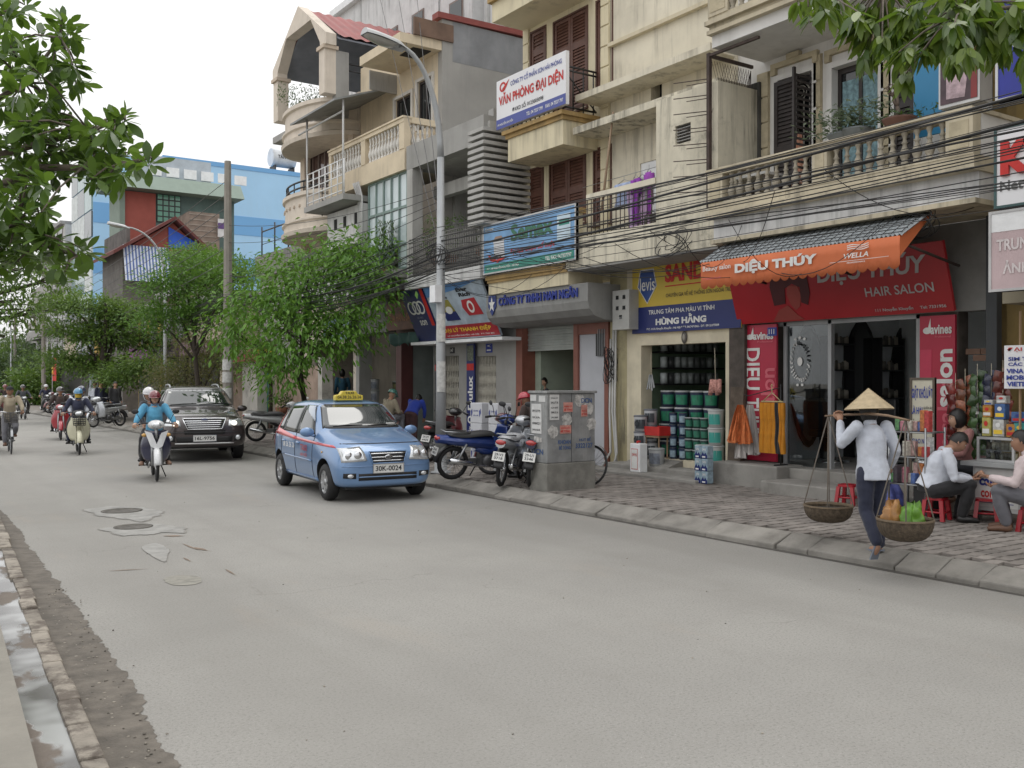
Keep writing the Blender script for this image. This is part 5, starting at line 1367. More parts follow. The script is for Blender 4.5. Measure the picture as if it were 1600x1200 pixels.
for (ya, yb, H, X, mn, mc), lb_ in zip(far, labs):
    r_ = thing('far_house', lb_, 'house',(X,(ya + yb) / 2,0))
    bpart(r_, 'wall', mat(mn, mc,.9, var=.12, streak=.5, grime=.3, scol=mul(mc,.45)),(X, ya,0, X+8, yb, H)); bpart(r_, 'roof_edge', mat('far_edge',(.35,.34,.33),.9),(X-.35, ya-.02, H, X+8, yb+.02, H+.25))
    zz = [3.6+3.1*i for i in range(int((H-4.2)/3.1)+1)] if H > 5 else []
    windows(r_, X, [ya+(yb-ya)*t for t in (.28,.72)], zz,(yb-ya)*.26,1.6, mat('far_frame',(.3,.28,.26),.7), WINDK)
    for z in zz[1:]: bpart(r_, 'balcony', mat('far_edge',(.35,.34,.33),.9),(X-.9, ya+.3, z-.75, X-.001, yb-.3, z-.6),(X-.9, ya+.3, z-.6, X-.82, yb-.3, z+.1))
    q = MB(); q.box(X-.06, ya+.3,.15, X-.002, yb-.3,2.8); q.build('shopfront', mat('far_shop_dark',(.05,.048,.045),.7), r_, True); bpart(r_, 'fascia_board', mat('far_board_'+mn,(mc[1]*.6, mc[2]*.5, mc[0]*.4),.6),(X-.5, ya+.2,2.85, X-.061, yb-.2,3.4))
# ================================================================== cars
def carpaint(name, c, flake=.25):
    return mat(name, c,.32, var=0.05, vscale=2, metal=flake, coat=1.0)
class Car:
    def __init__(s, root, st, paint, wheels, wr, W):
        """st: stations (y, zb, zbelt, ztop, wbot, wbelt, wtop); front at +Y"""
        s.root = root; vs = []; fs = []
        for (y, zb, zs, zt, wb, ws, wt) in st:
            zm = zb + (zs - zb) * .5
            half = [(wb*.55, zb),(wb*.93, zb+.01),(wb, zb+.09),(max(wb, ws)+.012, zm),(ws+.006, zs-.05),(ws-.012, zs+.015),((ws+wt)/2, zs+(zt-zs)*.52),(wt, zt-.045),(wt*.86, zt-.008),(wt*.45, zt+.012)]
            ring = [(x, z) for x, z in half]+[(-x, z) for x, z in reversed(half)]
            vs += [(x, y, z) for x, z in ring]
        k = 20; n = len(st)
        for i in range(n - 1):
            for j in range(k):
                j2 = (j+1) % k; fs.append((i*k+j, i*k+j2,(i+1)*k+j2,(i+1)*k+j))
        fs.append(tuple(range(k))); fs.append(tuple((n-1)*k+j for j in range(k-1,-1,-1)))
        q = MB(); q.add([Vector(v) for v in vs], fs, True)
        me = q.mesh('body', [paint, BLACK])
        ob = bpy.data.objects.new('b', me); m = ob.modifiers.new('s', 'SUBSURF'); m.levels = m.render_levels = 2
        me2 = bake(ob); bpy.data.objects.remove(ob)
        ob = bpy.data.objects.new('b', me2)
        cq = MB()
        for wy in wheels: cq.tube([(-1.5, wy, wr+.02),(1.5, wy, wr+.02)], wr+.065,28, smooth=True)
        cme = cq.mesh('cut', [BLACK]); co = bpy.data.objects.new('cut', cme); TMP.collection.objects.link(co)
        m = ob.modifiers.new('cut', 'BOOLEAN'); m.operation = 'DIFFERENCE'; m.object = co; m.solver = 'EXACT'
        me3 = bake(ob); TMP.collection.objects.unlink(co); bpy.data.objects.remove(co); bpy.data.objects.remove(ob)
        me3.materials.clear(); me3.materials.append(paint); me3.materials.append(BLACK)
        for p in me3.polygons:
            c = p.center
            inside = any((Vector((c.y-wy, c.z-wr-.02))).length < wr+.067 and abs(p.normal.x) < .5 for wy in wheels)
            p.material_index = 1 if inside else 0
        me3.shade_smooth() if hasattr(me3, 'shade_smooth') else [setattr(p, 'use_smooth', True) for p in me3.polygons]
        me3.set_sharp_from_angle(angle=R(38))
        s.body = link('body', me3, root)
        s.bvh = BVHTree.FromPolygons([v.co for v in me2.vertices], [list(p.vertices) for p in me2.polygons])
        s.w = W
    def hit(s, o, d):
        h = s.bvh.ray_cast(Vector(o), Vector(d)); return h[0] if h[0] is not None else s.bvh.find_nearest(Vector(o)+Vector(d)*3)[0]
    def patch(s, name, c4, m, face='F', off=.006, nu=8, nv=5, parent=None, th=.004):
        """bilinear four-corner patch projected on the body. F: (x,z) from the front, L/R: (y,z) from a side, T: (x,y) from above"""
        a, b, c, d = [Vector(p) for p in c4]
        def f(u, v):
            p = a.lerp(b, u).lerp(d.lerp(c, u), v)
            if face == 'F': o, di = (p.x,5, p.y), Vector((0,-1,0))
            elif face == 'B': o, di = (p.x,-5, p.y), Vector((0,1,0))
            elif face == 'R': o, di = (3, p.x, p.y), Vector((-1,0,0))
            elif face == 'L': o, di = (-3, p.x, p.y), Vector((1,0,0))
            else: o, di = (p.x, p.y,4), Vector((0,0,-1))
            return s.hit(o, di) - di * off
        q = MB(); q.grid(f, nu, nv)
        o = q.build(name, m, parent or s.root)
        if th:
            k = o.modifiers.new('s', 'SOLIDIFY'); k.thickness = th; k.offset = 0
        return o
    def onF(s, x, z, off=.0): p = s.hit((x,5, z),(0,-1,0)); return p+Vector((0, off,0))
    def onS(s, y, z, sd, off=.0): p = s.hit((3*sd, y, z),(-sd,0,0)); return p+Vector((off*sd,0,0))
def car_wheel(root, x, y, r, w, rimm, spokes=6):
    sd = 1 if x > 0 else -1
    t = thing('wheel', None, None,(x, y, r)); t.parent = root; KIDS.setdefault(root.name, []).append(t)
    M = Matrix.Rotation(PI / 2 * sd,4, 'Y')
    q = MB(); q.lathe([(r*.64,-w/2),(r*.9,-w/2),(r,-w/2+.03),(r, w/2-.03),(r*.9, w/2),(r*.64, w/2)],28, M=M); q.build('tyre', BLACK, t)
    q = MB(); q.lathe([(r*.66,-w/2),(r*.66, w/2-.005),(r*.60, w/2-.012),(r*.57, w/2-.05),(.001, w/2-.06)],24, M=M)
    for i in range(spokes):
        a = 2*PI*i/spokes; d = Vector((cos(a), sin(a),0)); e = Vector((-sin(a), cos(a),0))
        q.prism([M @ (d*.02+e*.035+Vector((0,0, w/2-.045))), M @ (d*r*.62+e*.045+Vector((0,0, w/2-.03))), M @ (d*r*.62-e*.045+Vector((0,0, w/2-.03))), M @ (d*.02-e*.035+Vector((0,0, w/2-.045)))], M @ Vector((0,0,.022)))
    q.lathe([(.001, w/2-.01),(.05, w/2-.012),(.055, w/2-.04)],12, M=M); q.build('rim', rimm, t)
    return t
def plate(root, txt, c, w, h, tilt=0, face=1):
    t = thing('number_plate', None, None, c); t.parent = root; KIDS.setdefault(root.name, []).append(t)
    q = MB(); q.box(-w/2,-.01,-h/2, w/2,.004, h/2); q.build('plate', mat('plate_white',(.62,.62,.6),.5), t)
    B = Board(t,(w/2,.005,-h/2) if face > 0 else (-w/2,-.011,-h/2),(-1,0,0) if face > 0 else (1,0,0),(0,0,1), w, h, world=False); B.text(txt,.06,.18,.94,.82, INKK, off=.002, bold=.02)
    q = MB(); e = .012
    for a0, b0, a1, b1 in ((-w/2-e,-h/2-e, w/2+e,-h/2),(-w/2-e, h/2, w/2+e, h/2+e),(-w/2-e,-h/2,-w/2, h/2),(w/2,-h/2, w/2+e, h/2)): q.box(a0,-.012, b0, a1,.008, b1)
    q.build('plate_frame', CHROME, t); return t
RIMM = mat('alloy_rim',(.42,.43,.44),.35, metal=.85, var=.1)
LENS = mat('headlamp_lens',(.62,.64,.66),.08, var=.25, vscale=14, metal=.55, coat=1)
GLS = mat('car_glass',(.018,.024,.024),.03, var=0, spec=1.0, coat=.6)
def mirror(car, y, z, x, m):
    for sd in (1,-1):
        q = MB(); q.ell((sd*(x+.10), y, z),.115,.05,.075,14,8); q.tube([(sd*(x-.06), y-.02, z-.07),(sd*(x+.05), y, z-.04)],.025,8); q.build('side_mirror', m, car.root)

def build_taxi(label, loc, rz):
    root = thing('taxi', label, 'taxi', loc, rz)
    P = carpaint('taxi_powder_blue',(.145,.255,.45),.30); L = 3.5
    st = [(1.75,.30,.58,.70,.40,.46,.38),(1.735,.25,.58,.73,.56,.62,.55),(1.66,.22,.60,.80,.70,.725,.62),(1.50,.20,.64,.875,.75,.765,.66),(1.28,.20,.70,.94,.765,.785,.69),(.98,.20,.76,1.01,.77,.793,.70),
          (.80,.20,.80,1.045,.77,.795,.70),(.66,.20,.82,1.10,.77,.795,.68),(.20,.20,.86,1.415,.772,.797,.585),(.06,.20,.87,1.455,.772,.797,.575),(-.40,.20,.88,1.485,.772,.797,.575),(-1.0,.20,.90,1.465,.77,.793,.57),(-1.28,.21,.91,1.43,.765,.785,.56),
          (-1.50,.24,.92,1.28,.755,.77,.57),(-1.63,.28,.90,1.06,.73,.745,.60),(-1.71,.32,.82,.92,.68,.70,.60),(-1.75,.36,.70,.80,.58,.60,.50)]
    c = Car(root, st, P,(1.13,-1.24),.275,1.6)
    for x in (-.70,.70):
        for y in (1.13,-1.24): car_wheel(root, x, y,.275,.17, RIMM)
    RED = mat('taxi_red',(.55,.03,.045),.35, coat=1)
    c.patch('windscreen', [(-.64,1.075),(.64,1.075),(.50,1.405),(-.50,1.405)], GLS, 'F',.008,14,8)
    wf = c.patch('windscreen_seal', [(-.66,1.055),(.66,1.055),(.515,1.42),(-.515,1.42)], DARKP, 'F',.004,14,8)
    for sd, f in ((1, 'R'),(-1, 'L')):
        c.patch('window_seal', [(.62,.93),(-1.42,.97),(-1.27,1.375),(.13,1.40)], DARKP, f,.004,14,6)
        c.patch('front_window', [(.50,.955),(-.24,.96),(-.24,1.385),(.13,1.375)], GLS, f,.009,8,6)
        c.patch('rear_window', [(-.32,.96),(-1.02,.985),(-1.02,1.36),(-.32,1.385)], GLS, f,.009,8,6)
        c.patch('quarter_window', [(-1.08,.99),(-1.36,1.0),(-1.27,1.25),(-1.08,1.35)], GLS, f,.009,4,6)
        c.patch('red_stripe', [(1.45,.80),(-.3,.845),(-.3,.895),(1.35,.835)], RED, f,.005,14,1)
        c.patch('red_stripe', [(-.30,.845),(-1.66,.90),(-1.62,1.02),(-.30,.895)], RED, f,.0052,12,2)
        c.patch('red_quarter', [(-1.40,.95),(-1.66,.96),(-1.52,1.27),(-1.31,1.32)], RED, f,.0056,4,4)
        for y in (.62,-.28,-1.06): c.patch('door_gap', [(y,.30),(y-.012,.30),(y-.012,.955),(y,.955)], BLACK, f,.0025,1,8)
        c.patch('sill_strip', [(.82,.245),(-.90,.245),(-.90,.30),(.82,.30)], P, f,.018,10,1)
        c.patch('rub_strip', [(.6,.545),(-.95,.56),(-.95,.585),(.6,.57)], P, f,.014,10,1)
        for y in (-.12,-.92):
            p = c.onS(y,.80, sd); q = MB(); q.ell(p+Vector((sd*.012,0,0)),.022,.085,.02,10,6); q.build('door_handle', P, root)
        c.patch('headlamp', [(sd*.33,.62),(sd*.70,.60),(sd*.70,.80),(sd*.40,.825)], LENS, 'F',.012,8,6)
        for dx, dz, r_ in ((.47,.70,.062),(.60,.695,.058)):
            p = c.onF(sd*dx, dz,.012); q = MB(); q.ell(p, r_,.02, r_,14,6); q.build('lamp_reflector', CHROME, root)
        c.patch('fog_lamp_recess', [(sd*.50,.36),(sd*.68,.37),(sd*.68,.44),(sd*.50,.44)], BLACK, 'F',.006,4,3)
        p = c.onF(sd*.58,.40,.01); q = MB(); q.ell(p,.05,.015,.03,12,6); q.build('fog_lamp', LENS, root)
        p = c.onS(1.05,.72, sd,.004); q = MB(); q.ell(p,.008,.03,.016,8,6); q.build('turn_lamp', mat('amber_lamp',(.6,.35,.1),.3), root)
        p = c.onS(-1.66,.75, sd); c.patch('tail_lamp', [(-1.60,.68),(-1.74,.68),(-1.70,.98),(-1.58,.98)], mat('tail_red',(.35,.02,.02),.2, coat=1), f,.008,3,6)
    mirror(c,.58,1.0,.77, P)
    for sd in (1,-1):      # rain visors over the side glass
        c.patch('rain_visor', [(.42,1.15),(.10,1.405),(-.24,1.405),(-.24,1.36)], mat('smoked_visor',(.30,.34,.40),.15, coat=1), 'R' if sd > 0 else 'L',.02,8,3)
    c.patch('bonnet_gap', [(-.64,.855),(.64,.855),(.64,.865),(-.64,.865)], BLACK, 'F',.002,16,1)
    g = c.patch('grille', [(-.24,.585),(.24,.585),(.29,.745),(-.29,.745)], BLACK, 'F',.008,8,5)
    for z, w in ((.615,.24),(.665,.265),(.72,.275)): c.patch('grille_bar', [(-w, z-.006),(w, z-.006),(w, z+.008),(-w, z+.008)], CHROME, 'F',.02,10,1, parent=g)
    q = MB(); pts = [(-.245,.578),(.245,.578),(.30,.752),(-.30,.752)]
    rim = []
    for (x0, z0),(x1, z1) in zip(pts, pts[1:] + pts[:1]):
        for t in range(6): rim.append(c.onF(x0+(x1-x0)*t/6, z0+(z1-z0)*t/6,.012))
    q.tube(rim,.010,6, closed=True); q.build('grille_rim', P, root)
    q = MB(); p = c.onF(0,.667,.024); q.ell(p,.065,.012,.034,16,6); q.build('oval_badge', CHROME, root); q = MB(); q.ell(p+Vector((0,.006,0)),.052,.010,.025,16,6); q.build('badge_field', INKK, root)
    B = Board(root, p+Vector((.04,.018,-.012)),(-1,0,0),(0,0,1),.08,.024, world=False); B.text('KIA',.05,.05,.95,.95, CHROME, off=0)
    c.patch('lower_intake', [(-.46,.33),(.46,.33),(.46,.43),(-.46,.43)], BLACK, 'F',.007,10,3); c.patch('intake_bar', [(-.46,.375),(.46,.375),(.46,.39),(-.46,.39)], P, 'F',.018,10,1)
    c.patch('bumper_crease', [(-.70,.535),(.70,.535),(.70,.545),(-.70,.545)], P, 'F',.012,14,1)
    p = c.onF(0,.50,.015); plate(root, '30K-0024', p,.47,.12)
    q = MB()
    for x0, x1 in ((.50,.02),(-.06,-.55)):
        a = c.onF(x0,1.085,.02); b = c.onF(x1,1.10,.02); q.tube([a,(a+b)/2+Vector((0,.01,.012)), b],.011,6)
    q.build('wiper', BLACK, root)
    c.patch('paper_permit', [(-.56,1.09),(-.40,1.09),(-.40,1.12),(-.56,1.12)], INKW, 'F',.012,2,1)
    # roof sign
    t = thing('roof_sign', None, None,(0,.02,1.475)); t.scale = (.88,.88,.88); t.parent = root; KIDS[root.name].append(t)
    YEL2 = mat('taxi_sign_yellow',(.62,.49,.06),.4)
    q = MB(); q.prism([(-.27,-.07,0),(.27,-.07,0),(.27,-.07,.09),(.17,-.07,.115),(.13,-.07,.175),(-.13,-.07,.175),(-.17,-.07,.115),(-.27,-.07,.09)],(0,.14,0)); bevel(q.build('sign_body', YEL2, t),.012,2)
    B = Board(t,(.25,.072,.01),(-1,0,0),(0,0,1),.5,.16, world=False); B.text('TAXI',.33,.66,.67,.96, INKK, off=.002); B.text('04.38.26.26.26',.04,.15,.96,.50, INKK, off=.002, bold=.01)
    for sd, sg in ((1,1),(-1,-1)):
        u = (0,1,0) if sd > 0 else (0,-1,0); x = sd * .812
        B = Board(root,(x,-.95 if sd > 0 else -.25,.68), u,(0,0,1),.7,.14, world=False); B.text('38 26 26 26',.05,.2,.95,.8, INKW, off=.002, bold=.005)
        B = Board(root,(x+sd*.0,.0 if sd > 0 else .42,.58), u,(0,0,1),.42,.22, world=False); B.text('TAXI',.1,.5,.9,.95, RED, off=.002); B.text('HÀ NỘI',.1,.05,.9,.4, RED, off=.002)
    q = MB(); q.box(-.6,-1.6,.19,.6,1.6,.28); q.build('underbody', BLACK, root)
    q = MB(); q.tube([(-.1,-.5,1.48),(-.1,-.62,1.56)], [.012,.004],5); q.build('aerial', BLACK, root)
    return root
def build_suv(label, loc, rz):
    root = thing('suv', label, 'SUV', loc, rz)
    P = carpaint('suv_dark_bronze',(.052,.040,.040),.45)
    st = [(2.43,.42,.70,.86,.50,.58,.48),(2.40,.36,.70,.90,.70,.76,.64),(2.28,.32,.72,1.0,.86,.88,.72),(2.05,.30,.78,1.06,.91,.92,.78),(1.6,.30,.86,1.11,.925,.935,.80),(1.15,.30,.92,1.16,.93,.94,.82),(.98,.30,.94,1.21,.93,.94,.81),
          (.40,.30,.97,1.60,.93,.94,.68),(.22,.30,.98,1.64,.93,.94,.665),(-.5,.30,.99,1.675,.93,.94,.665),(-1.4,.30,1.0,1.655,.925,.935,.655),(-1.9,.32,1.0,1.60,.92,.92,.64),(-2.2,.36,1.0,1.42,.90,.90,.66),(-2.36,.42,.95,1.10,.84,.85,.70),(-2.43,.48,.85,.95,.70,.72,.58)]
    c = Car(root, st, P,(1.42,-1.33),.365,1.88)
    for x in (-.82,.82):
        for y in (1.42,-1.33): car_wheel(root, x, y,.365,.22, RIMM,5)
    c.patch('windscreen_seal', [(-.80,1.205),(.80,1.205),(.62,1.60),(-.62,1.60)], DARKP, 'F',.004,14,8); c.patch('windscreen', [(-.77,1.225),(.77,1.225),(.605,1.585),(-.605,1.585)], GLS, 'F',.009,14,8)
    for sd, f in ((1, 'R'),(-1, 'L')):
        c.patch('window_seal', [(.86,1.04),(-1.95,1.08),(-1.75,1.55),(.35,1.57)], DARKP, f,.004,16,6)
        for a in ([(.72,1.06),(-.30,1.06),(-.30,1.55),(.34,1.54)], [(-.40,1.06),(-1.25,1.08),(-1.25,1.54),(-.40,1.55)], [(-1.32,1.09),(-1.86,1.11),(-1.72,1.48),(-1.32,1.53)]): c.patch('side_window', a, GLS, f,.009,8,6)
        LIT = mat('lit_headlamp',(1.0,.93,.80),.2, var=0, emit=1.6)
        c.patch('headlamp', [(sd*.50,.80),(sd*.86,.80),(sd*.88,.96),(sd*.52,.93)], LENS, 'F',.012,8,5)
        p = c.onF(sd*.62,.86,.02); q = MB(); q.ell(p,.07,.03,.055,14,8); q.build('lit_lamp', LIT, root)
        c.patch('fog_recess', [(sd*.62,.46),(sd*.80,.48),(sd*.80,.60),(sd*.62,.60)], BLACK, 'F',.006,4,4); p = c.onF(sd*.71,.54,.012); q = MB(); q.ell(p,.055,.02,.055,14,6); q.build('fog_lamp', LENS, root)
        q = MB(); q.tube([c.hit((sd*.56,.2-i*.22,4),(0,0,-1))+Vector((0,0,.05 if 0 < i < 8 else .0)) for i in range(9)],.022,8); q.build('roof_rail', STEEL, root)
        c.patch('lower_cladding', [(.95,.31),(-.85,.31),(-.85,.44),(.95,.44)], DARKP, f,.014,10,2)
        p = c.onS(-.15,.93, sd); q = MB(); q.ell(p+Vector((sd*.014,0,0)),.025,.1,.022,10,6); q.build('door_handle', P, root)
    mirror(c,.82,1.14,.92, P)
    g = c.patch('grille', [(-.36,.74),(.36,.74),(.44,.96),(-.44,.96)], BLACK, 'F',.010,10,6)
    for i, z in enumerate((.78,.825,.87,.915)): w = .36+.02*i; c.patch('grille_bar', [(-w, z-.008),(w, z-.008),(w, z+.010),(-w, z+.010)], CHROME, 'F',.026,10,1, parent=g)
    rim = []; pts = [(-.36,.735),(.36,.735),(.46,.965),(-.46,.965)]
    for (x0, z0),(x1, z1) in zip(pts, pts[1:] + pts[:1]):
        for t in range(6): rim.append(c.onF(x0+(x1-x0)*t/6, z0+(z1-z0)*t/6,.016))
    q = MB(); q.tube(rim,.016,6, closed=True); q.build('grille_rim', CHROME, root)
    q = MB(); q.ell(c.onF(0,.93,.03),.075,.014,.045,14,6); q.build('oval_badge', mat('dark_badge',(.06,.07,.12),.3, metal=.5), root)
    c.patch('centre_intake', [(-.42,.62),(.42,.62),(.44,.71),(-.44,.71)], BLACK, 'F',.008,8,3); c.patch('bumper_band', [(-.88,.655),(.88,.655),(.88,.675),(-.88,.675)], DARKP, 'F',.010,14,1)
    c.patch('lower_intake', [(-.58,.45),(.58,.45),(.60,.57),(-.60,.57)], BLACK, 'F',.008,10,3)
    c.patch('silver_skid_bar', [(-.62,.405),(.62,.405),(.62,.435),(-.62,.435)], mat('skid_silver',(.6,.6,.6),.4, metal=.5), 'F',.02,12,1)
    plate(root, '16L-9756', c.onF(0,.535,.03),.47,.12)
    c.patch('bonnet_gap', [(-.80,1.0),(.80,1.0),(.80,1.012),(-.80,1.012)], BLACK, 'F',.002,16,1)
    q = MB()
    for x0, x1 in ((.62,.04),(-.02,-.66)): a = c.onF(x0,1.235,.022); b = c.onF(x1,1.26,.022); q.tube([a,(a+b)/2+Vector((0,.01,.012)), b],.012,6)
    q.build('wiper', BLACK, root); c.patch('permit_sticker', [(.62,1.50),(.56,1.50),(.56,1.54),(.62,1.54)], INKW, 'F',.013,2,1)
    q = MB(); q.box(-.75,-2.2,.30,.75,2.2,.40); q.build('underbody', BLACK, root)
    return root

# ================================================================== motorbikes and bicycles (forward is +Y)
def spoked_wheel(root, y, r, w=.035, rim=CHROME, n=18, name='wheel', x=0.0):
    t = thing(name, None, None,(x, y, r)); t.parent = root; KIDS.setdefault(root.name, []).append(t)
    M = Matrix.Rotation(PI / 2,4, 'Y')
    q = MB(); k = 24; m = 8; q.lathe([((r-w)+w*cos(2*PI*i/m), w*.8*sin(2*PI*i/m)) for i in range(m+1)], k, M=M); q.build('tyre', BLACK, t)
    q = MB(); q.lathe([(r-w*1.6,-.016),(r-w*1.9,0),(r-w*1.6,.016)], k, M=M); q.lathe([(.001,-.05),(.035,-.05),(.035,.05),(.001,.05)],10, M=M)
    for i in range(n):
        a = 2*PI*i/n; q.tube([M @ Vector((.03*cos(a+1),.03*sin(a+1),.03*(-1) ** i)), M @ Vector(((r-w*1.7)*cos(a),(r-w*1.7)*sin(a),0))],.0035,4, cap=False)
    q.build('rim', rim, t)
    return t
def motorbike(label, loc, rz, c1, c2=None, style='wave', txt='29-H5 4861', group='motorbikes', basket=False, mirrors=True, lean=0.0, seatm=None):
    root = thing('motorbike', label, 'motorbike', loc, rz, group)
    root.rotation_euler = (0, lean, rz)
    c2 = c2 or c1; r = .285
    spoked_wheel(root,.62, r); spoked_wheel(root,-.60, r,.04)
    q = MB()
    for x in (-.075,.075): q.tube([(x,.62, r),(x,.50,.60),(x*.8,.44,.82)], [.022,.024,.022],8)
    q.tube([(0,.46,.74),(0,.40,1.0)],.03,8); q.build('front_fork', STEEL if style != 'cub' else c1, root)
    q = MB(); q.grid(lambda u, v: ((v-.5)*.13,.62+(r+.03-.05*abs(v-.5) ** 2*4)*cos(R(5)+u*R(130)), r+(r+.035-.05*abs(v-.5) ** 2*4)*sin(R(5)+u*R(130))),14,6); q.build('front_mudguard', c1, root).modifiers.new('s', 'SOLIDIFY').thickness = .008
    # leg shield wraps the fork
    def shield(u, v):
        x = (u - .5) * 2; z = .34 + .56 * v; w = .24
        return (x*w*(.75+.35*sin(PI*min(1, v*1.1)) ** .8),.50-.16*abs(x) ** 1.6-.10*(1-v)-.06*v, z)
    q = MB(); q.grid(shield,14,10); q.build('leg_shield', c2, root).modifiers.new('s', 'SOLIDIFY').thickness = .012
    if style == 'sport':
        q = MB(); q.prism([(-.20,.47,.90),(-.10,.53,.62),(0,.545,.56),(0,.54,.66),(-.08,.515,.86)],(0,.022,0)); q.prism([(.20,.47,.90),(.10,.53,.62),(0,.545,.56),(0,.54,.66),(.08,.515,.86)],(0,.022,0)); q.build('front_trim', c1, root)
        for sd in (-1,1): q = MB(); q.ell((sd*.20,.42,.82),.05,.05,.035,8,6); q.build('turn_lamp', mat('amber_lamp',(.6,.35,.1),.3), root)
    # headlamp cowl, bars, mirrors
    q = MB(); q.ell((0,.37,1.0),.145,.15,.09,14,10); q.build('headlamp_cowl', c1 if style != 'cub' else DARKP, root)
    q = MB(); q.ell((0,.47,.995),.095,.065,.062,14,8); q.build('headlamp', LENS, root)
    q = MB()
    for sd in (-1,1): q.tube([(0,.33,1.02),(sd*.16,.30,1.03),(sd*.25,.22,1.02),(sd*.37,.16,.99)],.014,8)
    q.build('handlebar', DARKP, root)
    for sd in (-1,1):
        q = MB(); q.tube([(sd*.27,.20,1.015),(sd*.385,.15,.985)],.02,8); q.build('grip', BLACK, root)
        q = MB(); q.tube([(sd*.24,.26,1.03),(sd*.37,.27,1.0)],.007,5); q.build('brake_lever', STEEL, root)
        if mirrors:
            q = MB(); q.tube([(sd*.23,.24,1.03),(sd*.30,.24,1.17),(sd*.33,.23,1.21)],.006,5); q.ell((sd*.35,.22,1.235),.065,.012,.042,10,6); q.build('mirror', DARKP, root)
    # spine, seat, tail
    q = MB(); q.tube([(0,.38,.66),(0,.22,.52),(0,.02,.46),(0,-.2,.56)], [.06,.07,.08,.09],10); q.build('spine_cover', c2, root)
    def tail(u, v):
        a = 2*PI*v; y = .10-1.02*u; w = (.10+.05*sin(PI*min(1, u*1.1)))*(1-.55*max(0, u-.6)); h = .13*(1-.45*u)
        return (w * cos(a), y,.60 + .10 * u + h * sin(a))
    q = MB(); q.grid(tail,14,14); q.poly([tail(1, j/14) for j in range(14)]); q.poly([tail(0, j/14) for j in range(14)]); q.build('tail_cowl', c1 if style != 'cub' else c2, root)
    def seat(u, v):
        y = .20-.92*u; a = PI*v; w = .095+.05*sin(PI*(.25+.65*u)); z0 = .715+.05*u+.025*sin(2*PI*u)
        return (w*cos(a), y, z0+.065*sin(a) ** .6*min(1, u*8,(1-u)*10+.1))
    q = MB(); q.grid(seat,16,10); q.poly([seat(i/16,0) for i in range(17)]+[seat(1-i/16,1) for i in range(17)]); q.build('seat', seatm or mat('seat_vinyl',(.018,.018,.019),.5), root)
    q = MB(); q.tube([(-.09,-.35,.80),(-.10,-.80,.83),(.10,-.80,.83),(.09,-.35,.80)],.012,6); q.build('grab_rail', STEEL, root)
    q = MB(); q.ell((0,-.90,.715),.085,.05,.045,12,8); q.build('tail_lamp', mat('tail_red',(.35,.02,.02),.2, coat=1), root)
    q = MB(); q.grid(lambda u, v: ((v-.5)*.15,-.60+(r+.04)*cos(R(75)+u*R(100)), r+(r+.04)*sin(R(75)+u*R(100))),12,4); q.build('rear_mudguard', DARKP, root).modifiers.new('s', 'SOLIDIFY').thickness = .008
    t = thing('number_plate', None, None,(0,-.93,.50)); t.parent = root; KIDS[root.name].append(t); t.rotation_euler = (R(-20),0,0)
    q = MB(); q.box(-.095,-.006,-.07,.095,.006,.07); q.build('plate', mat('plate_white',(.62,.62,.6),.5), t)
    B = Board(t,(-.085,-.008,-.06),(1,0,0),(0,0,1),.17,.12, world=False); B.text(txt.split(' ')[0],.1,.55,.9,.92, INKK, off=0); B.text(txt.split(' ')[1],.1,.1,.9,.45, INKK, off=0)
    # engine, exhaust, chain case, stand, pegs
    q = MB(); q.box(-.10,-.12,.24,.10,.16,.42); q.tube([(0,.12,.36),(0,.34,.40)],.075,10); q.ell((.11,.0,.32),.05,.11,.10,10,6); q.ell((-.11,.0,.32),.05,.11,.10,10,6); q.build('engine', mat('engine_grey',(.12,.12,.125),.45, metal=.6), root)
    q = MB(); q.tube([(.09,.30,.34),(.12,.15,.22),(.14,-.15,.24),(.15,-.30,.27),(.155,-.32,.285),(.16,-.72,.36),(.16,-.74,.36)], [.018,.018,.02,.024,.045,.048,.02],10); q.build('exhaust', CHROME if style != 'cub' else STEEL, root)
    q = MB(); q.box(-.125,-.66,.24,-.09,-.1,.33); q.tube([(-.13,-.60, r),(-.13,-.42,.62)],.022,8); q.tube([(.13,-.60, r),(.13,-.42,.62)],.022,8); q.build('swing_arm', STEEL, root)
    q = MB(); q.tube([(-.28,.02,.25),(.28,.02,.25)],.012,6); q.tube([(-.27,-.02,.255),(-.27,.08,.255)],.018,6); q.tube([(.27,-.02,.255),(.27,.08,.255)],.018,6); q.build('footpeg', BLACK, root)
    q = MB(); q.tube([(-.10,-.10,.26),(-.20,-.18,.01)],.011,6); q.build('side_stand', BLACK, root)
    if basket:
        q = MB()
        for k in range(6): z = .72+k*.045; w_ = .13+.02*k/5; q.tube([(-w_,.50, z),(w_,.50, z),(w_,.74+.01*k, z),(-w_,.74+.01*k, z)],.005,4, closed=True)
        for i in range(8):
            for yy_ in (.50,.74): x = -.13+.26*i/7; q.tube([(x, yy_,.72),(x*1.15, yy_+(.05 if yy_ > .6 else 0),.95)],.004,4)
        q.box(-.13,.50,.715,.13,.74,.722); q.build('front_basket', DARKP, root)
    return root
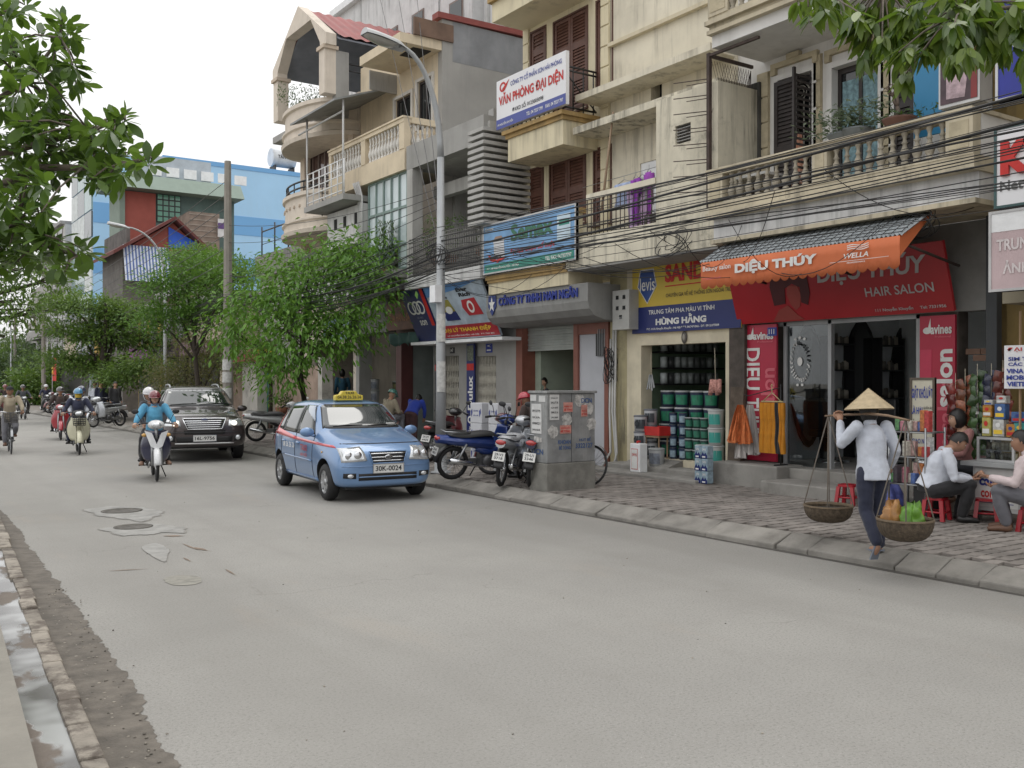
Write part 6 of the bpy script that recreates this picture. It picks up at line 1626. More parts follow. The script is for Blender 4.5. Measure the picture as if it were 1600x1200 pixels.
def bicycle(label, loc, rz, c1, group='bicycles', basket=True, lean=0):
    root = thing('bicycle', label, 'bicycle', loc, rz, group); r = .33; root.rotation_euler = (0, lean, rz)
    spoked_wheel(root,.53, r,.02, STEEL,24); spoked_wheel(root,-.53, r,.02, STEEL,24)
    q = MB(); bb, st_, hd = (0,-.06,.30),(0,-.22,.80),(0,.36,.82)
    for a, b in ((bb, st_),(bb,(0,.34,.62)),((0,-.18,.66), hd),(hd,(0,.34,.62)),(bb,(0,-.53, r)),((0,-.2,.74),(0,-.53, r)),((.03,.36,.66),(.05,.53, r)),((-.03,.36,.66),(-.05,.53, r)),((0,.33,.62),(0,.30,1.0))): q.tube([a, b],.016,6)
    q.build('frame', c1, root)
    q = MB(); q.tube([(-.29,.12,1.02),(-.2,.28,1.04),(0,.31,1.0),(.2,.28,1.04),(.29,.12,1.02)],.012,6); q.build('handlebar', CHROME, root)
    q = MB(); q.ell((0,-.25,.84),.09,.14,.035,10,6); q.build('saddle', BLACK, root)
    q = MB(); q.tube([(-.12,-.06,.30),(.12,-.06,.30)],.012,6); q.tube([(.05,-.06,.30),(.06,.08,.20)],.01,5); q.tube([(-.05,-.06,.30),(-.06,-.20,.40)],.01,5); q.box(.06,.04,.18,.16,.12,.2); q.box(-.16,-.24,.39,-.06,-.16,.41); q.build('pedals', BLACK, root)
    q = MB()
    for sgn in (.53,-.53): q.grid(lambda u, v, s=sgn: ((v-.5)*.05, s+(r+.02)*cos(R(20)+u*R(130)), r+(r+.02)*sin(R(20)+u*R(130))),10,2)
    q.build('mudguard', STEEL, root)
    if basket:
        q = MB()
        for k in range(7): z = .78+k*.04; w_ = .14+.03*k/6; q.tube([(-w_,.40, z),(w_,.40, z),(w_*.9,.68, z),(-w_*.9,.68, z)],.007,4, closed=True)
        for i in range(9):
            x = -.14 + .28 * i / 8
            for yy_ in (.40,.68): q.tube([(x, yy_,.78),(x*1.2, yy_,1.02)],.005,4)
        q.box(-.14,.40,.775,.14,.68,.785); q.build('front_basket', mat('worn_basket',(.07,.065,.06),.7), root)
    return root
# ================================================================== people
def remesh(q, vox, smooth=6):
    me = q.mesh('t', None, fix=True)
    ob = bpy.data.objects.new('t', me); m = ob.modifiers.new('r', 'REMESH'); m.mode = 'VOXEL'; m.voxel_size = vox; m.use_smooth_shade = True
    s_ = ob.modifiers.new('s', 'SMOOTH'); s_.factor = .5; s_.iterations = smooth
    me2 = bake(ob); bpy.data.objects.remove(ob); bpy.data.meshes.remove(me)
    return me2
def wrinkle(me, amp=.006, f=11, seed=0):
    for v, n in [(v, v.normal.copy()) for v in me.vertices]:
        p = v.co
        v.co = p+n*amp*(mnoise.noise((p.x*f+seed, p.y*f, p.z*f*.7))+.6*mnoise.noise((p.x*f*.8, p.y*f*2, p.z*f*2.3+seed)))
def limb(q, pts, rs, n=10):
    """tapering limb with rounded ends"""
    pts = [Vector(p) for p in pts]; out = []; ro = []
    for i in range(len(pts) - 1):
        for t in (0,.35,.7):
            out.append(pts[i].lerp(pts[i+1], t)); k = rs[i]+(rs[i+1]-rs[i])*t; ro.append(k*(1+.10*sin(PI*t)))
    out.append(pts[-1]); ro.append(rs[-1])
    q.tube(out, ro, n)
    for p, r in zip(pts, rs): q.ell(p, r, r, r,10,6)
def head_mesh(q, c, yaw, pitch, sc=1.0):
    """face looks along local +Y after the turn; material slots: 0 skin 1 dark 2 lips 3 white"""
    T = Matrix.Translation(c) @ Matrix.Rotation(yaw,4, 'Z') @ Matrix.Rotation(pitch,4, 'X') @ Matrix.Scale(sc,4)
    def f(u, v):
        a = 2 * PI * u; b = PI * v
        x = sin(b) * cos(a); y = sin(b) * sin(a); z = -cos(b)
        w = .074 * (1 - .20 * max(0,-z) ** 1.5); d = .094
        px, py, pz = x * w, y * d, z * .115
        if y > 0:
            fr = max(0, y) ** 2
            py -= .010*fr*max(0,1-abs(z-.10)/.22)                                 # eye line
            py += .022*math.exp(-(x/.16) ** 2-((z+.14)/.16) ** 2)*fr               # nose
            py += .008*math.exp(-(x/.3) ** 2-((z+.78)/.18) ** 2)                     # chin
            py += .006*math.exp(-(x/.28) ** 2-((z+.46)/.09) ** 2)                    # lips
        return T @ Vector((px, py, pz))
    q.cur = 0; q.grid(f,22,16)
    for sd in (-1,1):
        q.cur = 0; q.ell(T @ Vector((sd*.075,-.008,-.005)),.012,.018,.030,8,6)
        q.cur = 3; q.ell(T @ Vector((sd*.031,.0765,.012)),.013,.008,.007,8,6)
        q.cur = 1; q.ell(T @ Vector((sd*.031,.0825,.012)),.0065,.004,.0065,8,6)
        q.ell(T @ Vector((sd * .032,.083,.032)),.018,.006,.0035,8,5)
    q.cur = 2; q.ell(T @ Vector((0,.0885,-.053)),.022,.006,.0075,10,5)
    q.cur = 0
    return T
def hand_geo(q, wrist, d, palm, curl=.5, sd=1):
    """palm + five separate fingers; d points along the fingers, palm = palm normal"""
    d = Vector(d).normalized(); nrm = Vector(palm); nrm = (nrm-d*nrm.dot(d)).normalized(); s_ = d.cross(nrm).normalized()*sd
    w = Vector(wrist)
    q.tube([w-d*.02, w+d*.02, w+d*.055, w+d*.085], [(.026,.018),(.036,.020),(.042,.018),(.040,.014)],10)
    for i,(off, ln) in enumerate(((-.030,.062),(-.010,.074),(.011,.069),(.030,.052))):
        b = w + d * .075 + s_ * off; a1 = curl * 1.0; a2 = curl * 2.1
        p1 = b+(d*cos(a1*.6)+nrm*sin(a1*.6))*ln*.5; p2 = p1+(d*cos(a2)+nrm*sin(a2))*ln*.5
        q.tube([b, p1, p2], [.0095,.0088,.0065],7)
    b = w + d * .02 - s_ * .034
    q.tube([b, b+(-s_*.6+d*.7+nrm*.3).normalized()*.04, b+(-s_*.35+d*.8+nrm*.6).normalized()*.075], [.012,.0105,.008],7)
SKIN = {k: mat('skin_'+k, c,.55, var=.08, vscale=9) for k, c in (('tan',(.36,.20,.13)),('fair',(.46,.28,.19)),('dark',(.27,.145,.09)))}
LIPS = mat('lips',(.30,.10,.08),.5, var=0); EYEW = mat('eye_white',(.6,.58,.55),.4, var=0)
HAIR = mat('black_hair',(.013,.011,.010),.45, var=.4, vscale=30)
def cloth(name, c, rough=.85): return mat('cloth_'+name, c, rough, var=.14, vscale=7, bump=.25, bscale=55, sheen=.15)
def hair_geo(c, T, style='short', m=None):
    q = MB()
    lo = -.03 if style == 'short' else -.11
    def f(u, v):
        a = 2 * PI * u; b = PI * (.0 + v * (.56 if style == 'short' else .78))
        x = sin(b) * cos(a); y = sin(b) * sin(a); z = cos(b)
        front = max(0, y)
        k = 1.10+.05*mnoise.noise((x*5, y*5, z*5))+(.10 if style == 'bob' and y < .3 else 0)
        zz = z * .118 * k
        if front > (.10 if style == 'short' else .35): zz = max(zz,.048+.02*mnoise.noise((x*9,3,0)))
        return T @ Vector((x * .078 * k, y * .096 * k - .004, zz + .003))
    q.grid(f,22,12); return q
def helmet(parent, T, m, visor=True, full=False):
    q = MB()
    def f(u, v):
        a = 2 * PI * u; b = PI * .54 * v
        return T @ Vector((.112*sin(b)*cos(a),.132*sin(b)*sin(a)-.004,.025+.118*cos(b)))
    q.grid(f,24,10); o = q.build('helmet', m, parent); o.modifiers.new('s', 'SOLIDIFY').thickness = .014
    q = MB()
    if visor: q.grid(lambda u, v: T @ Vector(((.118-.02*v)*cos(PI*(.12+.76*u)),(.125+.075*v)*sin(PI*(.12+.76*u)),.020-.018*v)),12,2)
    for sd in (-1,1): q.tube([T @ Vector((sd*.10,0,.0)), T @ Vector((sd*.075,.03,-.09)), T @ Vector((0,.055,-.135))],.006,5)
    q.build('visor_and_strap', m if visor else BLACK, o).modifiers.new('s', 'SOLIDIFY').thickness = .004
    return o
def person(label, loc, rz, J, skin='tan', top=None, bottom=None, shoe=None, hair='short', hat=None, hatm=None, group=None, sc=1.0, vox=.016, face=(0,0), curl=(.5,.5), palms=None, hd=None, collar=None, mask=None, coat=0.0, sandals=False, open_front=None):
    """J: joints in metres, local frame faces +Y"""
    root = thing('person', label, 'person', loc, rz, group); root.scale = (sc, sc, sc)
    V = {k: Vector(v) for k, v in J.items()}
    pel, che, nec, hea = V['pelvis'], V['chest'], V['neck'], V['head']
    wai = pel.lerp(che,.45)
    # continuous body
    q = MB()
    q.tube([pel-(che-pel)*.18, pel, wai, che, che.lerp(nec,.6), nec], [(.13,.10),(.155,.11),(.125,.095),(.155,.105),(.12,.08),(.05,.05)],16)
    limb(q, [nec-(hea-nec)*.3, nec.lerp(hea,.35), hea-Vector((0,0,.03))], [.056,.050,.052])
    for s_ in 'LR':
        limb(q, [V['sh'+s_], V['el'+s_], V['wr'+s_]], [.050,.038,.027]); limb(q, [V['hip'+s_], V['kn'+s_], V['an'+s_]], [.078,.052,.036])
        t = V['toe'+s_]; limb(q, [V['an'+s_]-Vector((0,0,.03)), V['an'+s_].lerp(t,.6)-Vector((0,0,.02)), t], [.034,.032,.024])
    me = remesh(q, vox)
    b = MB(); b.add([v.co.copy() for v in me.vertices], [list(p.vertices) for p in me.polygons], True); bpy.data.meshes.remove(me)
    T = head_mesh(b, hea, face[0], face[1])
    for i, s_ in enumerate('LR'):
        d = hd[i] if hd and hd[i] else (V['wr'+s_]-V['el'+s_]); pn = palms[i] if palms and palms[i] else ((1,0,0) if s_ == 'L' else (-1,0,0))
        hand_geo(b, V['wr'+s_]+Vector(d).normalized()*.015, d, pn, curl[i],1 if s_ == 'L' else -1)
    b.build('body', [SKIN[skin], HAIR, LIPS, EYEW], root, fix=False)
    # jacket or shirt
    q = MB(); ex = 1.14 + coat
    low = pel-(che-pel)*((.20 if abs(che.y-pel.y) < .1 and V['knL'].z < pel.z-.2 else .02)+coat*1.2)
    q.tube([low, pel, wai, che, che.lerp(nec,.55), che.lerp(nec,.88)], [(.178*ex,.132*ex),(.166*ex,.126*ex),(.142*ex,.112*ex),(.158*ex,.115*ex),(.125*ex,.090*ex),(.070,.066)],18)
    for s_ in 'LR':
        w = V['el' + s_].lerp(V['wr' + s_],.93 if sc else .9)
        limb(q, [V['sh'+s_]*1.0, V['el'+s_], w], [.064+coat*.05,.053+coat*.04,.041+coat*.02])
    me = remesh(q, vox,5); me.update(); wrinkle(me,.007,9, hash(label) % 50); me.materials.append(top); o = link('shirt' if coat < .1 else 'jacket', me, root)
    if collar:
        q = MB(); c0 = che.lerp(nec,.92); q.lathe([(.062,-.015),(.068,.012),(.060,.045),(.054,.040)],16, c0); q.build('collar', collar, root)
    # trousers
    q = MB(); q.tube([pel-(che-pel)*.25, pel-(che-pel)*.02, pel+(che-pel)*.12], [(.15,.115),(.162,.120),(.150,.112)],16)
    for s_ in 'LR': limb(q, [V['hip'+s_], V['kn'+s_], V['kn'+s_].lerp(V['an'+s_],.93)], [.096,.070,.062])
    me = remesh(q, vox,5); me.update(); wrinkle(me,.008,8, hash(label) % 31); me.materials.append(bottom); link('trousers', me, root)
    # shoes
    for s_ in 'LR':
        q = MB(); a, t = V['an' + s_], V['toe' + s_]; dn = (t - a); dn.z = 0
        dn = (t-a).normalized() if dn.length < .02 else dn.normalized(); f = (t-a)
        up = Vector((0,0,1)) if abs(f.normalized().z) < .8 else Vector((0,1,0)); si = f.cross(up).normalized()
        hp = a-Vector((0,0,.045))-f.normalized()*.045 if abs(f.normalized().z) < .7 else a
        if sandals:
            m4 = [hp-si*.036-Vector((0,0,.02)), hp+si*.036-Vector((0,0,.02)), t+si*.045+f.normalized()*.03-Vector((0,0,.02)), t-si*.045+f.normalized()*.03-Vector((0,0,.02))]
            q.prism(m4, Vector((0,0,.018)) if abs(f.normalized().z) < .7 else f.cross(si).normalized()*.018)
        else:
            q.tube([hp-f.normalized()*.01, hp+f.normalized()*.05, hp.lerp(t,.65), t+f.normalized()*.02, t+f.normalized()*.04], [(.030,.035),(.040,.046),(.045,.036),(.042,.028),(.022,.018)],12)
        q.build('sandal' if sandals else 'shoe', shoe, root)
    if hair and hat is None or hair == 'bob':
        hair_geo(hea, T, hair).build('hair', HAIR, root)
    if hat == 'helmet': helmet(root, T, hatm)
    elif hat == 'cap':
        q = MB(); q.grid(lambda u, v: T @ Vector((.085*sin(PI*.5*v)*cos(2*PI*u),.104*sin(PI*.5*v)*sin(2*PI*u),.045+.085*cos(PI*.5*v))),20,8); q.grid(lambda u, v: T @ Vector(((.086)*cos(PI*(.1+.8*u)),(.10+.06*v)*sin(PI*(.1+.8*u)),.047-.01*v)),10,2); q.build('cap', hatm, root)
    elif hat == 'cone':
        q = MB(); q.lathe([(.002,.225),(.03,.20),(.245,.012),(.25,0),(.243,.004),(.03,.185),(.002,.205)],36, M=T @ Matrix.Translation((0,-.01,-.005)) @ Matrix.Rotation(R(-8),4, 'X') if False else T @ Matrix.Translation((0,-.015,.015))); o = q.build('conical_hat', hatm, root)
        q = MB()
        for i in range(14):
            k = (i+1)/15; q.lathe([(.248*k,.2285-.2185*k+.0035)]*1+[(.248*k+.004,.2285-.2185*k+.001)],36, M=T @ Matrix.Translation((0,-.015,.015)))
        q.build('palm_leaf_rings', hatm, o)
    if mask:
        q = MB(); q.grid(lambda u, v: T @ Vector((.078*cos(PI*(.08+.84*u)),.10*sin(PI*(.08+.84*u))+.014*sin(PI*v),-.10+.095*v)),14,6); q.build('face_mask', mask, root)
    if open_front:
        q = MB(); d = nec - che; y0 = .125
        q.prism([che+Vector((-.045, y0+.006,.09)), che+Vector((.045, y0+.006,.09)), che+Vector((0, y0+.012,-.12))],(0,.006,0)); q.build('shirt_front', open_front, root)
    return root
def pose_stand(h=1.62, **k):
    s = h / 1.62
    J = dict(pelvis=(0,0,.86), chest=(0,.0,1.20), neck=(0,-.005,1.38), head=(0,.02,1.505), shL=(-.175,0,1.33), shR=(.175,0,1.33), elL=(-.225,-.03,1.06), elR=(.225,-.03,1.06), wrL=(-.235,.05,.84), wrR=(.235,.05,.84),
             hipL=(-.088,0,.84), hipR=(.088,0,.84), knL=(-.10,.02,.46), knR=(.10,.02,.46), anL=(-.105,-.02,.075), anR=(.105,-.02,.075), toeL=(-.12,.13,.025), toeR=(.12,.13,.025))
    J.update(k); return {a: Vector(b) * s for a, b in J.items()}
def pose_ride(cub=False, dy=0.0, **k):
    J = dict(pelvis=(0,-.18,.86), chest=(0,-.10,1.18), neck=(0,-.06,1.36), head=(0,-.02,1.48), shL=(-.18,-.09,1.31), shR=(.18,-.09,1.31), elL=(-.30,.04,1.10), elR=(.30,.04,1.10), wrL=(-.335,.14,1.03), wrR=(.335,.14,1.03),
             hipL=(-.095,-.16,.83), hipR=(.095,-.16,.83), knL=(-.165,.20,.68), knR=(.165,.20,.68), anL=(-.22,.0,.335), anR=(.22,.0,.335), toeL=(-.24,.14,.285), toeR=(.24,.14,.285))
    J.update(k); return J
def pose_sit(seat=.30, **k):
    s = seat
    J = dict(pelvis=(0,-.05, s+.10), chest=(0,.03, s+.42), neck=(0,.09, s+.59), head=(0,.15, s+.70), shL=(-.17,.06, s+.54), shR=(.17,.06, s+.54), elL=(-.22,.16, s+.28), elR=(.22,.16, s+.28), wrL=(-.09,.36, s+.25), wrR=(.09,.36, s+.25),
             hipL=(-.09,-.03, s+.08), hipR=(.09,-.03, s+.08), knL=(-.13,.36, s+.17), knR=(.13,.36, s+.17), anL=(-.12,.26,.08), anR=(.12,.26,.08), toeL=(-.13,.41,.03), toeR=(.13,.41,.03))
    J.update(k); return J
# ================================================================== traffic on the road
tx = build_taxi('powder blue small hatchback taxi with a red stripe and yellow roof sign',(6.72,14.55,0.004), PI-R(5))
sv = build_suv('dark bronze SUV with lit headlamps following the blue rider',(6.85,23.6,0.004), PI-R(11))
SILV = mat('bike_silver',(.50,.52,.55),.3, metal=.5, coat=1); BRED = mat('bike_red',(.34,.015,.03),.3, coat=1); BBLUE = mat('bike_blue',(.02,.05,.22),.3, coat=1, metal=.2); BWHT = mat('bike_white',(.62,.63,.64),.35, coat=.6); BBLK = mat('bike_black',(.015,.015,.017),.3, coat=1); BCRE = mat('bike_cream',(.58,.56,.42),.4); BNAVY = mat('bike_navy',(.02,.022,.06),.3, coat=1); BMAR = mat('bike_maroon',(.12,.02,.025),.3, coat=1)
def back(px, py, dist=.62, heading=(0,-1)):
    """bike centre from the ground contact of its front wheel"""
    c = onZ(px, py); return (c.x-heading[0]*dist, c.y-heading[1]*dist,0.004)
ride_rz = PI
c = back(256,752); rz = PI - R(11)
motorbike('white and black motorbike ridden by the woman in the sky blue jacket', c, rz, BWHT, BNAVY, 'sport', '29-K2 4180', 'motorbikes ridden along the road')
SKYJ = cloth('sky_blue',(.09,.32,.50)); BLKT = cloth('black',(.016,.016,.018)); NAVC = cloth('navy',(.022,.026,.055)); GREYT = cloth('grey',(.12,.12,.135)); BRNJ = cloth('dark_brown',(.045,.030,.026)); KHAKI = cloth('khaki',(.34,.29,.21)); WHTS = cloth('white',(.60,.63,.70)); PINKS = cloth('pale_pink',(.62,.52,.52)); CHARC = cloth('charcoal',(.06,.065,.075))
SHB = plain('shoe_black',(.015,.014,.014),.4); SHBR = plain('shoe_brown',(.12,.06,.035),.5); SHTAN = plain('shoe_tan',(.28,.17,.12),.6)
person('woman in a sky blue jacket and maroon helmet riding the white motorbike', c, rz, pose_ride(), 'fair', SKYJ, BLKT, SHTAN, 'bob', 'helmet', mat('helmet_maroon',(.16,.02,.03),.2, coat=1), group='riders', collar=SKYJ, coat=.12, curl=(1.0,1.0), palms=[(0,.3,-1),(0,.3,-1)])
person('passenger with a white helmet behind the woman in the sky blue jacket',(c[0], c[1], c[2]), rz, pose_ride(pelvis=(.02,-.52,.90), chest=(.03,-.48,1.24), neck=(.05,-.44,1.42), head=(.085,-.41,1.54), shL=(-.14,-.47,1.36), shR=(.19,-.47,1.36), elL=(-.20,-.42,1.12), elR=(.24,-.42,1.12), wrL=(-.15,-.28,.98), wrR=(.18,-.28,.98), hipL=(-.10,-.50,.86), hipR=(.10,-.50,.86), knL=(-.2,-.22,.72), knR=(.2,-.22,.72), anL=(-.22,-.30,.38), anR=(.22,-.30,.38), toeL=(-.25,-.16,.33), toeR=(.25,-.16,.33)), 'tan', CHARC, BLKT, SHB, 'short', 'helmet', mat('helmet_white',(.55,.55,.56),.25, coat=1), group='riders', vox=.022)
c = back(130,711); rz = PI - R(8)
motorbike('cream step through motorbike with a front basket', c, rz, BCRE, BCRE, 'cub', '29-F4 1177', 'motorbikes ridden along the road', basket=True)
person('rider in a navy jacket with a blue helmet and yellow face mask', c, rz, pose_ride(), 'tan', NAVC, NAVC, SHB, 'short', 'helmet', mat('helmet_blue',(.06,.22,.38),.25, coat=1), group='riders', coat=.12, vox=.02, mask=cloth('yellow',(.55,.38,.05)), collar=NAVC, curl=(1,1), palms=[(0,.3,-1),(0,.3,-1)])
person('passenger half hidden behind the rider with the yellow face mask', c, rz, pose_ride(pelvis=(.0,-.52,.90), chest=(-.02,-.48,1.22), neck=(-.05,-.44,1.40), head=(-.09,-.41,1.53), shL=(-.2,-.47,1.34), shR=(.15,-.47,1.34), elL=(-.24,-.42,1.10), elR=(.20,-.42,1.10), wrL=(-.18,-.28,.98), wrR=(.15,-.28,.98), hipL=(-.10,-.50,.86), hipR=(.10,-.50,.86), knL=(-.2,-.22,.72), knR=(.2,-.22,.72), anL=(-.22,-.30,.38), anR=(.22,-.30,.38), toeL=(-.25,-.16,.33), toeR=(.25,-.16,.33)), 'tan', WHTS, BLKT, SHB, 'short', 'helmet', mat('helmet_navy',(.03,.04,.08),.25, coat=1), group='riders', vox=.024)
c = back(100,688); rz = PI - R(8)
motorbike('red motorbike behind the rider with the yellow mask', c, rz, BRED, BRED, 'wave', '29-S6 0932', 'motorbikes ridden along the road')
person('rider in a dark brown jacket and dark helmet on the red motorbike', c, rz, pose_ride(), 'tan', BRNJ, BLKT, SHB, 'short', 'helmet', mat('helmet_dark',(.035,.03,.035),.3, coat=1), group='riders', coat=.12, vox=.022, curl=(1,1))
c = onZ(20,710); c = (c.x, c.y + .53,.004); rz = PI - R(4)
bicycle('worn bicycle with a wide dark basket', c, rz, plain('bicycle_frame_dark',(.05,.05,.055),.5))
cyc = dict(pelvis=(0,-.24,.92), chest=(0,-.14,1.24), neck=(0,-.08,1.42), head=(0,-.03,1.54), shL=(-.18,-.12,1.37), shR=(.18,-.12,1.37), elL=(-.27,.0,1.16), elR=(.27,.0,1.16), wrL=(-.27,.10,1.06), wrR=(.27,.10,1.06), hipL=(-.09,-.22,.90), hipR=(.09,-.22,.90), knL=(-.12,.14,.64), knR=(.12,.02,.50), anL=(-.11,-.13,.48), anR=(.11,.06,.28), toeL=(-.12,-.02,.43), toeR=(.12,.17,.22))
person('man in a khaki shirt and dark beret riding a bicycle', c, rz, cyc, 'dark', KHAKI, GREYT, SHBR, 'short', 'cap', mat('dark_beret',(.015,.015,.017),.8), group='riders', vox=.02, curl=(1,1), collar=KHAKI, face=(R(-25),0), coat=.06)
c = onZ(-3,708); c = (c.x - .02, c.y + 1.2,.004)
motorbike('dark motorbike at the very left edge beside the cyclist', c, PI, BBLK, BBLK, 'wave', '29-M3 5521', 'motorbikes ridden along the road')
person('rider in a maroon jacket at the very left edge beside the cyclist', c, PI, pose_ride(), 'tan', cloth('maroon',(.12,.03,.03)), CHARC, SHB, 'short', 'helmet', mat('helmet_dark',(.035,.03,.035),.3), group='riders', coat=.1, vox=.024)
# farther down the road: riders seen small in the distance
for i,(px, py, jk, hm, lb_) in enumerate(((36,655, CHARC, 'helmet_dark', 'far away rider in charcoal coming past the cyclist'),(72,648, NAVC, 'helmet_white', 'far away rider with a white helmet near the right kerb'),(8,650, BRNJ, 'helmet_maroon', 'far away rider in brown at the left edge of the road'))):
    c = onZ(px, py); c = (c.x, c.y,.004)
    motorbike(('small far black motorbike past the cyclist', 'small far motorbike near the right kerb', 'small far motorbike at the left edge of the road')[i], c, PI, BBLK, BBLK, 'wave', '29-L1 2201', 'motorbikes ridden along the road', mirrors=False)
    person(lb_, c, PI, pose_ride(), 'tan', jk, BLKT, SHB, 'short', 'helmet', MATS[hm], group='riders', vox=.035)

# ------------------------------------------------------------------ parked two-wheelers on the pavement
def park(px, py, hx, hy, which='rear', **k):
    c = onZ(px, py, PZ); h = Vector((hx, hy)).normalized(); s_ = .60 if which == 'rear' else -.62
    return (c.x + h.x * s_, c.y + h.y * s_, PZ + .004), math.atan2(-h.x, h.y)
c, rz = park(706,750,.97,-.12); motorbike('blue parked motorbike with black seat behind the silver one', c, rz, BBLUE, BBLUE, 'wave', '29-H5 4861', 'motorbikes parked on the pavement', lean=R(7))
c, rz = park(782,761,.72,.62); motorbike('silver parked scooter with a red tail lamp beside the cabinet', c, rz, SILV, SILV, 'wave', '29-V3 0718', 'motorbikes parked on the pavement', lean=R(7), seatm=mat('silver_tail',(.45,.46,.48),.4))
c, rz = park(829,763,.74,.66); motorbike('dark blue parked motorbike half hidden behind the grey cabinet', c, rz, BNAVY, BBLUE, 'wave', '29-U1 3346', 'motorbikes parked on the pavement', lean=R(6))
c, rz = park(672,722,.80,.55); motorbike('black parked motorbike with a red tail lamp behind the taxi', c, rz, BBLK, BMAR, 'wave', '29-P7 6604', 'motorbikes parked on the pavement', lean=R(7))
c, rz = park(400,690,.85,-.45); motorbike('white and black motorbike parked by the yard wall', c, rz, BWHT, BBLK, 'wave', '29-N2 8800', 'motorbikes parked on the pavement', lean=R(7))
c, rz = park(930,762,-.3,1); bicycle('bicycle leaning behind the grey cabinet with only its wheel showing',(c[0], c[1]+.1, c[2]), rz, plain('bicycle_frame_dark',(.05,.05,.055),.5), basket=False, lean=R(12))
labs = ['dark motorbike parked under the crossed utility pole', 'second motorbike in the far row by the pale houses', 'red motorbike in the far parked row', 'black motorbike in the far parked row beside the red one', 'farthest motorbike of the parked row', 'motorbike parked by the trunk of the dark tree', 'silver motorbike parked under the dark tree', 'blue motorbike in the far parked row nearest the street tree']
for (px, py), lb_, m_ in zip(((118,648),(128,650),(137,653),(145,656),(108,645),(170,662),(188,666),(156,658)), labs,(BBLK, BNAVY, BRED, BBLK, BMAR, BBLK, SILV, BBLUE)):
    c, rz = park(px, py,-.8,-.5); motorbike(lb_, c, rz, m_, m_, 'wave', '29-T2 1900', 'motorbikes parked far along the pavement', lean=R(6), mirrors=False)
# ================================================================== street furniture
GALV = mat('galvanised_grey',(.36,.375,.385),.5, metal=.3, var=.1, streak=.3, scol=(.22,.22,.22))
def lamp_post(label, x, y, h, arm, rz=0.0, r0=.10):
    t = thing('street_lamp', label, 'street lamp',(x, y, PZ), rz, 'street lamps')
    q = MB(); q.tube([(0,0,0),(0,0,2),(0,0, h*.75)], [r0, r0*.86, r0*.62],14); q.build('post', GALV, t)
    q = MB(); q.lathe([(r0*1.9,0),(r0*1.9,.02),(r0*1.15,.03),(r0*1.1,.3),(r0,.32)],14); q.build('base', GALV, t)
    pts = [(0,0, h * .75)]
    for i in range(1,11): a = PI/2*i/10; pts.append((-arm*(1-cos(a))*.95,0, h*.75+(h*.24)*sin(a)))
    q = MB(); q.tube(pts, [r0*.60-r0*.25*i/10 for i in range(11)],10); q.build('curved_arm', GALV, t)
    e = Vector(pts[-1]); M = Matrix.Translation(e+Vector((-.30,0,.0))) @ Matrix.Rotation(R(8),4, 'Y')
    def f(u, v):
        x = -.42+.84*u; w = .17*(sin(PI*(.08+.80*(1-u)))) ** .6+.02; a = PI*v
        return M @ Vector((x, w*cos(a),.11*sin(a) ** .8*min(1,(1-u)*3+.25)))
    q = MB(); q.grid(f,18,10); q.poly([f(0, j/10) for j in range(11)]); q.build('lamp_head', mat('lamp_head_grey',(.46,.47,.48),.45), t)
    q = MB(); q.grid(lambda u, v: M @ Vector((-.40+.60*u,(v-.5)*2*(.15*(sin(PI*(.08+.80*(1-u*.72)))) ** .6),-.07*sin(PI*u) ** .6*sin(PI*v) ** .5)),14,8); q.build('lamp_glass', mat('lamp_glass',(.40,.39,.36),.15, spec=.7), t)
    return t
l1 = lamp_post('tall grey curved street lamp standing before the grey finned house',8.72,14.95,7.55,.9, R(4))
B = None
for k,(z, h, w) in enumerate(((2.35,.5,.10),(1.45,.55,.10))):
    q = MB(); q.grid(lambda u, v: (.104*cos(R(180+15)+R(95)*u),.104*sin(R(180+15)+R(95)*u), z+h*v),8,1); q.build('paper_notice', mat('weathered_paper',(.52,.52,.50),.8, var=.25, vscale=14), l1)
lamp_post('slender curved street lamp beside the feathery green tree',10.6,40.6,7.9,1.6, R(2),.09)
lamp_post('far thin street lamp at the left end of the row',11.2,92,8.0,1.6, R(2),.09)
def pole(label, x, y, h, r0, r1, arms=0):
    t = thing('utility_pole', label, 'utility pole',(x, y, PZ),0, 'utility poles')
    CP = mat('pole_concrete',(.27,.25,.22),.9, var=.2, vscale=2, streak=.4, scol=(.15,.14,.12))
    q = MB(); q.prism([(-r0,-r0,0),(r0,-r0,0),(r0, r0,0),(-r0, r0,0)],(0,0,.01)); q.tube([(0,0,0),(0,0, h)], [r0, r1],8, smooth=False); q.build('shaft', CP, t)
    for i in range(arms):
        q = MB(); q.box(-.9,-.05, h-.6-i*1.3,.9,.05, h-.48-i*1.3); q.build('crossarm', BLKIRON, t)
        q = MB()
        for j in range(5): q.tube([(-.8+j*.4,0, h-.48-i*1.3),(-.8+j*.4,0, h-.3-i*1.3)],.04,6)
        q.build('insulator', mat('insulator_brown',(.1,.05,.03),.3), t)
    return t
p1_ = pole('square tapered concrete pole beside the curved balcony house',8.75,26.9,7.85,.165,.095)
q = MB()
for z in (1.15,1.6,1.95): q.lathe([(.167-z*.009+.004, z),(.167-z*.009+.001, z+.3)],8, a0=R(170), a1=R(290))
q.build('paper_notice', mat('weathered_paper',(.52,.52,.50),.8), p1_)
pole('tall dark utility pole with crossarms at the far pavement',10.6,71,6.9,.16,.11,2)
pole('far thin utility pole beyond the crossed one',12.0,96,7.5,.16,.1,1)

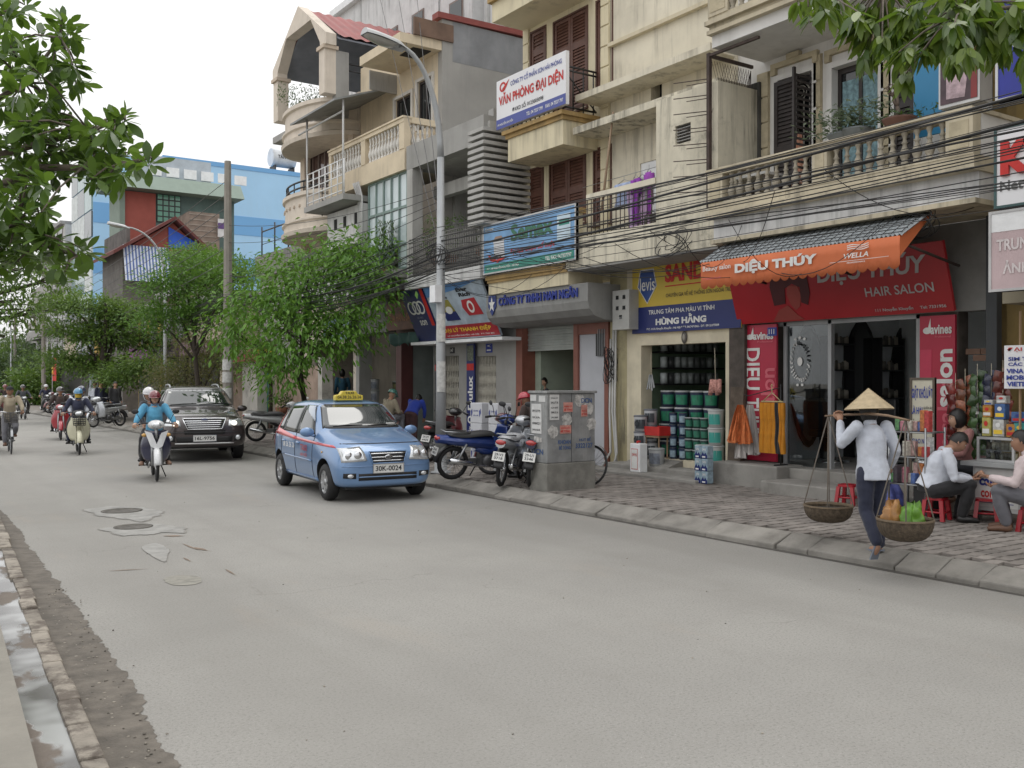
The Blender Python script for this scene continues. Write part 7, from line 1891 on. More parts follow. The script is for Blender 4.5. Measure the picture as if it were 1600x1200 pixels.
# grey cabinet pasted with notices
cb = thing('junction_cabinet', 'scuffed grey steel cabinet on a concrete plinth pasted with notices', 'cabinet',(8.96,11.67, PZ))
CABM = mat('scuffed_cabinet_grey',(.205,.21,.21),.6, var=.3, vscale=4, streak=.6, grime=.7, scol=(.40,.40,.385), bump=.1)
q = MB(); q.box(-.46,-.22,.42,.46,.22,1.46); bevel(q.build('steel_box', CABM, cb),.012,2)
q = MB(); q.box(-.485,-.245,1.461,.485,.245,1.50); bevel(q.build('lid', CABM, cb),.008,2)
q = MB(); q.box(-.47,-.225,-.02,.47,.225,.418); bevel(q.build('plinth', mat('plinth_concrete',(.20,.195,.175),.9, var=.3, vscale=4, grime=.7, scol=(.10,.095,.085), bump=.4), cb),.015,2)
B = Board(cb,(-.46,-.222,.42),(1,0,0),(0,0,1),.92,1.04, world=False); PAP = mat('notice_paper',(.56,.56,.55),.8, var=.12, vscale=9); PKP = mat('pink_notice',(.50,.24,.20),.8, var=.3, vscale=12); SCR = mat('scraped_paper',(.45,.44,.42),.9, var=.5, vscale=16)
B.rect('door_seam',.495,.0,.50,1, BLACK,.003)
B.rect('notice',.05,.62,.24,.985, PAP,.005)
for i in range(5): B.text(('SƠN NHÀ', '0984.32.16', 'SỬA NHÀ', '0912.77.58', 'KHOAN CẮT')[i],.075,.645+i*.07,.215,.675+i*.07, INKK,.008)
B.rect('pink_notice',.33,.73,.52,.87, PKP,.005); B.rect('pink_notice',.70,.66,.83,.83, PKP,.005); B.rect('pink_notice',.26,.42,.49,.54, PKP,.005)
for a0, b0, w in ((.345,.75,.16),(.275,.44,.19),(.71,.68,.11)): B.text('KHOAN CẮT', a0, b0+.05, a0+w, b0+.085, INKR,.008); B.text('BÊ TÔNG', a0, b0, a0+w, b0+.035, INKR,.008)
for k in range(5):
    cx, cy = ((.66,.90),(.86,.78),(.12,.45),(.40,.62),(.92,.55))[k]; B.shape('torn_paper', [(cx+(.10+.05*mnoise.noise((k, t*3,0)))*cos(t), cy+(.09+.06*mnoise.noise((t*2, k,4)))*sin(t)) for t in [2*PI*i/18 for i in range(18)]], SCR,.004)
def slanted(B, txt, a, b, w, h, ang, m):
    o = B.text(txt, a, b, a + w, b + h, m,.007, bold=.02)
    return o
SPR = mat('blue_stencil',(.05,.10,.24),.7, var=.3, vscale=20)
B.text('KHOAN',.22,.27,.48,.33, SPR,.007); B.text('BÊ TÔNG',.24,.19,.48,.25, SPR,.007); B.text('3322127',.58,.20,.94,.27, SPR,.007); B.text('HÚT BỂ',.66,.30,.90,.36, SPR,.007); B.text('DCN',.70,.86,.92,.93, SPR,.007)
B = Board(cb,(-.462,.22,.42),(0,-1,0),(0,0,1),.44,1.04, world=False)
B.rect('notice',.12,.42,.70,.85, PAP,.005); B.rect('notice',.06,.89,.40,.98, PAP,.005); B.rect('notice',.55,.88,.92,.97, PAP,.005); B.shape('torn_paper', [(.2,.28),(.75,.30),(.7,.36),(.3,.38)], SCR)
for i in range(4): B.text(('SƠN NHÀ', '0984321', 'SỬA', '0912775')[i],.18,.46+i*.09,.64,.495+i*.09, INKK,.008)
B.text('DCN',.15,.12,.8,.2, SPR,.007)

# electricity meter box
mb = thing('meter_box', 'pale grey meter box with little windows on the wall by the paint shop', 'meter box',(11.7,14.0,2.3)); a = RX(957,455,983,514,11.7)
bpart(mb, 'case', mat('meter_case',(.40,.40,.38),.6),(11.7, a[0], a[2],11.98, a[1], a[3]))
q = MB(); w_ = a[1] - a[0]; h_ = a[3] - a[2]
for y, z in ((.3,.82),(.7,.82),(.3,.55),(.7,.55),(.5,.32)): q.box(11.69, a[0]+w_*y-.035, a[2]+h_*z-.035,11.699, a[0]+w_*y+.035, a[2]+h_*z+.035)
q.build('window', WINDK, mb, True)

# ------------------------------------------------------------------ paint buckets and tins
BK = {}
def bucket_meshes(kind):
    if kind in BK: return BK[kind]
    r, h, body, lab, lid = {
        'green': (.140,.30, mat('bucket_navy',(.03,.04,.08),.35), mat('label_green',(.03,.23,.13),.4, var=.3, vscale=9), mat('lid_white',(.50,.52,.52),.5)),
        'teal': (.140,.30, mat('bucket_white',(.56,.57,.56),.4), mat('label_teal',(.06,.36,.31),.4, var=.15), mat('lid_white',(.50,.52,.52),.5)),
        'ring': (.125,.29, mat('bucket_pale',(.54,.55,.57),.4), mat('label_ring',(.05,.06,.07),.5), mat('lid_grey',(.15,.16,.18),.5)),
        'small': (.085,.185, mat('tin_dark_green',(.03,.07,.06),.35), mat('label_green2',(.04,.20,.13),.4, var=.3, vscale=9), mat('lid_dull',(.35,.37,.37),.5)),
        'tin': (.075,.205, mat('tin_navy',(.03,.05,.11),.3), mat('label_pale_blue',(.28,.38,.45),.4, var=.35, vscale=14), mat('lid_dark',(.05,.06,.08),.5)),
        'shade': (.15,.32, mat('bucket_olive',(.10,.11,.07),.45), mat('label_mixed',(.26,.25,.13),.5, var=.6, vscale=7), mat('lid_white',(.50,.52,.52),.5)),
        'white': (.145,.32, mat('bucket_grey_white',(.46,.47,.48),.45), mat('label_grey',(.18,.2,.24),.5, var=.5, vscale=9), mat('lid_dull',(.35,.37,.37),.5)),
    }[kind]
    q = MB(); q.lathe([(.001,0),(r*.88,0),(r*.985, h*.93),(r*.985, h*.955),(.001, h*.955)],18); me = q.mesh('bucket', body)
    q = MB(); q.lathe([(r*.905, h*.16),(r*.965, h*.74)],8, a0=R(165), a1=R(265)); ml = q.mesh('label', lab)
    q = MB(); q.lathe([(r*.99, h*.90),(r*1.03, h*.91),(r*1.03, h*.985),(r*.93, h),(.001, h)],18); md = q.mesh('lid', lid)
    BK[kind] = (me, ml, md, r, h); return BK[kind]
def bucket(kind, x, y, z, label, group, rz=None):
    me, ml, md, r, h = bucket_meshes(kind)
    t = thing('paint_tin' if kind == 'tin' else 'paint_bucket', label, 'tin' if kind == 'tin' else 'bucket',(x, y, z), uni(-.25,.25) if rz is None else rz, group)
    link('drum', me, t); link('label', ml, t); link('lid', md, t)
    if kind == 'ring':
        key = 'ringlogo'
        if key not in BK:
            q = MB(); 
            for rr in (.05,.036): q.tube([(-r*.97*cos(a_*.9) if False else -math.sqrt(max(0,(r*1.0) ** 2-(rr*cos(a_)) ** 2))*.985, rr*cos(a_), h*.48+rr*sin(a_)) for a_ in [2*PI*i/18 for i in range(18)]],.004,4, closed=True)
            BK[key] = q.mesh('ring_logo', INKK)
        link('ring_logo', BK[key], t)
    return t
nth = ['bottom', 'second', 'third', 'fourth', 'fifth', 'sixth']
GP_ = 'paint buckets stacked in the paint shop doorway'
XI = 12.45
for ci,(px, n) in enumerate(((1043,4),(1066,4),(1089,4),(1112,4))):
    y = YX(px, XI)
    for k in range(n):
        kd = 'green'
        bucket(kd, XI+uni(-.02,.02), y, PZ2+.004+k*.306, 'green labelled bucket, %s in the %s back stack of the paint shop' % (('lowest', 'second', 'third', 'topmost')[k],('far left', 'centre left', 'centre right', 'far right')[ci]), GP_)
for ci, px in enumerate((1052,1067)):
    y = YX(px,12.15)
    for k in range(4): bucket('tin',12.15, y, PZ2+.004+k*.208, 'pale blue tall tin, %s in the %s column before the green buckets' % (('lowest', 'second', 'third', 'topmost')[k],('left', 'right')[ci]), 'pale blue tins in the paint shop')
for ci, px in enumerate((1077,1089.5,1101)):
    for k in range(4): bucket('small',12.2, YX(px,12.2), PZ2+.004+k*.189, 'small green tin, %s in the %s column of small tins' % (('lowest', 'second', 'third', 'topmost')[k],('left', 'middle', 'right')[ci]), 'small green tins in the paint shop')
for k in range(3): bucket('teal',12.05, YX(1119,12.05), PZ2+.004+k*.306, 'white bucket with teal label, %s of the stack at the right door jamb' % ('lowest', 'middle', 'topmost')[k], GP_)
bucket('teal',11.98+.05, YX(1097,12.0), PZ2+.004, 'white bucket with teal label standing alone beside the teal stack', GP_)
for ci,(px, x) in enumerate(((1001,11.82),(1017,12.02))):
    for k in range(3): bucket('ring', x, YX(px, x), PZ2-.11*(ci == 0)+.004+k*.296, 'ring emblem bucket, %s in the %s stack at the left jamb' % (('lowest', 'middle', 'topmost')[k],('outer', 'inner')[ci]), GP_)
# a shelf of dim tins deep inside
for ri, z in enumerate((1.75,2.05,2.35)):
    s_ = thing('paint_shelf', 'dim wall shelf with rows of tins, %s of three in the paint shop' % ('lowest', 'middle', 'highest')[ri], 'shelf',(13.25,13.22, z), PI/2, 'shelves in the paint shop'); q = MB(); q.box(-.15,-.75,-.03,.2,.85,0); q.build('board', DARKP, s_); q = MB()
    for i in range(9): q.lathe([(.001,0),(.07,0),(.07,.2),(.001,.2)],10,(0,-.65+i*.17,0))
    o = q.build('tin_row', mat('dim_tins',(.22,.24,.24),.4, island=.8), s_); o['kind'] = 'stuff'
# goods on the steps
tw = thing('white_can', 'tall white rectangular can with a red framed label on the shop step', 'can',(11.35, YX(998,11.35),.205))
q = MB(); q.box(-.09,-.13,0,.09,.13,.50); bevel(q.build('can', WHITEP, tw),.015,2); q = MB(); q.tube([(-.03,0,.50),(-.03,0,.53),(.03,0,.53)],.02,8); q.build('cap', INKR, tw)
B = Board(tw,(-.092,.13,0),(0,-1,0),(0,0,1),.26,.50, world=False); B.rect('label_panel',.14,.10,.80,.82, INKR,.002,.002); B.rect('label_field',.17,.12,.77,.80, INKW,.004,.002); B.text('SƠN',.25,.55,.70,.68, INKR,.006)
bt = thing('tin_pack', 'shrink wrapped pack of pale blue tins stacked at the pavement edge of the step', 'pack',(11.25, YX(1100,11.25),.16))
for k in range(3):
    for j in range(2):
        q = MB(); z = k*.20; y0 = .015+j*.145-.155; q.box(-.07, y0, z+.003,.07, y0+.135, z+.197); o = q.build('tin', MATS['label_pale_blue'], bt); bevel(o,.01,2)
        B = Board(o,(-.071, y0+.135, z),(0,-1,0),(0,0,1),.135,.2, world=False); B.rect('navy_base',.02,.02,.98,.30, NAVY,.002,.002); B.shape('navy_peak', [(.1,.3),(.3,.55),(.5,.3),(.7,.5),(.9,.3)], NAVY,.003,.002); B.rect('white_label',.2,.08,.7,.2, INKW,.004,.002); B.text('SƠN',.25,.62,.75,.85, INKW,.003)
tr = thing('red_crate', 'red plastic tray beside the white buckets in the paint shop', 'tray',(11.95, YX(1026,11.95),.82))
q = MB(); q.box(-.14,-.22,0,.14,.22,.02)
for a_ in ((-.14,-.22,.02,-.12,.22,.16),(.12,-.22,.02,.14,.22,.16),(-.12,-.22,.02,.12,-.20,.16),(-.12,.20,.02,.12,.22,.16)): q.box(*a_)
q.build('tray', INKR, tr)
ts = thing('display_stool', 'low wooden stand under the red tray in the paint shop', 'stand',(11.95, YX(1026,11.95), PZ2+.004)); q = MB(); q.box(-.13,-.2,.38,.13,.2,.41)
for x in (-.11,.09):
    for y in (-.18,.16): q.box(x, y,0, x + .02, y + .02,.38)
q.build('stand', mat('raw_wood',(.3,.2,.12),.8), ts)
bucket('white',11.72, YX(1026,11.72),.29, 'small white bucket on the ramp before the red tray', GP_)
bd = thing('wooden_board', 'worn brown timber board leaning between paint shop and salon', 'board',(11.85, YX(1148,11.85),.40)); q = MB(); q.box(-.03,-.14,0,.03,.14,1.30, Matrix.Rotation(R(4),4, 'Y')); q.build('board', mat('old_timber',(.11,.085,.065),.9, var=.4, vscale=5), bd)
# things hanging in the doorway
hr = thing('hanging_rollers', 'bunch of red striped paint rollers hanging in the doorway', 'paint rollers',(11.9, YX(1118,11.9),1.6)); q = MB(); q.tube([(0,0,.2),(0,.02,.75)],.006,5); q.build('string', mat('pale_string',(.5,.45,.35),.9), hr)
STR = mat('roller_sleeve',(.55,.28,.24),.9, var=.5, vscale=30)
for i in range(4): q = MB(); y = -.11+i*.075; q.tube([(uni(-.03,.03), y*.6,.22),(uni(-.03,.03), y,.0-.04*(i % 2))],.036,10); q.build('roller', STR, hr)
hp = thing('hanging_scrapers', 'bunch of steel scrapers hanging at the left of the paint shop doorway', 'scrapers',(11.95, YX(1017,11.95),1.75)); q = MB()
for i in range(4): q.box(-.01,-.09+i*.045,-.1-.03*(i % 2),.0,-.055+i*.045,.15, Matrix.Rotation(R(10*i-15),4, 'X'))
q.build('blade', STEEL, hp); q = MB(); q.tube([(0,0,.1),(0,0,.55)],.005,4); q.build('string', MATS['pale_string'], hp)
em = thing('oval_emblem', 'little dark oval emblem above the paint shop door', 'emblem',(11.96, YX(1069,11.96), onX(1069,527,11.96).z)); q = MB(); q.ell((0,0,0),.015,.07,.11,14,8); q.build('disc', mat('bronze',(.08,.07,.06),.5), em); q = MB(); q.ell((-.01,0,0),.015,.035,.06,12,6); q.build('centre', mat('pale_bronze',(.3,.28,.24),.5), em)
# dim stacks in the bucket shop behind the taxi
GQ = 'bucket stacks in the dim shop behind the taxi'
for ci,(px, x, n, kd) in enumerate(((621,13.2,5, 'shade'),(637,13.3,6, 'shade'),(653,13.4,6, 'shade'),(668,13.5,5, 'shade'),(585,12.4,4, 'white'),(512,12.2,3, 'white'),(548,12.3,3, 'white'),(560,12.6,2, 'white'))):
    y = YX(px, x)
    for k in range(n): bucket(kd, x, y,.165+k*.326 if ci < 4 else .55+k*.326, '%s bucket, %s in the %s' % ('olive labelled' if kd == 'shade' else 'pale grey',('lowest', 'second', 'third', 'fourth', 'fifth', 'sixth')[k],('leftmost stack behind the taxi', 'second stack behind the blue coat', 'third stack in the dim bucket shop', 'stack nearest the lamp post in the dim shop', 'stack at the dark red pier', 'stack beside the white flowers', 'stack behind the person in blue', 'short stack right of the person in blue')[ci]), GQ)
q = MB(); q.box(11.9,25.25,.15,13.2,28.9,.545); sp = thing('shop_plinth', 'concrete plinth with stacked buckets under the curved balcony house', 'plinth',(12.5,27,.15)); q.build('plinth', CONCP, sp, True)
# white wrapped cartons
CTN = mat('white_carton',(.58,.59,.62),.75, var=.08)
for ci in range(2):
    for k in range(3):
        t = thing('carton', 'white wrapped carton, %s of the %s pile before the folding grille' % (('bottom', 'middle', 'top')[k],('left', 'right')[ci]), 'carton',(10.35, YX((753,781)[ci],10.35), PZ+.003+k*.405), R((6,-5)[ci]+2*k), 'white cartons on the pavement'); q = MB(); q.box(-.16,-.17,0,.16,.17,.40); bevel(q.build('box', CTN, t),.012,2)
        B = Board(t,(-.162,.17,0),(0,-1,0),(0,0,1),.34,.40, world=False); B.shape('blue_mark', [(.1,.3),(.2,.5),(.18,.7),(.08,.6)], INKB,.003,.002); B.shape('blue_mark', [(.8,.3),(.92,.5),(.9,.72),(.78,.6)], INKB,.003,.002); B.text('GẠCH MEN',.3,.55,.7,.65, INKB,.003); B.text('60 x 60',.3,.35,.7,.42, INKB,.003)

# ------------------------------------------------------------------ clothes rack and net bags before the salon
RUST = mat('orange_yellow_cloth',(.50,.20,.012),.85, var=.15, vscale=9, bump=.2)
rk_ = thing('clothes_rack', 'thin black clothes stand with a cream hanger before the salon banner', 'clothes rack',(11.72, YX(1212,11.72),.50))
yq = 0; q = MB(); q.tube([(0,-.1,0),(0,-.1,1.25)],.012,6); q.tube([(0,-.1,1.2),(0,.55,1.06),(-.02,.62,1.08)],.008,5); q.tube([(-.15,-.1,.01),(.15,-.1,.01)],.012,6); q.build('stand', BLKIRON, rk_)
q = MB(); q.tube([(-.05,-.18,.98),(-.05,.24,.98)],.012,6); q.tube([(-.05,-.14,.99),(-.05,.03,1.12),(-.05,.2,.99)],.008,5); q.tube([(-.05,.03,1.12),(-.05,.03,1.2),(-.05,.05,1.22),(-.05,.03,1.25),(-.05,.01,1.22)],.007,5)
q.build('hanger', mat('cream_hanger',(.55,.48,.25),.5), rk_)
def trousers(label, y, m, w=.085, h=.78, dx=-.06):
    t = thing('trousers', label, 'trousers',(11.72+dx, YX(1212,11.72)+y,.50+.965),0, 'trousers on the clothes stand')
    for k in range(2):
        q = MB(); q.grid(lambda u, v: ((.030+.012*sin(v*9+k))*sin(2*PI*u)+.006*sin(u*19+v*7),(k-.5)*w*(1+.2*v)+(w*(.52+.10*v))*cos(2*PI*u),-h*v),18,12); q.build('leg', m, t)
for y, m, lb_ in ((.17, RUST, 'orange yellow trousers farthest left on the stand'),(.02, RUST, 'orange yellow trousers second from left on the stand'),(-.10, BLKT, 'black trousers hanging beside the orange pairs'),(-.17, RUST, 'narrow orange yellow trousers at the right of the stand')): trousers(lb_, y, m,.08 if y > 0 else .05)
NET = mat('orange_net',(.55,.16,.05),.8, var=.25, vscale=20, island=.25, alpha=.82); NETW = mat('white_net',(.6,.57,.55),.8, var=.25, island=.3, alpha=.85)
def netbag(label, px, x, z, w, h, m, n=70):
    t = thing('net_bag', label, 'net bag',(x, YX(px, x), z),0, 'net bags hanging before the salon'); q = MB()
    for i in range(n):
        a = 2*PI*i/n+uni(-.1,.1); r0 = .04; r1 = w*uni(.55,1.0); p = []
        for k in range(6):
            f = k/5; rr = r0+(r1-r0)*f ** .8; p.append(Vector((rr*.6*cos(a+.15*sin(k+i)), rr*sin(a+.15*sin(k+i)),-h*f*uni(.9,1))))
        s_ = Vector((0,.022,0)) if i % 2 else Vector((.022,0,0))
        q.add([v for c in p for v in (c-s_*(1+.8*(p.index(c)/5)), c+s_*(1+.8*(p.index(c)/5)))], [(2*k,2*k+1,2*k+3,2*k+2) for k in range(5)], True)
    q.build('netting', m, t, fix=False)
netbag('big orange net bag hanging left of the orange trousers',1157,11.6,1.42,.24,.62, NET,90); netbag('white net bag tucked behind the orange one',1172,11.75,1.42,.17,.80, NETW,50); netbag('ragged white net fringe below the orange net bag',1156,11.66,.86,.10,.30, NETW,24)

# ------------------------------------------------------------------ house at the right edge with its boards
h0 = house('ochre house at the right edge with stacked advertising boards', 'house',4.6); OCW = mat('stained_ochre_wall',(.22,.155,.055),.9, var=.3, vscale=1.2, streak=.8, grime=.5, scol=(.07,.055,.035))
dy = (YX(1572,12.1), YX(1514,12.1))
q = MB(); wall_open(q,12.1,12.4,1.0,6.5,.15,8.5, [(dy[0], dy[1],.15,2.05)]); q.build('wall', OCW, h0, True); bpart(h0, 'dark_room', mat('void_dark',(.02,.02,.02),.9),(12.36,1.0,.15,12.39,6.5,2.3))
lin = thing('brick_lintel', None, None,(12,6,2.1)); lin.parent = h0; lin.location = Vector((12,6,2.1))-LOC[h0.name]; KIDS.setdefault(h0.name, []).append(lin)
bz = onX(1540,540,12.05)
for r_ in range(2):
    for i in range(4):
        q = MB(); y = 6.10+i*.205+.1*(r_ % 2); q.box(12.04, y,2.06+r_*.085,12.099, y+.195,2.06+r_*.085+.075); q.build('brick', mat('sooty_brick',(.20,.12,.085),.9, var=.3, objrnd=.25), lin, True)
bpart(h0, 'window_ledge', mat('mossy_ledge',(.30,.27,.20),.9, grime=.6, scol=(.08,.10,.04)),(11.3,4.2,2.72,12.099, YX(1566,11.3),2.95)); spill('ledge_plant', 'small bright plant on the mossy ledge below the pink board', 'plant',(11.4,5.55,2.98),.25,.25, LF_Y,140, False, False)
bpart(h0, 'downpipe', mat('dark_pipe',(.05,.055,.06),.6),(11.9,6.52,.15,12.02,6.66,4.2)); bpart(h0, 'side_wall', OCW,(12.2,6.501,.15,12.5,6.74,8.5))
B = fsign('pink_board', 'faded pink board with white capitals at the right edge',1545,1675,10.75, onX(1545,457,10.75).z, onX(1545,332,10.75).z, mat('faded_pink_board',(.52,.40,.41),.5, var=.12, vscale=2),.12, fm=ALU); B.text('TRUNG TÂM',.10,.50,.95,.68, mat('pale_print',(.66,.60,.60),.6), bold=.03); B.text('ẢNH VIỆN',.18,.18,.90,.38, MATS['pale_print'], bold=.03); B.rect('white_top',.02,.74,.98,.97, WHITEP,.004)
B = fsign('network_board', 'white board with a big red letter K at the right edge',1553,1680,10.8, onX(1553,330,10.8).z+.02, onX(1553,208,10.8).z+.05, mat('white_sign',(.72,.72,.74),.5),.16, fm=mat('dark_green_frame',(.04,.09,.09),.5)); B.text('KTS',.10,.38,.95,.80, INKR, bold=.06, ext=.03, off=.04); B.text('Network',.08,.20,.80,.33, mat('grey_print',(.12,.12,.12),.6))
B = fsign('blue_board', 'deep blue board partly behind leaves at the upper right',1555,1680,10.85,5.0,6.4, mat('deep_blue_board',(.02,.03,.26),.5),.12, fm=ALU); B.text('INTERNET',.1,.4,.9,.6, INKW)

# ------------------------------------------------------------------ pavement stalls at the right
def stool(label, px, py, h=.27, rz=0.2, c=None):
    p = onZ(px, py, PZ); t = thing('stool', label, 'stool',(p.x, p.y, PZ+.006), rz, 'red plastic stools'); m = mat('red_plastic',(.36,.012,.022),.35, coat=.3)
    if 'stool' not in BK:
        q = MB(); q.prism([(.115*math.copysign(abs(cos(a)) ** .4, cos(a)),.115*math.copysign(abs(sin(a)) ** .4, sin(a)), h-.03) for a in [2*PI*i/20 for i in range(20)]],(0,0,.03)); a_ = q.mesh('seat', m)
        q = MB(); q.prism([(.07,.07, h-.03),(.115,.07, h-.03),(.115,.115, h-.03),(.07,.115, h-.03)],(.025,.025,-(h-.03))); b_ = q.mesh('leg', m)
        q = MB(); q.tube([(.12,.12,.10),(-.12,.12,.10),(-.12,-.12,.10),(.12,-.12,.10)],.012,6, closed=True); c_ = q.mesh('brace', m); BK['stool'] = (a_, b_, c_)
    a_, b_, c_ = BK['stool']; link('seat', a_, t); link('brace', c_, t)
    for i in range(4): o = link('leg', b_, t); o.rotation_euler = (0,0, PI/2*i)
    return p
s1 = stool('red stool under the man in the white shirt',1463,813); stool('empty red stool left of the yoke carrier legs',1326,789); stool('red stool beside the calcium counter',1541,815, rz=.5); s4 = stool('red stool under the man at the right edge',1616,832, rz=.1); stool('dark red stool behind the yoke carrier',1372,790, rz=.7)
bb_ = thing('plastic_bag', 'blue and purple plastic bag on the step behind the yoke carrier', 'bag',(10.9,7.35, PZ+.004)); q = MB(); q.grid(lambda u, v: ((.15+.03*sin(u*25)-.10*v ** 2)*(1+.3*mnoise.noise((cos(2*PI*u)*2, sin(2*PI*u)*2, v*4)))*cos(2*PI*u),(.17+.03*sin(u*31+v*4)-.11*v ** 2)*sin(2*PI*u),.40*v),26,8); q.build('bag', mat('blue_purple_bag',(.10,.12,.36),.4, var=.5, vscale=12), bb_)
# calcium counter
ct = thing('drink_counter', 'white counter with a calcium advert on its front', 'counter',(11.15,6.05, PZ)); yl, yr = YX(1517,10.9), YX(1592,10.9)
yc_ = (yl + yr) / 2
bpart(ct, 'cabinet', mat('counter_white',(.56,.56,.55),.6),(10.95, yr,.28,11.4, yl,.80)); bpart(ct, 'worktop', mat('grey_worktop',(.33,.34,.34),.5),(10.85, yr-.06,.801,11.5, yl+.10,.85)); bpart(ct, 'leg', STEEL,(11.0, yl-.06,.15,11.04, yl-.02,.279),(11.0, yr+.02,.15,11.04, yr+.06,.279))
B = Board(ct,(10.948, yl-.03,.33),(0,-1,0),(0,0,1), yl-yr-.06,.44); B.rect('advert',0,0,1,1, INKW,.004); B.text('calci',.10,.55,.60,.82, INKB,.008, bold=.04); B.text('corbière',.14,.24,.85,.50, INKR,.008, bold=.03); B.rect('rule',.1,.10,.9,.115, INKB,.008)
gc = thing('glass_case', 'aluminium glass food case standing on the white counter', 'display case',(11.15, yc_,.852)); ya, yb = YX(1584,11.0), YX(1529,11.0)
q = MB()
for x in (11.0,11.3):
    for y in (ya, yb): q.box(x - .014, y - .014,.852, x + .014, y + .014,1.14)
    for z in (.866,1.126): q.box(x-.013, ya+.014, z-.014, x+.013, yb-.014, z+.014)
for y in (ya, yb):
    for z in (.866,1.126): q.box(11.015, y-.013, z-.014,11.285, y+.013, z+.014)
q.build('frame', mat('case_alu',(.5,.5,.5),.4, metal=.5), gc, True); bpart(gc, 'pane', CLEAR,(11.0, ya+.014,.88,11.004, yb-.014,1.112)); bpart(gc, 'shelf', STEEL,(11.02, ya+.02,.98,11.28, yb-.02,.985))
q = MB()
for i in range(7): y = ya+.06+i*(yb-ya-.1)/6; q.tube([(11.15, y,.86),(11.15, y,.95)],.025,8); q.tube([(11.18, y,.986),(11.18, y,1.07)],.028,8)
q.build('bottles', mat('case_bottles',(.3,.28,.2),.3, island=.8), gc, True)
# packets and jars on top of the case and behind
pk_cols = [(.45,.20,.03),(.05,.12,.30),(.06,.30,.28),(.40,.36,.10),(.35,.05,.08),(.50,.50,.48)]
for i,(px, z, w, h, ci, lb_) in enumerate(((1540,1.145,.11,.22,3, 'yellow snack box at the left of the glass case top'),(1558,1.145,.13,.20,5, 'pale blue white box in the middle of the glass case top'),(1577,1.145,.10,.15,0, 'small orange box on the glass case top'),(1592,1.145,.14,.17,2, 'teal box at the right of the glass case top'),(1541,1.37,.11,.14,0, 'orange packet stacked on the yellow box'),(1560,1.35,.12,.18,1, 'dark blue tin stacked on the pale box'),(1590,1.32,.17,.12,1, 'blue box stacked at the right edge'),(1542,1.515,.10,.06,5, 'pale tin on top of the orange packet'),(1562,1.535,.11,.09,5, 'silver jar on the dark blue tin'))):
    t = thing('snack_box', lb_, 'box',(11.13, YX(px,11.05), z), uni(-.1,.1), 'boxes on the glass case'); q = MB(); q.box(-.06,-w/2,0,.06, w/2, h); bevel(q.build('box', mat('packet_%d' % ci, pk_cols[ci],.4, var=.35, vscale=16), t),.005,1); B = Board(t,(-.062, w/2,0),(0,-1,0),(0,0,1), w, h, world=False); B.rect('print_band',.1,.15,.9,.4,(INKW, INKY, INKR, INKB)[i % 4],.002,.001); B.disc('print_spot',.5,.68,.22,.14,(INKR, INKW, INKB, INKY)[i % 4],.003)
# strings of crisp packets
for si,(px, m_, lb_, zt, zb, x) in enumerate(((1493,(.34,.06,.05), 'left string of red crisp packets by the banner',1.75,.95,11.45),(1508,(.36,.12,.06), 'second string of orange red packets',1.80,1.05,11.4),(1527,(.06,.12,.04), 'long string of green crisp packets',1.86,.80,11.4),(1549,(.06,.07,.14), 'string of dark blue packets left of the sim card sign',1.86,1.05,11.4),(1567,(.30,.07,.05), 'string of brownish red packets beside the sim card sign',1.90,1.1,11.4))):
    t = thing('packet_string', lb_, 'packets',(x, YX(px, x), zt),0, 'strings of crisp packets'); q = MB(); q.tube([(0,0,.15),(0,0, zb-zt)],.004,4); q.build('string', MATS['pale_string'], t); n = int((zt-zb)/.13)
    for i in range(n):
        for s_ in (-1,1):
            q = MB(); a0 = uni(-.5,.5); M = Matrix.Translation((-.02*s_, s_*.045,-i*.13-.05*(s_ > 0))) @ Matrix.Rotation(a0,4, 'X') @ Matrix.Rotation(uni(-.6,.6),4, 'Z')
            q.grid(lambda u, v: M @ Vector((-.028*sin(PI*u)*sin(PI*v),(u-.5)*.11,(v-.5)*.14)),5,5); q.grid(lambda u, v: M @ Vector((.028*sin(PI*u)*sin(PI*v),(u-.5)*.11,(v-.5)*.14)),5,5); q.build('packet', mat('crisp_%d' % si, mul(m_,.7),.25, var=.5, vscale=18, objrnd=.4, coat=.3), t)
B = fsign('sim_card_sign', 'white hand painted sim card sign with blue and red capitals',1569,1640,11.0, onX(1569,607,11.0).z, onX(1569,540,11.0).z, mat('white_sign',(.72,.72,.74),.5),.02); B.text('ĐẠI LÝ',.08,.84,.70,.97, INKR); B.text('SIM THẺ',.10,.64,.75,.76, INKB, bold=.03); B.text('CÁC LOẠI',.10,.50,.80,.62, INKB, bold=.03); B.text('VINA',.06,.35,.45,.46, INKB, bold=.04); B.text('MOBI',.06,.20,.48,.31, INKB, bold=.04); B.text('VIETEL',.07,.05,.58,.16, INKB, bold=.04)
bpart(B.p, 'post', mat('raw_wood',(.3,.2,.12),.8),(11.03, YX(1594,11.03),.9,11.06, YX(1592,11.03),2.6))
ls = fsign('laundry_sign', 'cream upright laundry price board with blue capitals',1422,1461,11.2,.62, onX(1422,590,11.2).z, mat('cream_board',(.55,.52,.42),.6),.03, fm=mat('dark_board_edge',(.1,.08,.06),.6)); B = ls; B.text('GIẶT KHÔ,ƯỚT',.08,.76,.92,.92, INKB, bold=.03); B.text('LÀ HƠI',.06,.62,.52,.71, INKB, bold=.03); B.text('QUẦN ÁO',.56,.67,.92,.71, INKK); B.text('CHĂN MÀN',.56,.62,.92,.66, INKK); B.text('TẨY CÁC VẾT BẨN',.06,.50,.94,.57, INKK, bold=.02); B.text('NHẬN SỬA QUẦN ÁO',.10,.44,.90,.475, INKR); B.text('GIAO NHẬN',.10,.30,.90,.38, INKB, bold=.02); B.text('MỜI',.1,.12,.6,.2, INKK, bold=.02)
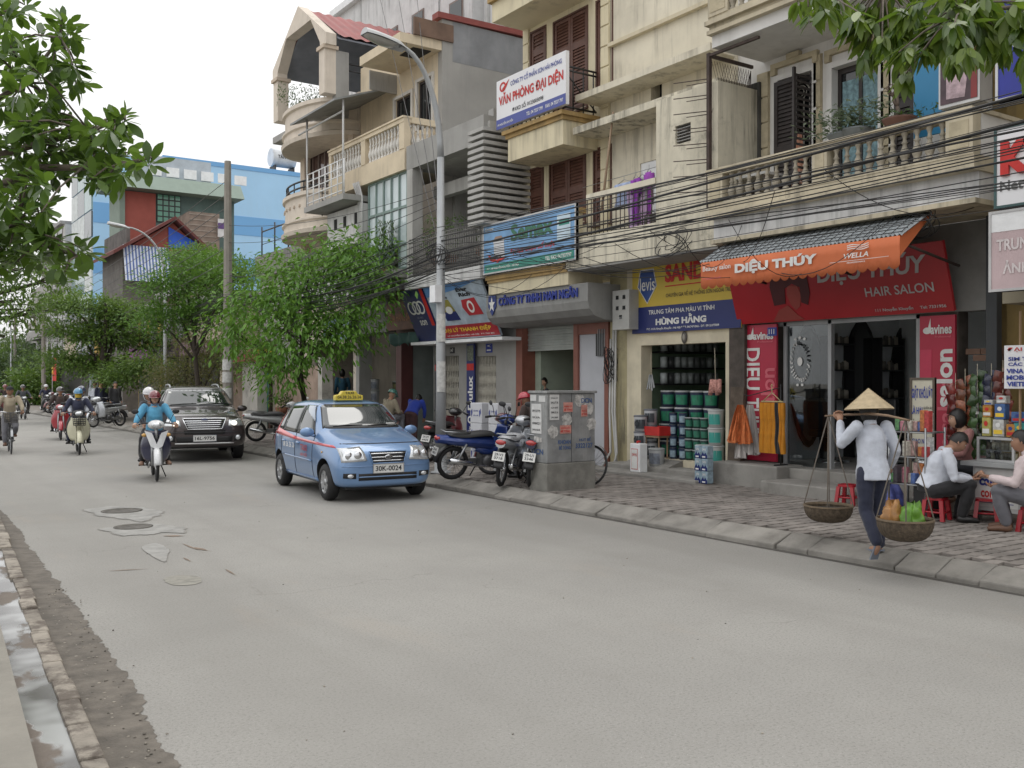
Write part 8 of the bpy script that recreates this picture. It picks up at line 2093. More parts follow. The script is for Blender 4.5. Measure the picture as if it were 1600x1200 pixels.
bpart(ls.p, 'foot', IRON,(11.21, YX(1450,11.2),.15,11.24, YX(1446,11.2),.62),(11.21, YX(1436,11.2),.15,11.24, YX(1432,11.2),.62))
# news and snack rack
rk2 = thing('snack_rack', 'steel wire rack with red and white packets beside the yoke carrier', 'rack',(10.55,6.85, PZ)); ya, yb = YX(1450,10.5), YX(1393,10.5)
q = MB()
for y in (ya, yb):
    for x in (10.45,10.85): q.tube([(x, y,.15),(x, y,1.24)],.013,6)
for z in (.55,.88,1.18):
    q.tube([(10.45, ya, z),(10.45, yb, z),(10.85, yb, z),(10.85, ya, z)],.010,5, closed=True)
    for i in range(7): q.tube([(10.45+i*.066, ya, z),(10.45+i*.066, yb, z)],.005,4)
q.build('frame', STEEL, rk2, True)
for zi, z in enumerate((.56,.89,1.19)):
    for i in range(9):
        y = ya+.04+i*(yb-ya-.06)/8; t = thing('packet', 'small %s packet on the %s shelf of the wire rack' % (('red', 'white', 'orange', 'blue', 'striped', 'pale', 'pink', 'dark', 'green')[i],('low', 'middle', 'top')[zi]), 'packet',(10.55+uni(-.04,.15), y, z), uni(-.3,.3), 'packets on the wire rack'); h = uni(.10,.26); q = MB(); q.box(-.04,-.032,0,.04,.032, h); c_ = ((.42,.05,.05),(.55,.55,.54),(.48,.17,.05),(.08,.14,.35),(.45,.3,.28),(.5,.48,.42),(.5,.2,.25),(.06,.05,.06),(.1,.25,.1))[i]; bevel(q.build('packet', mat('rack_packet_%d' % i, c_,.4, var=.5, vscale=25), t),.006,1)
wb_ = thing('wash_basin', 'shiny steel basin leaning beside the seated man', 'basin',(10.75, YX(1449,10.75),.82)); q = MB(); q.lathe([(.001,.05),(.12,.045),(.17,0),(.185,.0),(.13,.06),(.001,.065)],20, M=Matrix.Rotation(R(-80),4, 'Y')); q.build('basin', CHROME, wb_); q = MB(); q.box(-.1,-.12,-.665,.14,.12,-.18); q.build('crate_under', DARKP, wb_)

# ------------------------------------------------------------------ laundry on the cream house and plants on the salon balcony
def garment(label, px, z, w, h, c, x=11.3, sleeve=True):
    y = YX(px, x); t = thing('garment', label, 'laundry',(x, y, z),0, 'laundry on the cream house balcony'); m = mat('laundry_%d' % len(MATS), c,.9, var=.18, vscale=11)
    q = MB(); sd = uni(0,9)
    q.grid(lambda u, v: (.045*sin(u*11+sd)*v+.02*sin(v*5+sd),(u-.5)*w*(1-.12*sin(PI*v)),-h*v),14,10); o = q.build('cloth', m, t); o.modifiers.new('s', 'SOLIDIFY').thickness = .012
    if sleeve:
        for s_ in (-1,1): q = MB(); q.tube([(0, s_*w*.46,-.03),(.02, s_*w*.62,-h*.35)], [.05,.04],8); q.build('sleeve', m, t)
    q = MB(); q.tube([(0,-w*.4,0),(0,0,.06),(0, w*.4,0)],.006,5); q.tube([(0,0,.06),(0,0,.13)],.005,4); q.build('hanger', STEEL, t)
zl = onX(985,288,11.3).z
garment('light blue striped shirt at the left end of the laundry line',975, zl+.05,.42,.42,(.35,.42,.60)); garment('long lilac dress on the laundry line',990, zl-.02,.34,.95,(.52,.38,.60), sleeve=False); garment('deep purple shirt in the middle of the laundry line',993.5, zl+.06,.15,.80,(.24,.05,.36), x=11.22); garment('grey green shirt behind the purple one',1003, zl+.06,.3,.4,(.3,.34,.30)); garment('pale lilac blouse right of the purple shirt',1006, zl-.12,.3,.7,(.50,.36,.52)); garment('second purple shirt at the right end of the laundry line',1014, zl+.10,.14,.72,(.26,.06,.34), x=11.22); garment('black and white patterned cloth on the laundry rail',1018, zl-.6,.25,.5,(.12,.11,.10))
q = MB(); q.tube([(11.3,10.9+.9, zl+.19),(11.3,14.1, zl+.16)],.006,4); ln_ = thing('laundry_line', 'thin laundry line across the cream house balcony', 'line',(11.3,12.9, zl+.15)); q.build('cord', STEEL, ln_, True)
bpl = thing('bamboo_pole', 'long slanting bamboo pole at the corner of the yellow house', 'pole',(11.2,14.2,4.4)); a, b = onX(940,330,11.2), onX(958,175,11.4); q = MB(); q.tube([a, b], [.025,.018],7); q.build('pole', mat('dry_bamboo',(.30,.21,.14),.7), bpl, True)
def bonsai(label, px, z, kind):
    x = 11.15; y = YX(px, x); t = thing('potted_plant', label, 'potted plant',(x, y, z),0, 'pots on the salon balcony rail'); q = MB(); q.lathe([(.001,0),(.13,0),(.21,.14),(.22,.16),(.19,.16),(.001,.13)],16); q.build('pot', mat('pot_grey' if kind else 'pot_brown',(.20,.22,.23) if kind else (.16,.08,.06),.7, var=.3), t); q = MB(); 
    if kind == 0:
        def br(p, d, l, r, k):
            e = p+d*l; q.tube([p, p.lerp(e,.5)+Vector((gau(0,.02), gau(0,.02),0)), e], [r, r*.85, r*.7],6)
            if k: [br(e,(d+Vector((gau(0,.5), gau(0,.6), gau(.1,.3)))).normalized(), l*.72, r*.62, k-1) for _ in range(3)]
        br(Vector((0,0,.13)), Vector((0,.15,1)).normalized(),.20,.035,3); q.build('bare_branches', mat('bonsai_bark',(.12,.09,.07),.9), t)
        q = MB(); pts = [(gau(0,.12), gau(0,.2), uni(.15,.25)) for _ in range(90)]
    else: pts = [(gau(0,.14), gau(0,.26), uni(.12,.48)) for _ in range(420)]
    for p in pts:
        p = Vector(p); d = Vector((gau(0,1), gau(0,1), gau(.4,.7))).normalized()*uni(.06,.13); s_ = d.orthogonal().normalized()*.018; q.add([p, p+d*.5+s_, p+d, p+d*.5-s_], [(0,1,2,3)], False)
    q.build('leaves', LF_G if kind else LF_D, t, fix=False)
bonsai('bushy grey green plant in the middle of the salon balcony rail',1338,5.02,1); bonsai('bare branched bonsai in a brown pot on the salon balcony rail',1405,5.02,0); bonsai('small leafy plant by the lace curtained door',1317,5.0,2)
cl_ = thing('hanging_cloth', 'salmon pink cloth hanging on the window grille of the salon house', 'cloth',(11.95, w1[0]+.14,5.6)); q = MB(); q.grid(lambda u, v: (.03*sin(u*9+v*3),(u-.5)*(.06+.26*v),-1.15*v),12,10); q.build('cloth', mat('salmon_cloth',(.48,.25,.17),.9, var=.15), cl_).modifiers.new('s', 'SOLIDIFY').thickness = .01
wt_ = thing('stand_by_mesh', 'small table with jars in the stained corner of the salon balcony', 'table',(11.7,10.2,4.472)); q = MB(); q.box(-.2,-.3,.5,.2,.3,.54); q.build('top', mat('pale_board',(.5,.5,.48),.6), wt_); q = MB()
for x, y in ((-.16,-.26),(.16,-.26),(-.16,.26),(.16,.26)): q.box(x-.015, y-.015,0, x+.015, y+.015,.5)
q.build('legs', IRON, wt_)
fl = thing('national_flag', 'red flag with a yellow star on the far pavement', 'flag',(10.9,62,2.6)); a = onX(82,562,10.9); q = MB(); q.grid(lambda u, v: (a.x+.10*sin(u*6), a.y-1.6*u, a.z+.1-1.5*v),12,6); q.build('cloth', INKR, fl, True); q = MB(); st = [(a.x-.13, a.y-.8+.42*(1 if i % 2 == 0 else .4)*sin(PI*i/5), a.z-.65+.42*(1 if i % 2 == 0 else .4)*cos(PI*i/5)) for i in range(10)]; q.prism(st,(.02,0,0)); q.build('star', INKY, fl, True); q = MB(); q.tube([(a.x, a.y+.03,.15),(a.x, a.y+.03, a.z+.25)],.03,6); q.build('staff', PIPEW, fl, True)
# flower pots by the yard wall
spill('flower_pot', 'white flowering pot plant beside the dark shop', 'plant',(11.6, YX(478,11.6),.55),.35,.55, LF_D,260, False); q = MB()
fw = thing('flowers', 'cluster of white blossoms above the pot plant', 'flowers',(11.4, YX(478,11.4),1.15))
for i in range(9): q.ell((uni(-.1,.1), uni(-.4,.4), uni(-.15,.15)),.05,.05,.04,8,5)
q.build('blossoms', WHITEP, fw)
spill('fern_pot', 'potted fern on the table by the yard wall', 'plant',(11.3, YX(440,11.3),.95),.3,.4, LF_M,200, False); tb = thing('plant_table', 'small wooden table with ferns by the yard wall', 'table',(11.3, YX(440,11.3), PZ)); q = MB(); q.box(-.3,-.4,.52,.3,.4,.57)
for x, y in ((-.26,-.36),(.26,-.36),(-.26,.36),(.26,.36)): q.box(x-.02, y-.02,0, x+.02, y+.02,.52)
q.build('table', mat('dark_wood',(.07,.035,.025),.6), tb)
# ================================================================== people on the pavement
def face_to(hx, hy): return math.atan2(-hx, hy)
# the yoke carrier, walking away along the kerb
wx, wy = 8.20,5.72
yk = dict(pelvis=(0,0,.86), chest=(.0,.03,1.19), neck=(0,.05,1.37), head=(.0,.08,1.49), shL=(-.17,.03,1.33), shR=(.17,.02,1.33), elL=(-.24,.20,1.14), elR=(.24,-.05,1.08), wrL=(-.17,.34,1.37), wrR=(.27,.10,.90),
          hipL=(-.085,0,.84), hipR=(.085,0,.84), knL=(-.09,-.0,.46), knR=(.09,.10,.47), anL=(-.10,-.26,.14), anR=(.09,.08,.085), toeL=(-.11,-.20,.03), toeR=(.09,.23,.03))
yk['knL'] = (-.09,-.02,.45); yk['anL'] = (-.09,-.22,.15); yk['toeL'] = (-.09,-.16,.03); yk['knR'] = (.09,.06,.46); yk['anR'] = (.09,.02,.08); yk['toeR'] = (.09,.17,.03)
LJ = cloth('pale_lilac_white',(.50,.53,.60))
HATM = mat('palm_leaf_hat',(.52,.42,.27),.7, var=.2, vscale=16, bump=.2)
person('woman in a conical hat carrying two baskets on a shoulder pole',(wx, wy, PZ-.04), R(-22), yk, 'tan', LJ, cloth('navy_trouser',(.018,.022,.045)), plain('sandal_blue_grey',(.18,.20,.24),.6), 'bob', 'cone', HATM, sc=.935, vox=.012, curl=(1.0,.5), palms=[(0,0,1),(-1,0,0)], hd=[(.15,.5,.8), None], collar=LJ, coat=.06, sandals=True, face=(0, R(-4)))
pz = 1.37 * .935 + PZ + .03
yo = thing('shoulder_pole', 'split bamboo carrying pole across the shoulder of the woman in the conical hat', 'carrying pole',(wx-.08, wy-.02, pz)); q = MB(); q.tube([(.0,-.62,-.02),(0,-.3,.012),(0,0,.02),(0,.35,.0),(0,.80,-.03)], [(.012,.010),(.02,.012),(.022,.014),(.02,.012),(.012,.010)],8); q.build('pole', mat('yoke_bamboo',(.20,.13,.08),.6, var=.3, vscale=12), yo); yo.rotation_euler = (0,0, R(-22))
BSK = mat('dark_woven_basket',(.105,.078,.052),.85, var=.45, vscale=28, bump=.9, bscale=90)
def basket(label, cx, cy, zt, pole_pt, r=.245, h=.165):
    t = thing('basket', label, 'basket',(cx, cy, zt),0, 'baskets on the shoulder pole'); q = MB(); n = 36
    def f(u, v):
        a = 2 * PI * u; b = PI / 2 * v
        k = 1 + .018 * sin(u * n * PI) * (1 if int(v * 9) % 2 else -1)
        return (r*cos(b) ** .55*k*cos(a) if v < 1 else 0, r*cos(b) ** .55*k*sin(a) if v < 1 else 0,-h*sin(b))
    q.grid(f,72,10); q.build('bowl', BSK, t); q = MB(); q.lathe([(r*1.03,0),(r*1.03,.018),(r*.97,.018),(r*.97,-.01)],36); q.build('rim', mat('basket_rim',(.13,.095,.06),.8, var=.3, vscale=25), t)
    q = MB(); q.lathe([(r*.94,-.03),(.001,-.035)],24); q.build('lining', mat('basket_dark',(.035,.03,.024),.9), t)
    q = MB(); pp = Vector(pole_pt) - Vector((cx, cy, zt))
    for i in range(4):
        a = R(35)+PI/2*i; q.tube([pp,(r*1.0*cos(a), r*1.0*sin(a),.01),(r*.6*cos(a), r*.6*sin(a),-h*.9)],.0065,5)
    q.build('hanging_cords', mat('rattan_cord',(.13,.11,.09),.8), t); return t
dv = Vector((-sin(R(-22)), cos(R(-22))))
c0 = Vector((wx - .08, wy - .02))
f_ = c0 + dv * .74; b_ = c0 - dv * .56
basket('dark shallow basket at the front of the shoulder pole', f_.x, f_.y,.49,(f_.x, f_.y, pz-.02)); basket('dark deeper basket at the rear holding a green bag', b_.x, b_.y,.53,(b_.x, b_.y, pz-.01),.245,.19)
for k,(dx, dy, m_, lb_) in enumerate(((.02,-.05,(.115,.26,.03), 'bright green plastic bag in the rear basket'),(-.04,.10,(.36,.18,.06), 'orange plastic bag in the rear basket'))):
    t = thing('plastic_bag', lb_, 'bag',(b_.x+dx, b_.y+dy,.50),0, 'bags in the rear basket'); q = MB(); q.grid(lambda u, v: (1+.28*mnoise.noise((cos(2*PI*u)*2+k*5, sin(2*PI*u)*2, v*4)))*Vector(((.10+.025*sin(u*31+k)-.06*v ** 2)*cos(2*PI*u),(.11+.02*sin(u*25+v*5)-.06*v ** 2)*sin(2*PI*u),.22*v-.02)),30,10); q.build('bag', mat('bag_%d' % k, m_,.35, var=.3, vscale=14), t)

SIT = dict(seat=.27)
# man in white shirt on a stool, looking at his phone
hx, hy = .62,-.78
J = pose_sit(.27, head=(.0,.24,.90+.02), neck=(0,.13,.83), chest=(0,.06,.66), wrL=(-.07,.38,.50), wrR=(.07,.36,.50), elL=(-.23,.17,.52), elR=(.23,.17,.52), shL=(-.18,.09,.80), shR=(.18,.09,.80))
person('seated man in a white shirt and black trousers looking at his phone',(s1.x, s1.y, PZ+.005), face_to(hx, hy), J, 'tan', WHTS, BLKT, SHB, 'short', vox=.012, face=(0, R(-32)), curl=(.9,.9), palms=[(.6,0,.8),(-.6,0,.8)], hd=[(.3,.95,.1),(-.3,.95,.1)], collar=WHTS)
hd_ = Vector((hx, hy,0)); ph = thing('mobile_phone', 'small dark mobile phone in the hands of the seated man', 'phone',(s1.x+hx*.48, s1.y+hy*.48, PZ+.545), face_to(hx, hy)); q = MB(); q.box(-.024,-.05,0,.024,.05,.016, Matrix.Rotation(R(35),4, 'X')); q.build('phone', DARKP, ph)
# man at the right edge, facing left
hx, hy = -.45,.9
J = pose_sit(.27, wrL=(-.06,.42,.58), elL=(-.22,.18,.54), wrR=(.14,.34,.50), head=(0,.13,.98), neck=(0,.06,.86))
person('seated man in a pale pink shirt and grey trousers at the right edge',(s4.x, s4.y, PZ+.005), face_to(hx, hy), J, 'tan', PINKS, GREYT, SHBR, 'short', vox=.013, curl=(.7,.5), palms=[(.2,0,1),(-.5,0,.8)], collar=PINKS)
# stall keeper behind
person('stall keeper in a pinkish blouse behind the counter',(11.45, YX(1517,11.45)+.02,.30), face_to(-.75,.65), pose_sit(.32), 'fair', cloth('rose',(.34,.16,.15)), CHARC, SHTAN, 'bob', vox=.018)
# man with red helmet seated on a maroon bike behind the silver scooter
c, rz = (9.55,13.55, PZ + .004), face_to(-.55,.83)
motorbike('maroon motorbike carrying the man in the red helmet', c, rz, BMAR, BMAR, 'wave', '29-K9 1055', 'motorbikes parked on the pavement', lean=0)
person('man in a dark brown jacket and red helmet sitting on the maroon bike', c, rz, pose_ride(wrL=(-.2,.1,.86), wrR=(.2,.1,.86), elL=(-.27,-.05,1.02), elR=(.27,-.05,1.02), anL=(-.28,.02,.08), anR=(.28,.02,.08), toeL=(-.30,.16,.03), toeR=(.30,.16,.03), knL=(-.22,.18,.50), knR=(.22,.18,.50)), 'dark', BRNJ, GREYT, SHB, 'short', 'helmet', mat('helmet_bright_red',(.40,.02,.04),.2, coat=1), coat=.12, vox=.016, sc=.90, face=(R(-15), R(-10)))
# doorway figure
person('young man in a dark suit standing in the half shuttered doorway',(12.42, YX(850,12.42),.17), face_to(-.95,.3), pose_stand(1.72), 'fair', cloth('dark_suit',(.018,.02,.03)), BLKT, SHB, 'short', vox=.016, face=(R(20),0), open_front=INKW)
person('crouching person with a green helmet behind the taxi',(10.7, YX(606,10.7), PZ), face_to(.8,.2), pose_sit(.62), 'tan', cloth('beige',(.30,.26,.19)), GREYT, SHB, 'short', 'helmet', mat('helmet_green',(.08,.22,.18),.2, coat=1), vox=.022, face=(0, R(-25)))
bl_ = thing('crate', 'low crate the person with the green helmet sits on', 'crate',(10.62, YX(606,10.7), PZ+.003)); q = MB(); q.box(-.2,-.2,0,.2,.2,.60); q.build('crate', MATS['dark_wood'], bl_)
person('person in a bright blue coat bending at the bucket stacks',(11.3, YX(642,11.3), PZ), face_to(.8,.6), pose_stand(1.55, chest=(0,.26,1.10), neck=(0,.40,1.20), head=(0,.50,1.24), shL=(-.17,.34,1.19), shR=(.17,.34,1.19), elL=(-.2,.42,.95), elR=(.2,.42,.95), wrL=(-.15,.5,.76), wrR=(.15,.5,.76)), 'tan', cloth('bright_blue',(.02,.05,.36)), cloth('dark_maroon',(.05,.02,.02)), SHB, 'short', vox=.022)
person('person in a blue top standing at the dark shop under the curved balconies',(12.9, YX(535,12.9),.55), face_to(.2,.9), pose_stand(1.6), 'tan', cloth('teal_blue',(.04,.14,.22)), BLKT, SHB, 'bob', vox=.026)
for i,(px, py, m_, lb_) in enumerate(((148,655, WHTS, 'far pedestrian in white beside the thin street lamp'),(158,657, NAVC, 'far pedestrian in navy next to the one in white'),(180,660, BLKT, 'far person in black by the yellow shopfront'))):
    c = onZ(px, py, PZ); person(lb_,(c.x, c.y, PZ), face_to(-.3+.3*i,-1), pose_stand(1.62), 'tan', m_, NAVC, SHB, 'short', group='far pedestrians', vox=.035)
# ================================================================== trees
BARK = mat('grey_brown_bark',(.11,.09,.07),.95, var=.4, vscale=9, bump=.6, bscale=25)
BARKD = mat('dark_bark',(.055,.045,.035),.95, var=.4, vscale=9, bump=.6, bscale=25)
def leafcard(q, p, d, up, L, W, fold=.25, broad=False):
    d = d.normalized(); s_ = d.cross(up)
    if s_.length < 1e-4: s_ = d.orthogonal()
    s_.normalize(); n = s_.cross(d).normalized()
    if broad:
        c = [p, p+d*L*.25+s_*W*.38+n*W*fold, p+d*L*.62+s_*W*.5+n*W*fold, p+d*L-n*L*.08, p+d*L*.62-s_*W*.5+n*W*fold, p+d*L*.25-s_*W*.38+n*W*fold, p+d*L*.5]
        q.add(c, [(0,1,6),(1,2,6),(2,3,6),(3,4,6),(4,5,6),(5,0,6)], False)
    else:
        q.add([p, p+d*L*.5+s_*W*.5+n*W*fold, p+d*L, p+d*L*.5-s_*W*.5+n*W*fold], [(0,1,2),(0,2,3)], False)
def rv(s=1.0): return Vector((gau(0, s), gau(0, s), gau(0, s)))
def in_ell(c, r, shell=.55):
    while True:
        v = Vector((uni(-1,1), uni(-1,1), uni(-1,1)))
        if shell ** 2 < v.length_squared <= 1: return Vector((c[0]+v.x*r[0], c[1]+v.y*r[1], c[2]+v.z*r[2]))
def street_tree(name, label, base, trunk, lobes, L, W, lm, bark=BARK, per=16, spread=.28, droop=.5, tr=.10, flat=0.0, group=None, broad=False):
    """trunk: points relative to base; lobes: (centre rel, radii, clumps)"""
    t = thing(name, label, 'tree', base,0, group)
    q = MB(); n = len(trunk); q.tube(trunk, [tr*(1-.45*i/max(1, n-1))*(1.35 if i == 0 else 1) for i in range(n)],10); q.build('trunk', bark, t)
    top = Vector(trunk[-1]); mid = Vector(trunk[-2]); qb = MB(); ql = MB()
    for c, r, k in lobes:
        c = Vector(c); zc = min(max(c.z*uni(.45,.7), trunk[1][2]*.9), top.z); a = next((Vector(u).lerp(Vector(w),(zc-u[2])/max(.01, w[2]-u[2])) for u, w in zip(trunk, trunk[1:]) if u[2] <= zc <= w[2]), top); m_ = a.lerp(c,.55)+Vector((gau(0,.15), gau(0,.15),.15))
        qb.tube([a, m_, c], [tr * .5, tr * .3, tr * .16],7)
        for i in range(k):
            p = in_ell(c, r); s0 = m_.lerp(c, uni(.2,1.0))
            e = p
            if i % 3 == 0: qb.tube([s0, s0.lerp(e,.5)+Vector((0,0,.06)), e], [tr*.12, tr*.08, tr*.03],4, cap=False)
            out = (p - c); out.z *= .3
            for j in range(per):
                o = rv(spread); o.z *= (1 - flat)
                pp = e+o; d = (o.normalized() if o.length > 1e-4 else rv())*.7+out.normalized()*.5+rv(.45)+Vector((0,0,-droop)); k_ = uni(.65,1.15)
                leafcard(ql, pp, d, Vector((gau(0,.3), gau(0,.3),1)), L*k_, W*k_,.2, broad)
    qb.build('limbs', bark, t); ql.build('crown', lm, t, fix=False)
    return t
LA = leafmat('bright_street_leaf',(.085,.215,.025),(.165,.32,.05)); LB = leafmat('feathery_leaf',(.065,.17,.022),(.13,.26,.045)); LC = leafmat('tiered_leaf',(.07,.145,.03),(.14,.215,.045)); LDr = leafmat('dry_shrub_leaf',(.10,.105,.04),(.19,.15,.075)); LFar = leafmat('far_dull_leaf',(.065,.11,.05),(.11,.165,.08))
# bright broadleaf tree behind the taxi
b = Vector((9.25,22.6, PZ))
def rel(px, py, D): return atD(px, py, D) - b
street_tree('street_tree', 'bright yellow green broadleaf tree behind the taxi', b, [(0,0,0),(.05,0,.9),(-.05,.1,1.9),(.0,0,2.6)],
    [(rel(560,420,23.5),(.9,1.1,.65),55),(rel(480,440,23.2),(1.1,1.2,.75),75),(rel(410,470,23.6),(.85,1.0,.6),48),(rel(360,515,23.8),(.55,.8,.42),26),(rel(470,520,22.6),(1.2,1.2,.75),75),(rel(545,500,22.9),(.85,.9,.6),42),(rel(590,450,23.2),(.6,.8,.55),26),(rel(440,570,22.8),(.75,.7,.45),26),(rel(520,400,24),(.8,1.0,.4),28),(rel(585,400,24),(.6,.7,.4),16)],.20,.078, LA, BARKD,18,.25,.75,.085)
# feathery tree left of the concrete pole
b = Vector((9.6,33.0, PZ))
street_tree('street_tree', 'feathery green tree with flat layered sprays by the lamp', b, [(0,0,0),(.1,0,1.5),(0,.1,3.0),(.1,.1,3.9)],
    [(rel(335,425,33),(1.5,1.6,.42),70),(rel(270,450,33),(1.1,1.4,.40),50),(rel(300,405,34),(1.1,1.1,.28),34),(rel(350,470,32),(1.0,1.2,.45),45),(rel(290,490,33),(1.2,1.2,.5),50),(rel(245,500,33),(.8,1.0,.45),30),(rel(370,430,31),(.8,.8,.3),25)],.17,.06, LB, BARKD,46,.33,.1,.10, flat=.6)
b = Vector((11.5,41, PZ))
street_tree('street_tree', 'small spreading acacia tree before the blue striped awning', b, [(0,0,0),(.1,0,3),(0,.1,5.4),(.0,.1,6.2)], [(rel(300,394,42),(1.1,1.1,.25),46),(rel(320,402,42),(.8,1,.22),24)],.15,.055, LC, BARKD,34,.28,.0,.09, flat=.6)
# dark tiered tree
b = onZ(163,655, PZ)
D_ = 42.0
street_tree('street_tree', 'large dark green tiered tree with its trunk on the kerb', b, [(0,0,0),(.05,0,1.0),(-.05,.1,2.4),(.1,0,4.2),(.1,0,5.0)],
    [(rel(150,480, D_),(1.4,1.5,.40),60),(rel(195,490, D_),(1.2,1.4,.40),50),(rel(120,515, D_),(1.2,1.4,.34),45),(rel(175,525, D_),(1.6,1.4,.5),70),(rel(110,560, D_),(1.2,1.4,.34),48),(rel(165,575, D_),(1.5,1.4,.45),62),(rel(225,570, D_-2),(1.2,1.3,.42),44),(rel(205,592, D_-2),(1.2,1.2,.3),34),(rel(240,530, D_),(.9,1.2,.4),30),(rel(100,470, D_),(.9,1.2,.3),30)],.21,.085, LC, BARKD,34,.34,.2,.17, flat=.55)
# dry shrub behind the SUV
b = Vector((10.6,35.6, PZ))
street_tree('shrub_tree', 'tangled dry reddish green shrub behind the SUV', b, [(0,0,0),(.1,.1,.6),(0,0,1.2)], [(rel(300,585,35.5),(1.4,1.3,.6),55),(rel(345,560,34.5),(.9,1.1,.6),36),(rel(268,590,36),(.8,1.1,.45),26),(rel(320,540,35.5),(1.2,1.1,.4),32)],.15,.055, LDr, BARKD,38,.28,.3,.07)
b = Vector((11.2,30.2, PZ)); street_tree('garden_tree', 'thin dark trunked tree at the turquoise gate', b, [(0,0,0),(.05,.05,1.5),(-.05,0,2.6),(0,0,3.2)], [(rel(385,560,30),(.8,.9,.5),30),(rel(395,530,30),(.7,.8,.4),24)],.14,.05, LC, BARKD,18,.25,.4,.07)
# far trees at the end of the street
for i,(px, py, D, rx, rz_, k, lb_, bx) in enumerate(((58,610,66,1.5,1.1,46, 'rounded green tree by the crossed utility pole',0),(20,570,96,3.6,2.4,110, 'big dull green tree at the end of the street',0),(45,555,110,3.5,2.2,90, 'pale hazy tree right of the big dull tree',0),(0,590,84,2.4,1.9,70, 'dull tree at the left end of the street',0),(70,590,80,1.6,1.6,46, 'small far tree before the grey far house',0))):
    c = atD(px, py, D); b = Vector((c.x, c.y,0.0)); h = c.z
    street_tree('far_tree', lb_, b, [(0,0,0),(.1,0, h*.4),(0,0, h*.75)], [((0,0, h),(rx, rx, rz_), k),((rx*.5,-.5, h-rz_*.5),(rx*.7, rx, rz_*.6), k // 2),((-rx*.5,.5, h+rz_*.4),(rx*.7, rx, rz_*.6), k // 2)],   .36,.17, LFar if i else LC, BARKD,34,.45,.3,.16, group='far trees')
# mid tree on the left pavement: leaf sprays hang into the frame
b = Vector((-.6,15.5,.14))
street_tree('left_street_tree', 'green tree on the left pavement with sprays hanging over the road', b, [(0,0,0),(.1,0,2.0),(.2,.1,3.4),(.6,.1,4.2)],
    [(rel(30,420,13.5),(.55,.7,.26),20),(rel(70,440,13.8),(.30,.5,.14),9),(rel(20,470,13.2),(.45,.6,.22),16),(rel(48,490,13.5),(.26,.4,.13),8),(rel(8,385,13.4),(.5,.6,.30),16),(rel(8,525,13.6),(.22,.4,.10),5),(rel(55,405,14),(.3,.4,.14),7),(rel(-60,430,13.5),(.8,.8,.6),20)],.11,.036, LC, BARKD,30,.14,.2,.14, flat=.4)

# ------------------------------------------------------------------ near trees: single leaves
def near_leaf_meshes(L, W, m, obov=True):
    out = []
    for k in range(5):
        q = MB(); f = uni(.05,.28); bend = uni(-.25,.12); n = 6
        L2, R2, C2 = [], [], []
        for i in range(n + 1):
            u = i/n; w = W*.5*(sin(PI*u ** (.75 if not obov else 1.35)) ** .8 if 0 < u < 1 else 0.03)
            y = L * u; z = bend * L * u * u
            C2.append((0, y, z)); L2.append((-w, y, z+f*w)); R2.append((w, y, z+f*w))
        q.add(L2+C2+R2, [(i, i+n+1, i+n+2, i+1) for i in range(n)]+[(i+n+1, i+2*n+2, i+2*n+3, i+n+2) for i in range(n)], True)
        q.tube([(0,-L*.14, L*.02),(0,0,0)], [L*.009, L*.007],4, cap=False)
        out.append(q.mesh('leaf', m, fix=False))
    return out
def orient(d, up):
    d = d.normalized(); x = d.cross(up)
    if x.length < 1e-4: x = d.orthogonal()
    x.normalize(); z = x.cross(d)
    return Matrix((x, d, z)).transposed()
def leafy(root, twigs, meshes, lm, nmax, per, whorl, droop, key):
    """leaves in whorls at the twig ends; the nearest-looking ones single objects, the rest joined"""
    items = []
    for p, d in twigs:
        p, d = Vector(p), Vector(d).normalized()
        for j in range(per):
            a = 2.4*j+uni(-.3,.3); s_ = d.orthogonal().normalized(); s2 = d.cross(s_); out = s_*cos(a)+s2*sin(a)
            t = rnd.random(); dd = (out*whorl+d*(.35+.5*t)+Vector((0,0,-droop))+rv(.18)); pos = p-d*(.10*(1-t))+out*.015
            items.append((pos, dd, uni(.7,1.12)))
    items.sort(key=lambda it: key(it[0]))
    lo = LOC[root.name]; bulk = MB()
    for i,(p, d, k) in enumerate(items):
        M = orient(d, Vector((gau(0,.35), gau(0,.35),1))); me = meshes[i % len(meshes)]
        if i < nmax:
            o = link('leaf', me, root); o.matrix_local = Matrix.Translation(p-lo) @ M.to_4x4() @ Matrix.Scale(k,4)
        else:
            bulk.add([p-lo+(M @ v.co)*k for v in me.vertices], [list(f.vertices) for f in me.polygons], True)
    if len(items) > nmax: o = bulk.build('leaf', lm, root, fix=False); o['kind'] = 'stuff'
def in_frame(p):
    d = p - Vector((0,0, CAMZ)); dep = d.dot(FW)
    if dep < .2: return 9e9
    px = 800 + FPX * d.dot(RT) / dep; py = 595 - FPX * d.z / dep
    return dep if (-20 < px < 1620 and -20 < py < 1200) else 1000 + dep
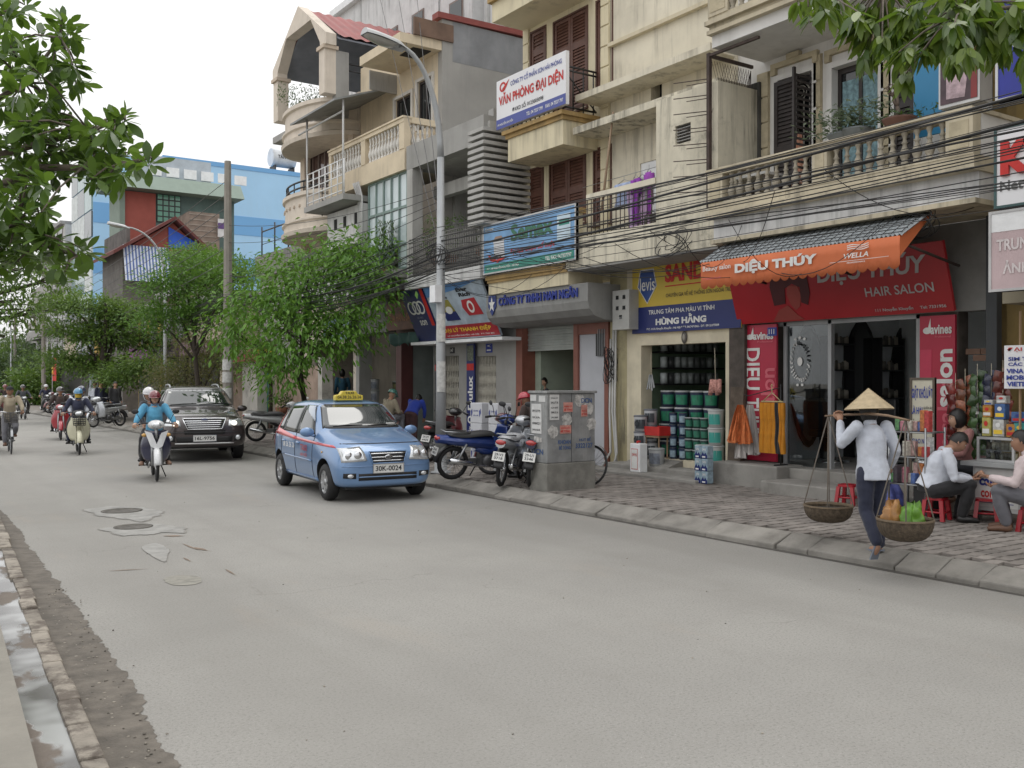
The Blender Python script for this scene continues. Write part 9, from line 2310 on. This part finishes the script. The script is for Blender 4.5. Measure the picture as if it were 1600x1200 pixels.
# big tree at the upper left
LN = leafmat('glossy_dark_leaf',(.026,.065,.012),(.10,.18,.028),.32,.40)
b = Vector((-1.1,6.4,.14)); tl = thing('foreground_tree', 'big glossy leaved tree leaning in at the upper left', 'tree', b)
q = MB(); q.tube([(0,0,0),(.05,0,1.6),(.2,.1,3.0),(.5,.2,4.6)], [.19,.15,.13,.09],12); q.build('trunk', BARK, tl)
twigs = []; qb = MB()
def bough(pix, D, clus):
    pts = [atD(px, py, D+dd) for px, py, dd in pix]; qb.tube([p-b for p in pts], [.035-.026*i/(len(pts)-1) for i in range(len(pts))],7)
    for (px, py, sx, sy, n) in clus:
        for i in range(n):
            p = atD(px+gau(0, sx), py+gau(0, sy), D+gau(0,.35)); near = min(pts, key=lambda a: (a-p).length); d = (p-near)+Vector((0,0,.12)); twigs.append((p, d+rv(.12)))
            if i % 2 == 0: qb.tube([near-b, near.lerp(p,.6)-b+Vector((0,0,.03)), p-b], [.010,.007,.005],4, cap=False)
bough([(-260,300,0),(-80,200,0),(40,130,0),(95,60,0)],6.6, [(30,150,34,36,17),(75,115,24,28,12),(100,60,11,17,6),(20,80,24,18,6),(112,120,9,18,4)])
bough([(-260,330,0),(-60,260,0),(60,225,0),(140,205,0),(195,185,0)],6.4, [(20,220,30,32,17),(70,205,28,26,14),(110,220,22,18,8),(150,215,16,14,7),(180,195,13,12,6),(140,250,14,12,5)])
bough([(-260,350,0),(-20,300,0),(60,262,0),(130,262,0),(200,255,0),(232,248,0)],6.2, [(20,300,28,28,14),(60,260,20,14,6),(190,262,14,12,7),(160,278,12,14,5),(234,246,3,3,1),(205,245,6,8,2)])
bough([(-260,400,0),(-30,370,0),(30,350,0),(75,385,0),(120,400,0)],6.0, [(15,350,28,24,13),(45,310,22,20,8),(70,370,14,14,5),(100,400,18,14,5),(25,395,24,14,7),(130,390,8,10,2)])
bough([(-260,60,0),(-40,40,0),(20,15,0)],6.2, [(10,20,18,14,5),(-10,60,22,22,6),(40,5,8,8,2)])
qb.build('boughs', BARK, tl)
leafy(tl, twigs, near_leaf_meshes(.14,.056, LN), LN,300,9,.8,.15, in_frame)
# leafy boughs at the upper right
LR_ = leafmat('long_drooping_leaf',(.045,.095,.014),(.14,.20,.025),.38,.42)
b = Vector((9.4,1.6, PZ)); tr_ = thing('foreground_tree', 'tree with long drooping leaves hanging into the upper right', 'tree', b)
q = MB(); q.tube([(0,0,0),(.0,.1,2.0),(-.4,.4,4.0),(-.9,.9,5.2)], [.22,.17,.14,.10],12); q.build('trunk', BARK, tr_)
twigs = []; qb = MB()
bough([(1800,-160,0),(1640,-60,0),(1500,-30,0),(1380,-20,0),(1260,-12,0)],7.2, [(1270,2,26,12,7),(1330,12,24,22,11),(1385,28,26,30,16),(1440,15,30,26,13),(1350,78,12,14,5)])
bough([(1800,-80,0),(1700,-20,0),(1600,10,0),(1500,20,0)],6.8, [(1500,30,32,28,17),(1560,38,26,34,17),(1600,30,24,36,12),(1440,45,26,26,12),(1590,95,14,18,5),(1390,85,18,14,5),(1540,85,22,10,5)])
qb.build('boughs', BARK, tr_)
leafy(tr_, twigs, near_leaf_meshes(.175,.056, LR_, False), LR_,300,9,.55,.9, in_frame)
# ================================================================== overhead cables
WIRE = mat('black_cable',(.018,.018,.019),.6, var=.1); WIREG = mat('grey_cable',(.10,.10,.10),.6, var=.1)
PO = [Vector((8.85,-16,0)), Vector((8.70,14.95,0)), Vector((8.75,26.9,0)), Vector((10.5,40.6,0)), Vector((10.6,71,0))]
def strung(zs, xs, sags, n=12):
    pts = []
    for (a, b), za, zb, xa, xb, sg in zip(zip(PO, PO[1:]), zs, zs[1:], xs, xs[1:], sags):
        k = n * 2 if a.y < 0 else n
        for i in range(k):
            t = i/k; p = a.lerp(b, t); p.x += xa+(xb-xa)*t; p.z = za+(zb-za)*t-4*sg*t*(1-t); pts.append(p)
    e = PO[-1].copy(); e.z = zs[-1]; e.x += xs[-1]; pts.append(e); return pts
for i in range(26):
    z1 = 4.08 + gau(0,.22); thick = i < 3
    zs = [z1+uni(-.45,1.6), z1, z1+uni(-.3,.35), z1+uni(0,.8), z1+uni(.4,1.6)]
    xs = [uni(-.5,.5), uni(-.13,.13), uni(-.2,.2), uni(-.2,.2), uni(-.2,.2)]
    sg = [uni(.1,.62), uni(.15,.6), uni(.1,.5), uni(.2,.6)]
    t = thing('overhead_cable', 'thick black cable strung along the kerb from pole to pole' if thick else 'thin black cable strung along the kerb from pole to pole', 'cable',(8.7,14.95,4),0, 'thick black cables along the kerb' if thick else 'thin black cables along the kerb')
    q = MB(); q.tube(strung(zs, xs, sg), uni(.011,.016) if thick else uni(.0035,.007),5, cap=False); q.build('wire', WIRE, t, True)
def drop(label, a, b, sag, r, m=WIRE, g='thin drop wires to the houses'):
    t = thing('drop_wire', label, 'wire', a,0, g); q = MB(); a, b = Vector(a), Vector(b); q.tube([a.lerp(b, i/12)-Vector((0,0,4*sag*i/12*(1-i/12))) for i in range(13)], r,4, cap=False); q.build('wire', m, t, True)
A = Vector((8.72,14.95,4.1))
for i in range(10):
    y = 10.9+i*.62+uni(-.2,.2); drop('thin black drop wire from the cable bundle to a house front',(8.75+uni(-.1,.3), y+uni(-1.5,2.5),3.75+uni(-.2,.5)),(11.9-(1.0 if i % 2 else 0), y, uni(3.3,4.6)), uni(.05,.5),.005)
for i in range(9): drop('thin black drop wire from the cable bundle to a house front',(8.75,6+i*.7,3.6+uni(-.3,.5)),(11.0+uni(0,.9),7.0+uni(-1,3.4), uni(3.4,4.2)), uni(.1,.6),.005)
for k,(a, b) in enumerate((((7.6,14.0,8.6),(8.7,14.95,4.3)),((7.4,15,9.5),(8.72,14.9,4.6)),((7.8,15.2,9.6),(8.74,15.0,5.0)))): drop('thin wire slanting down across the sky to the street lamp', onX((590,620,650)[k],-20,12.0), A+Vector((0,0,.3*k)),.05,.007, WIREG, 'thin wires slanting to the street lamp')
for k in range(4): drop('thin wire crossing from the lamp to the concrete pole high up',(8.7,15,4.9+.12*k),(8.75,26.9,4.7+.5*k),.25,.006, WIRE, 'thin wires to the concrete pole')
for k in range(7): drop('far thin wire running across the blue block',(8.75,26.9,5.2+.38*k),(10.6+.1*k,71,4.6+.5*k),.4,.012, WIREG, 'far thin wires')
# coils of slack cable tied at the lamp and on the house fronts
for k,(x, y, z, r, lb_) in enumerate(((8.72,14.95,4.05,.32, 'black coil of slack cable tied to the street lamp'),(11.0,7.1,3.75,.30, 'tangle of cable under the salon balcony'),(11.9,14.0,2.1,.28, 'tangle of wires under the meter box'),(11.05,11.4,4.05,.35, 'tangle of wires on the mouldy slab'))):
    t = thing('cable_coil', lb_, 'cable coil',(x, y, z),0, 'tangles of cable'); q = MB()
    for j in range(7 if k != 2 else 12):
        a0 = uni(0,6); rr = r * uni(.6,1.15); tx_ = uni(-.6,.6)
        q.tube([(.10*sin(a+a0)+(-.06 if k == 0 else 0), rr*cos(a)*(1 if k != 2 else .35), rr*.55*sin(a+tx_)*(1 if k != 2 else 2.2)) for a in [2*PI*i/16 for i in range(17)]],.007,4, cap=False)
    q.build('loops', WIRE, t)
bx = thing('junction_box', 'small white cable box on the street lamp', 'box',(8.6,14.9,3.2)); q = MB(); q.box(-.08,-.1,0,.06,.1,.3); q.build('case', WHITEP, bx)
bpy.data.scenes.remove(TMP)
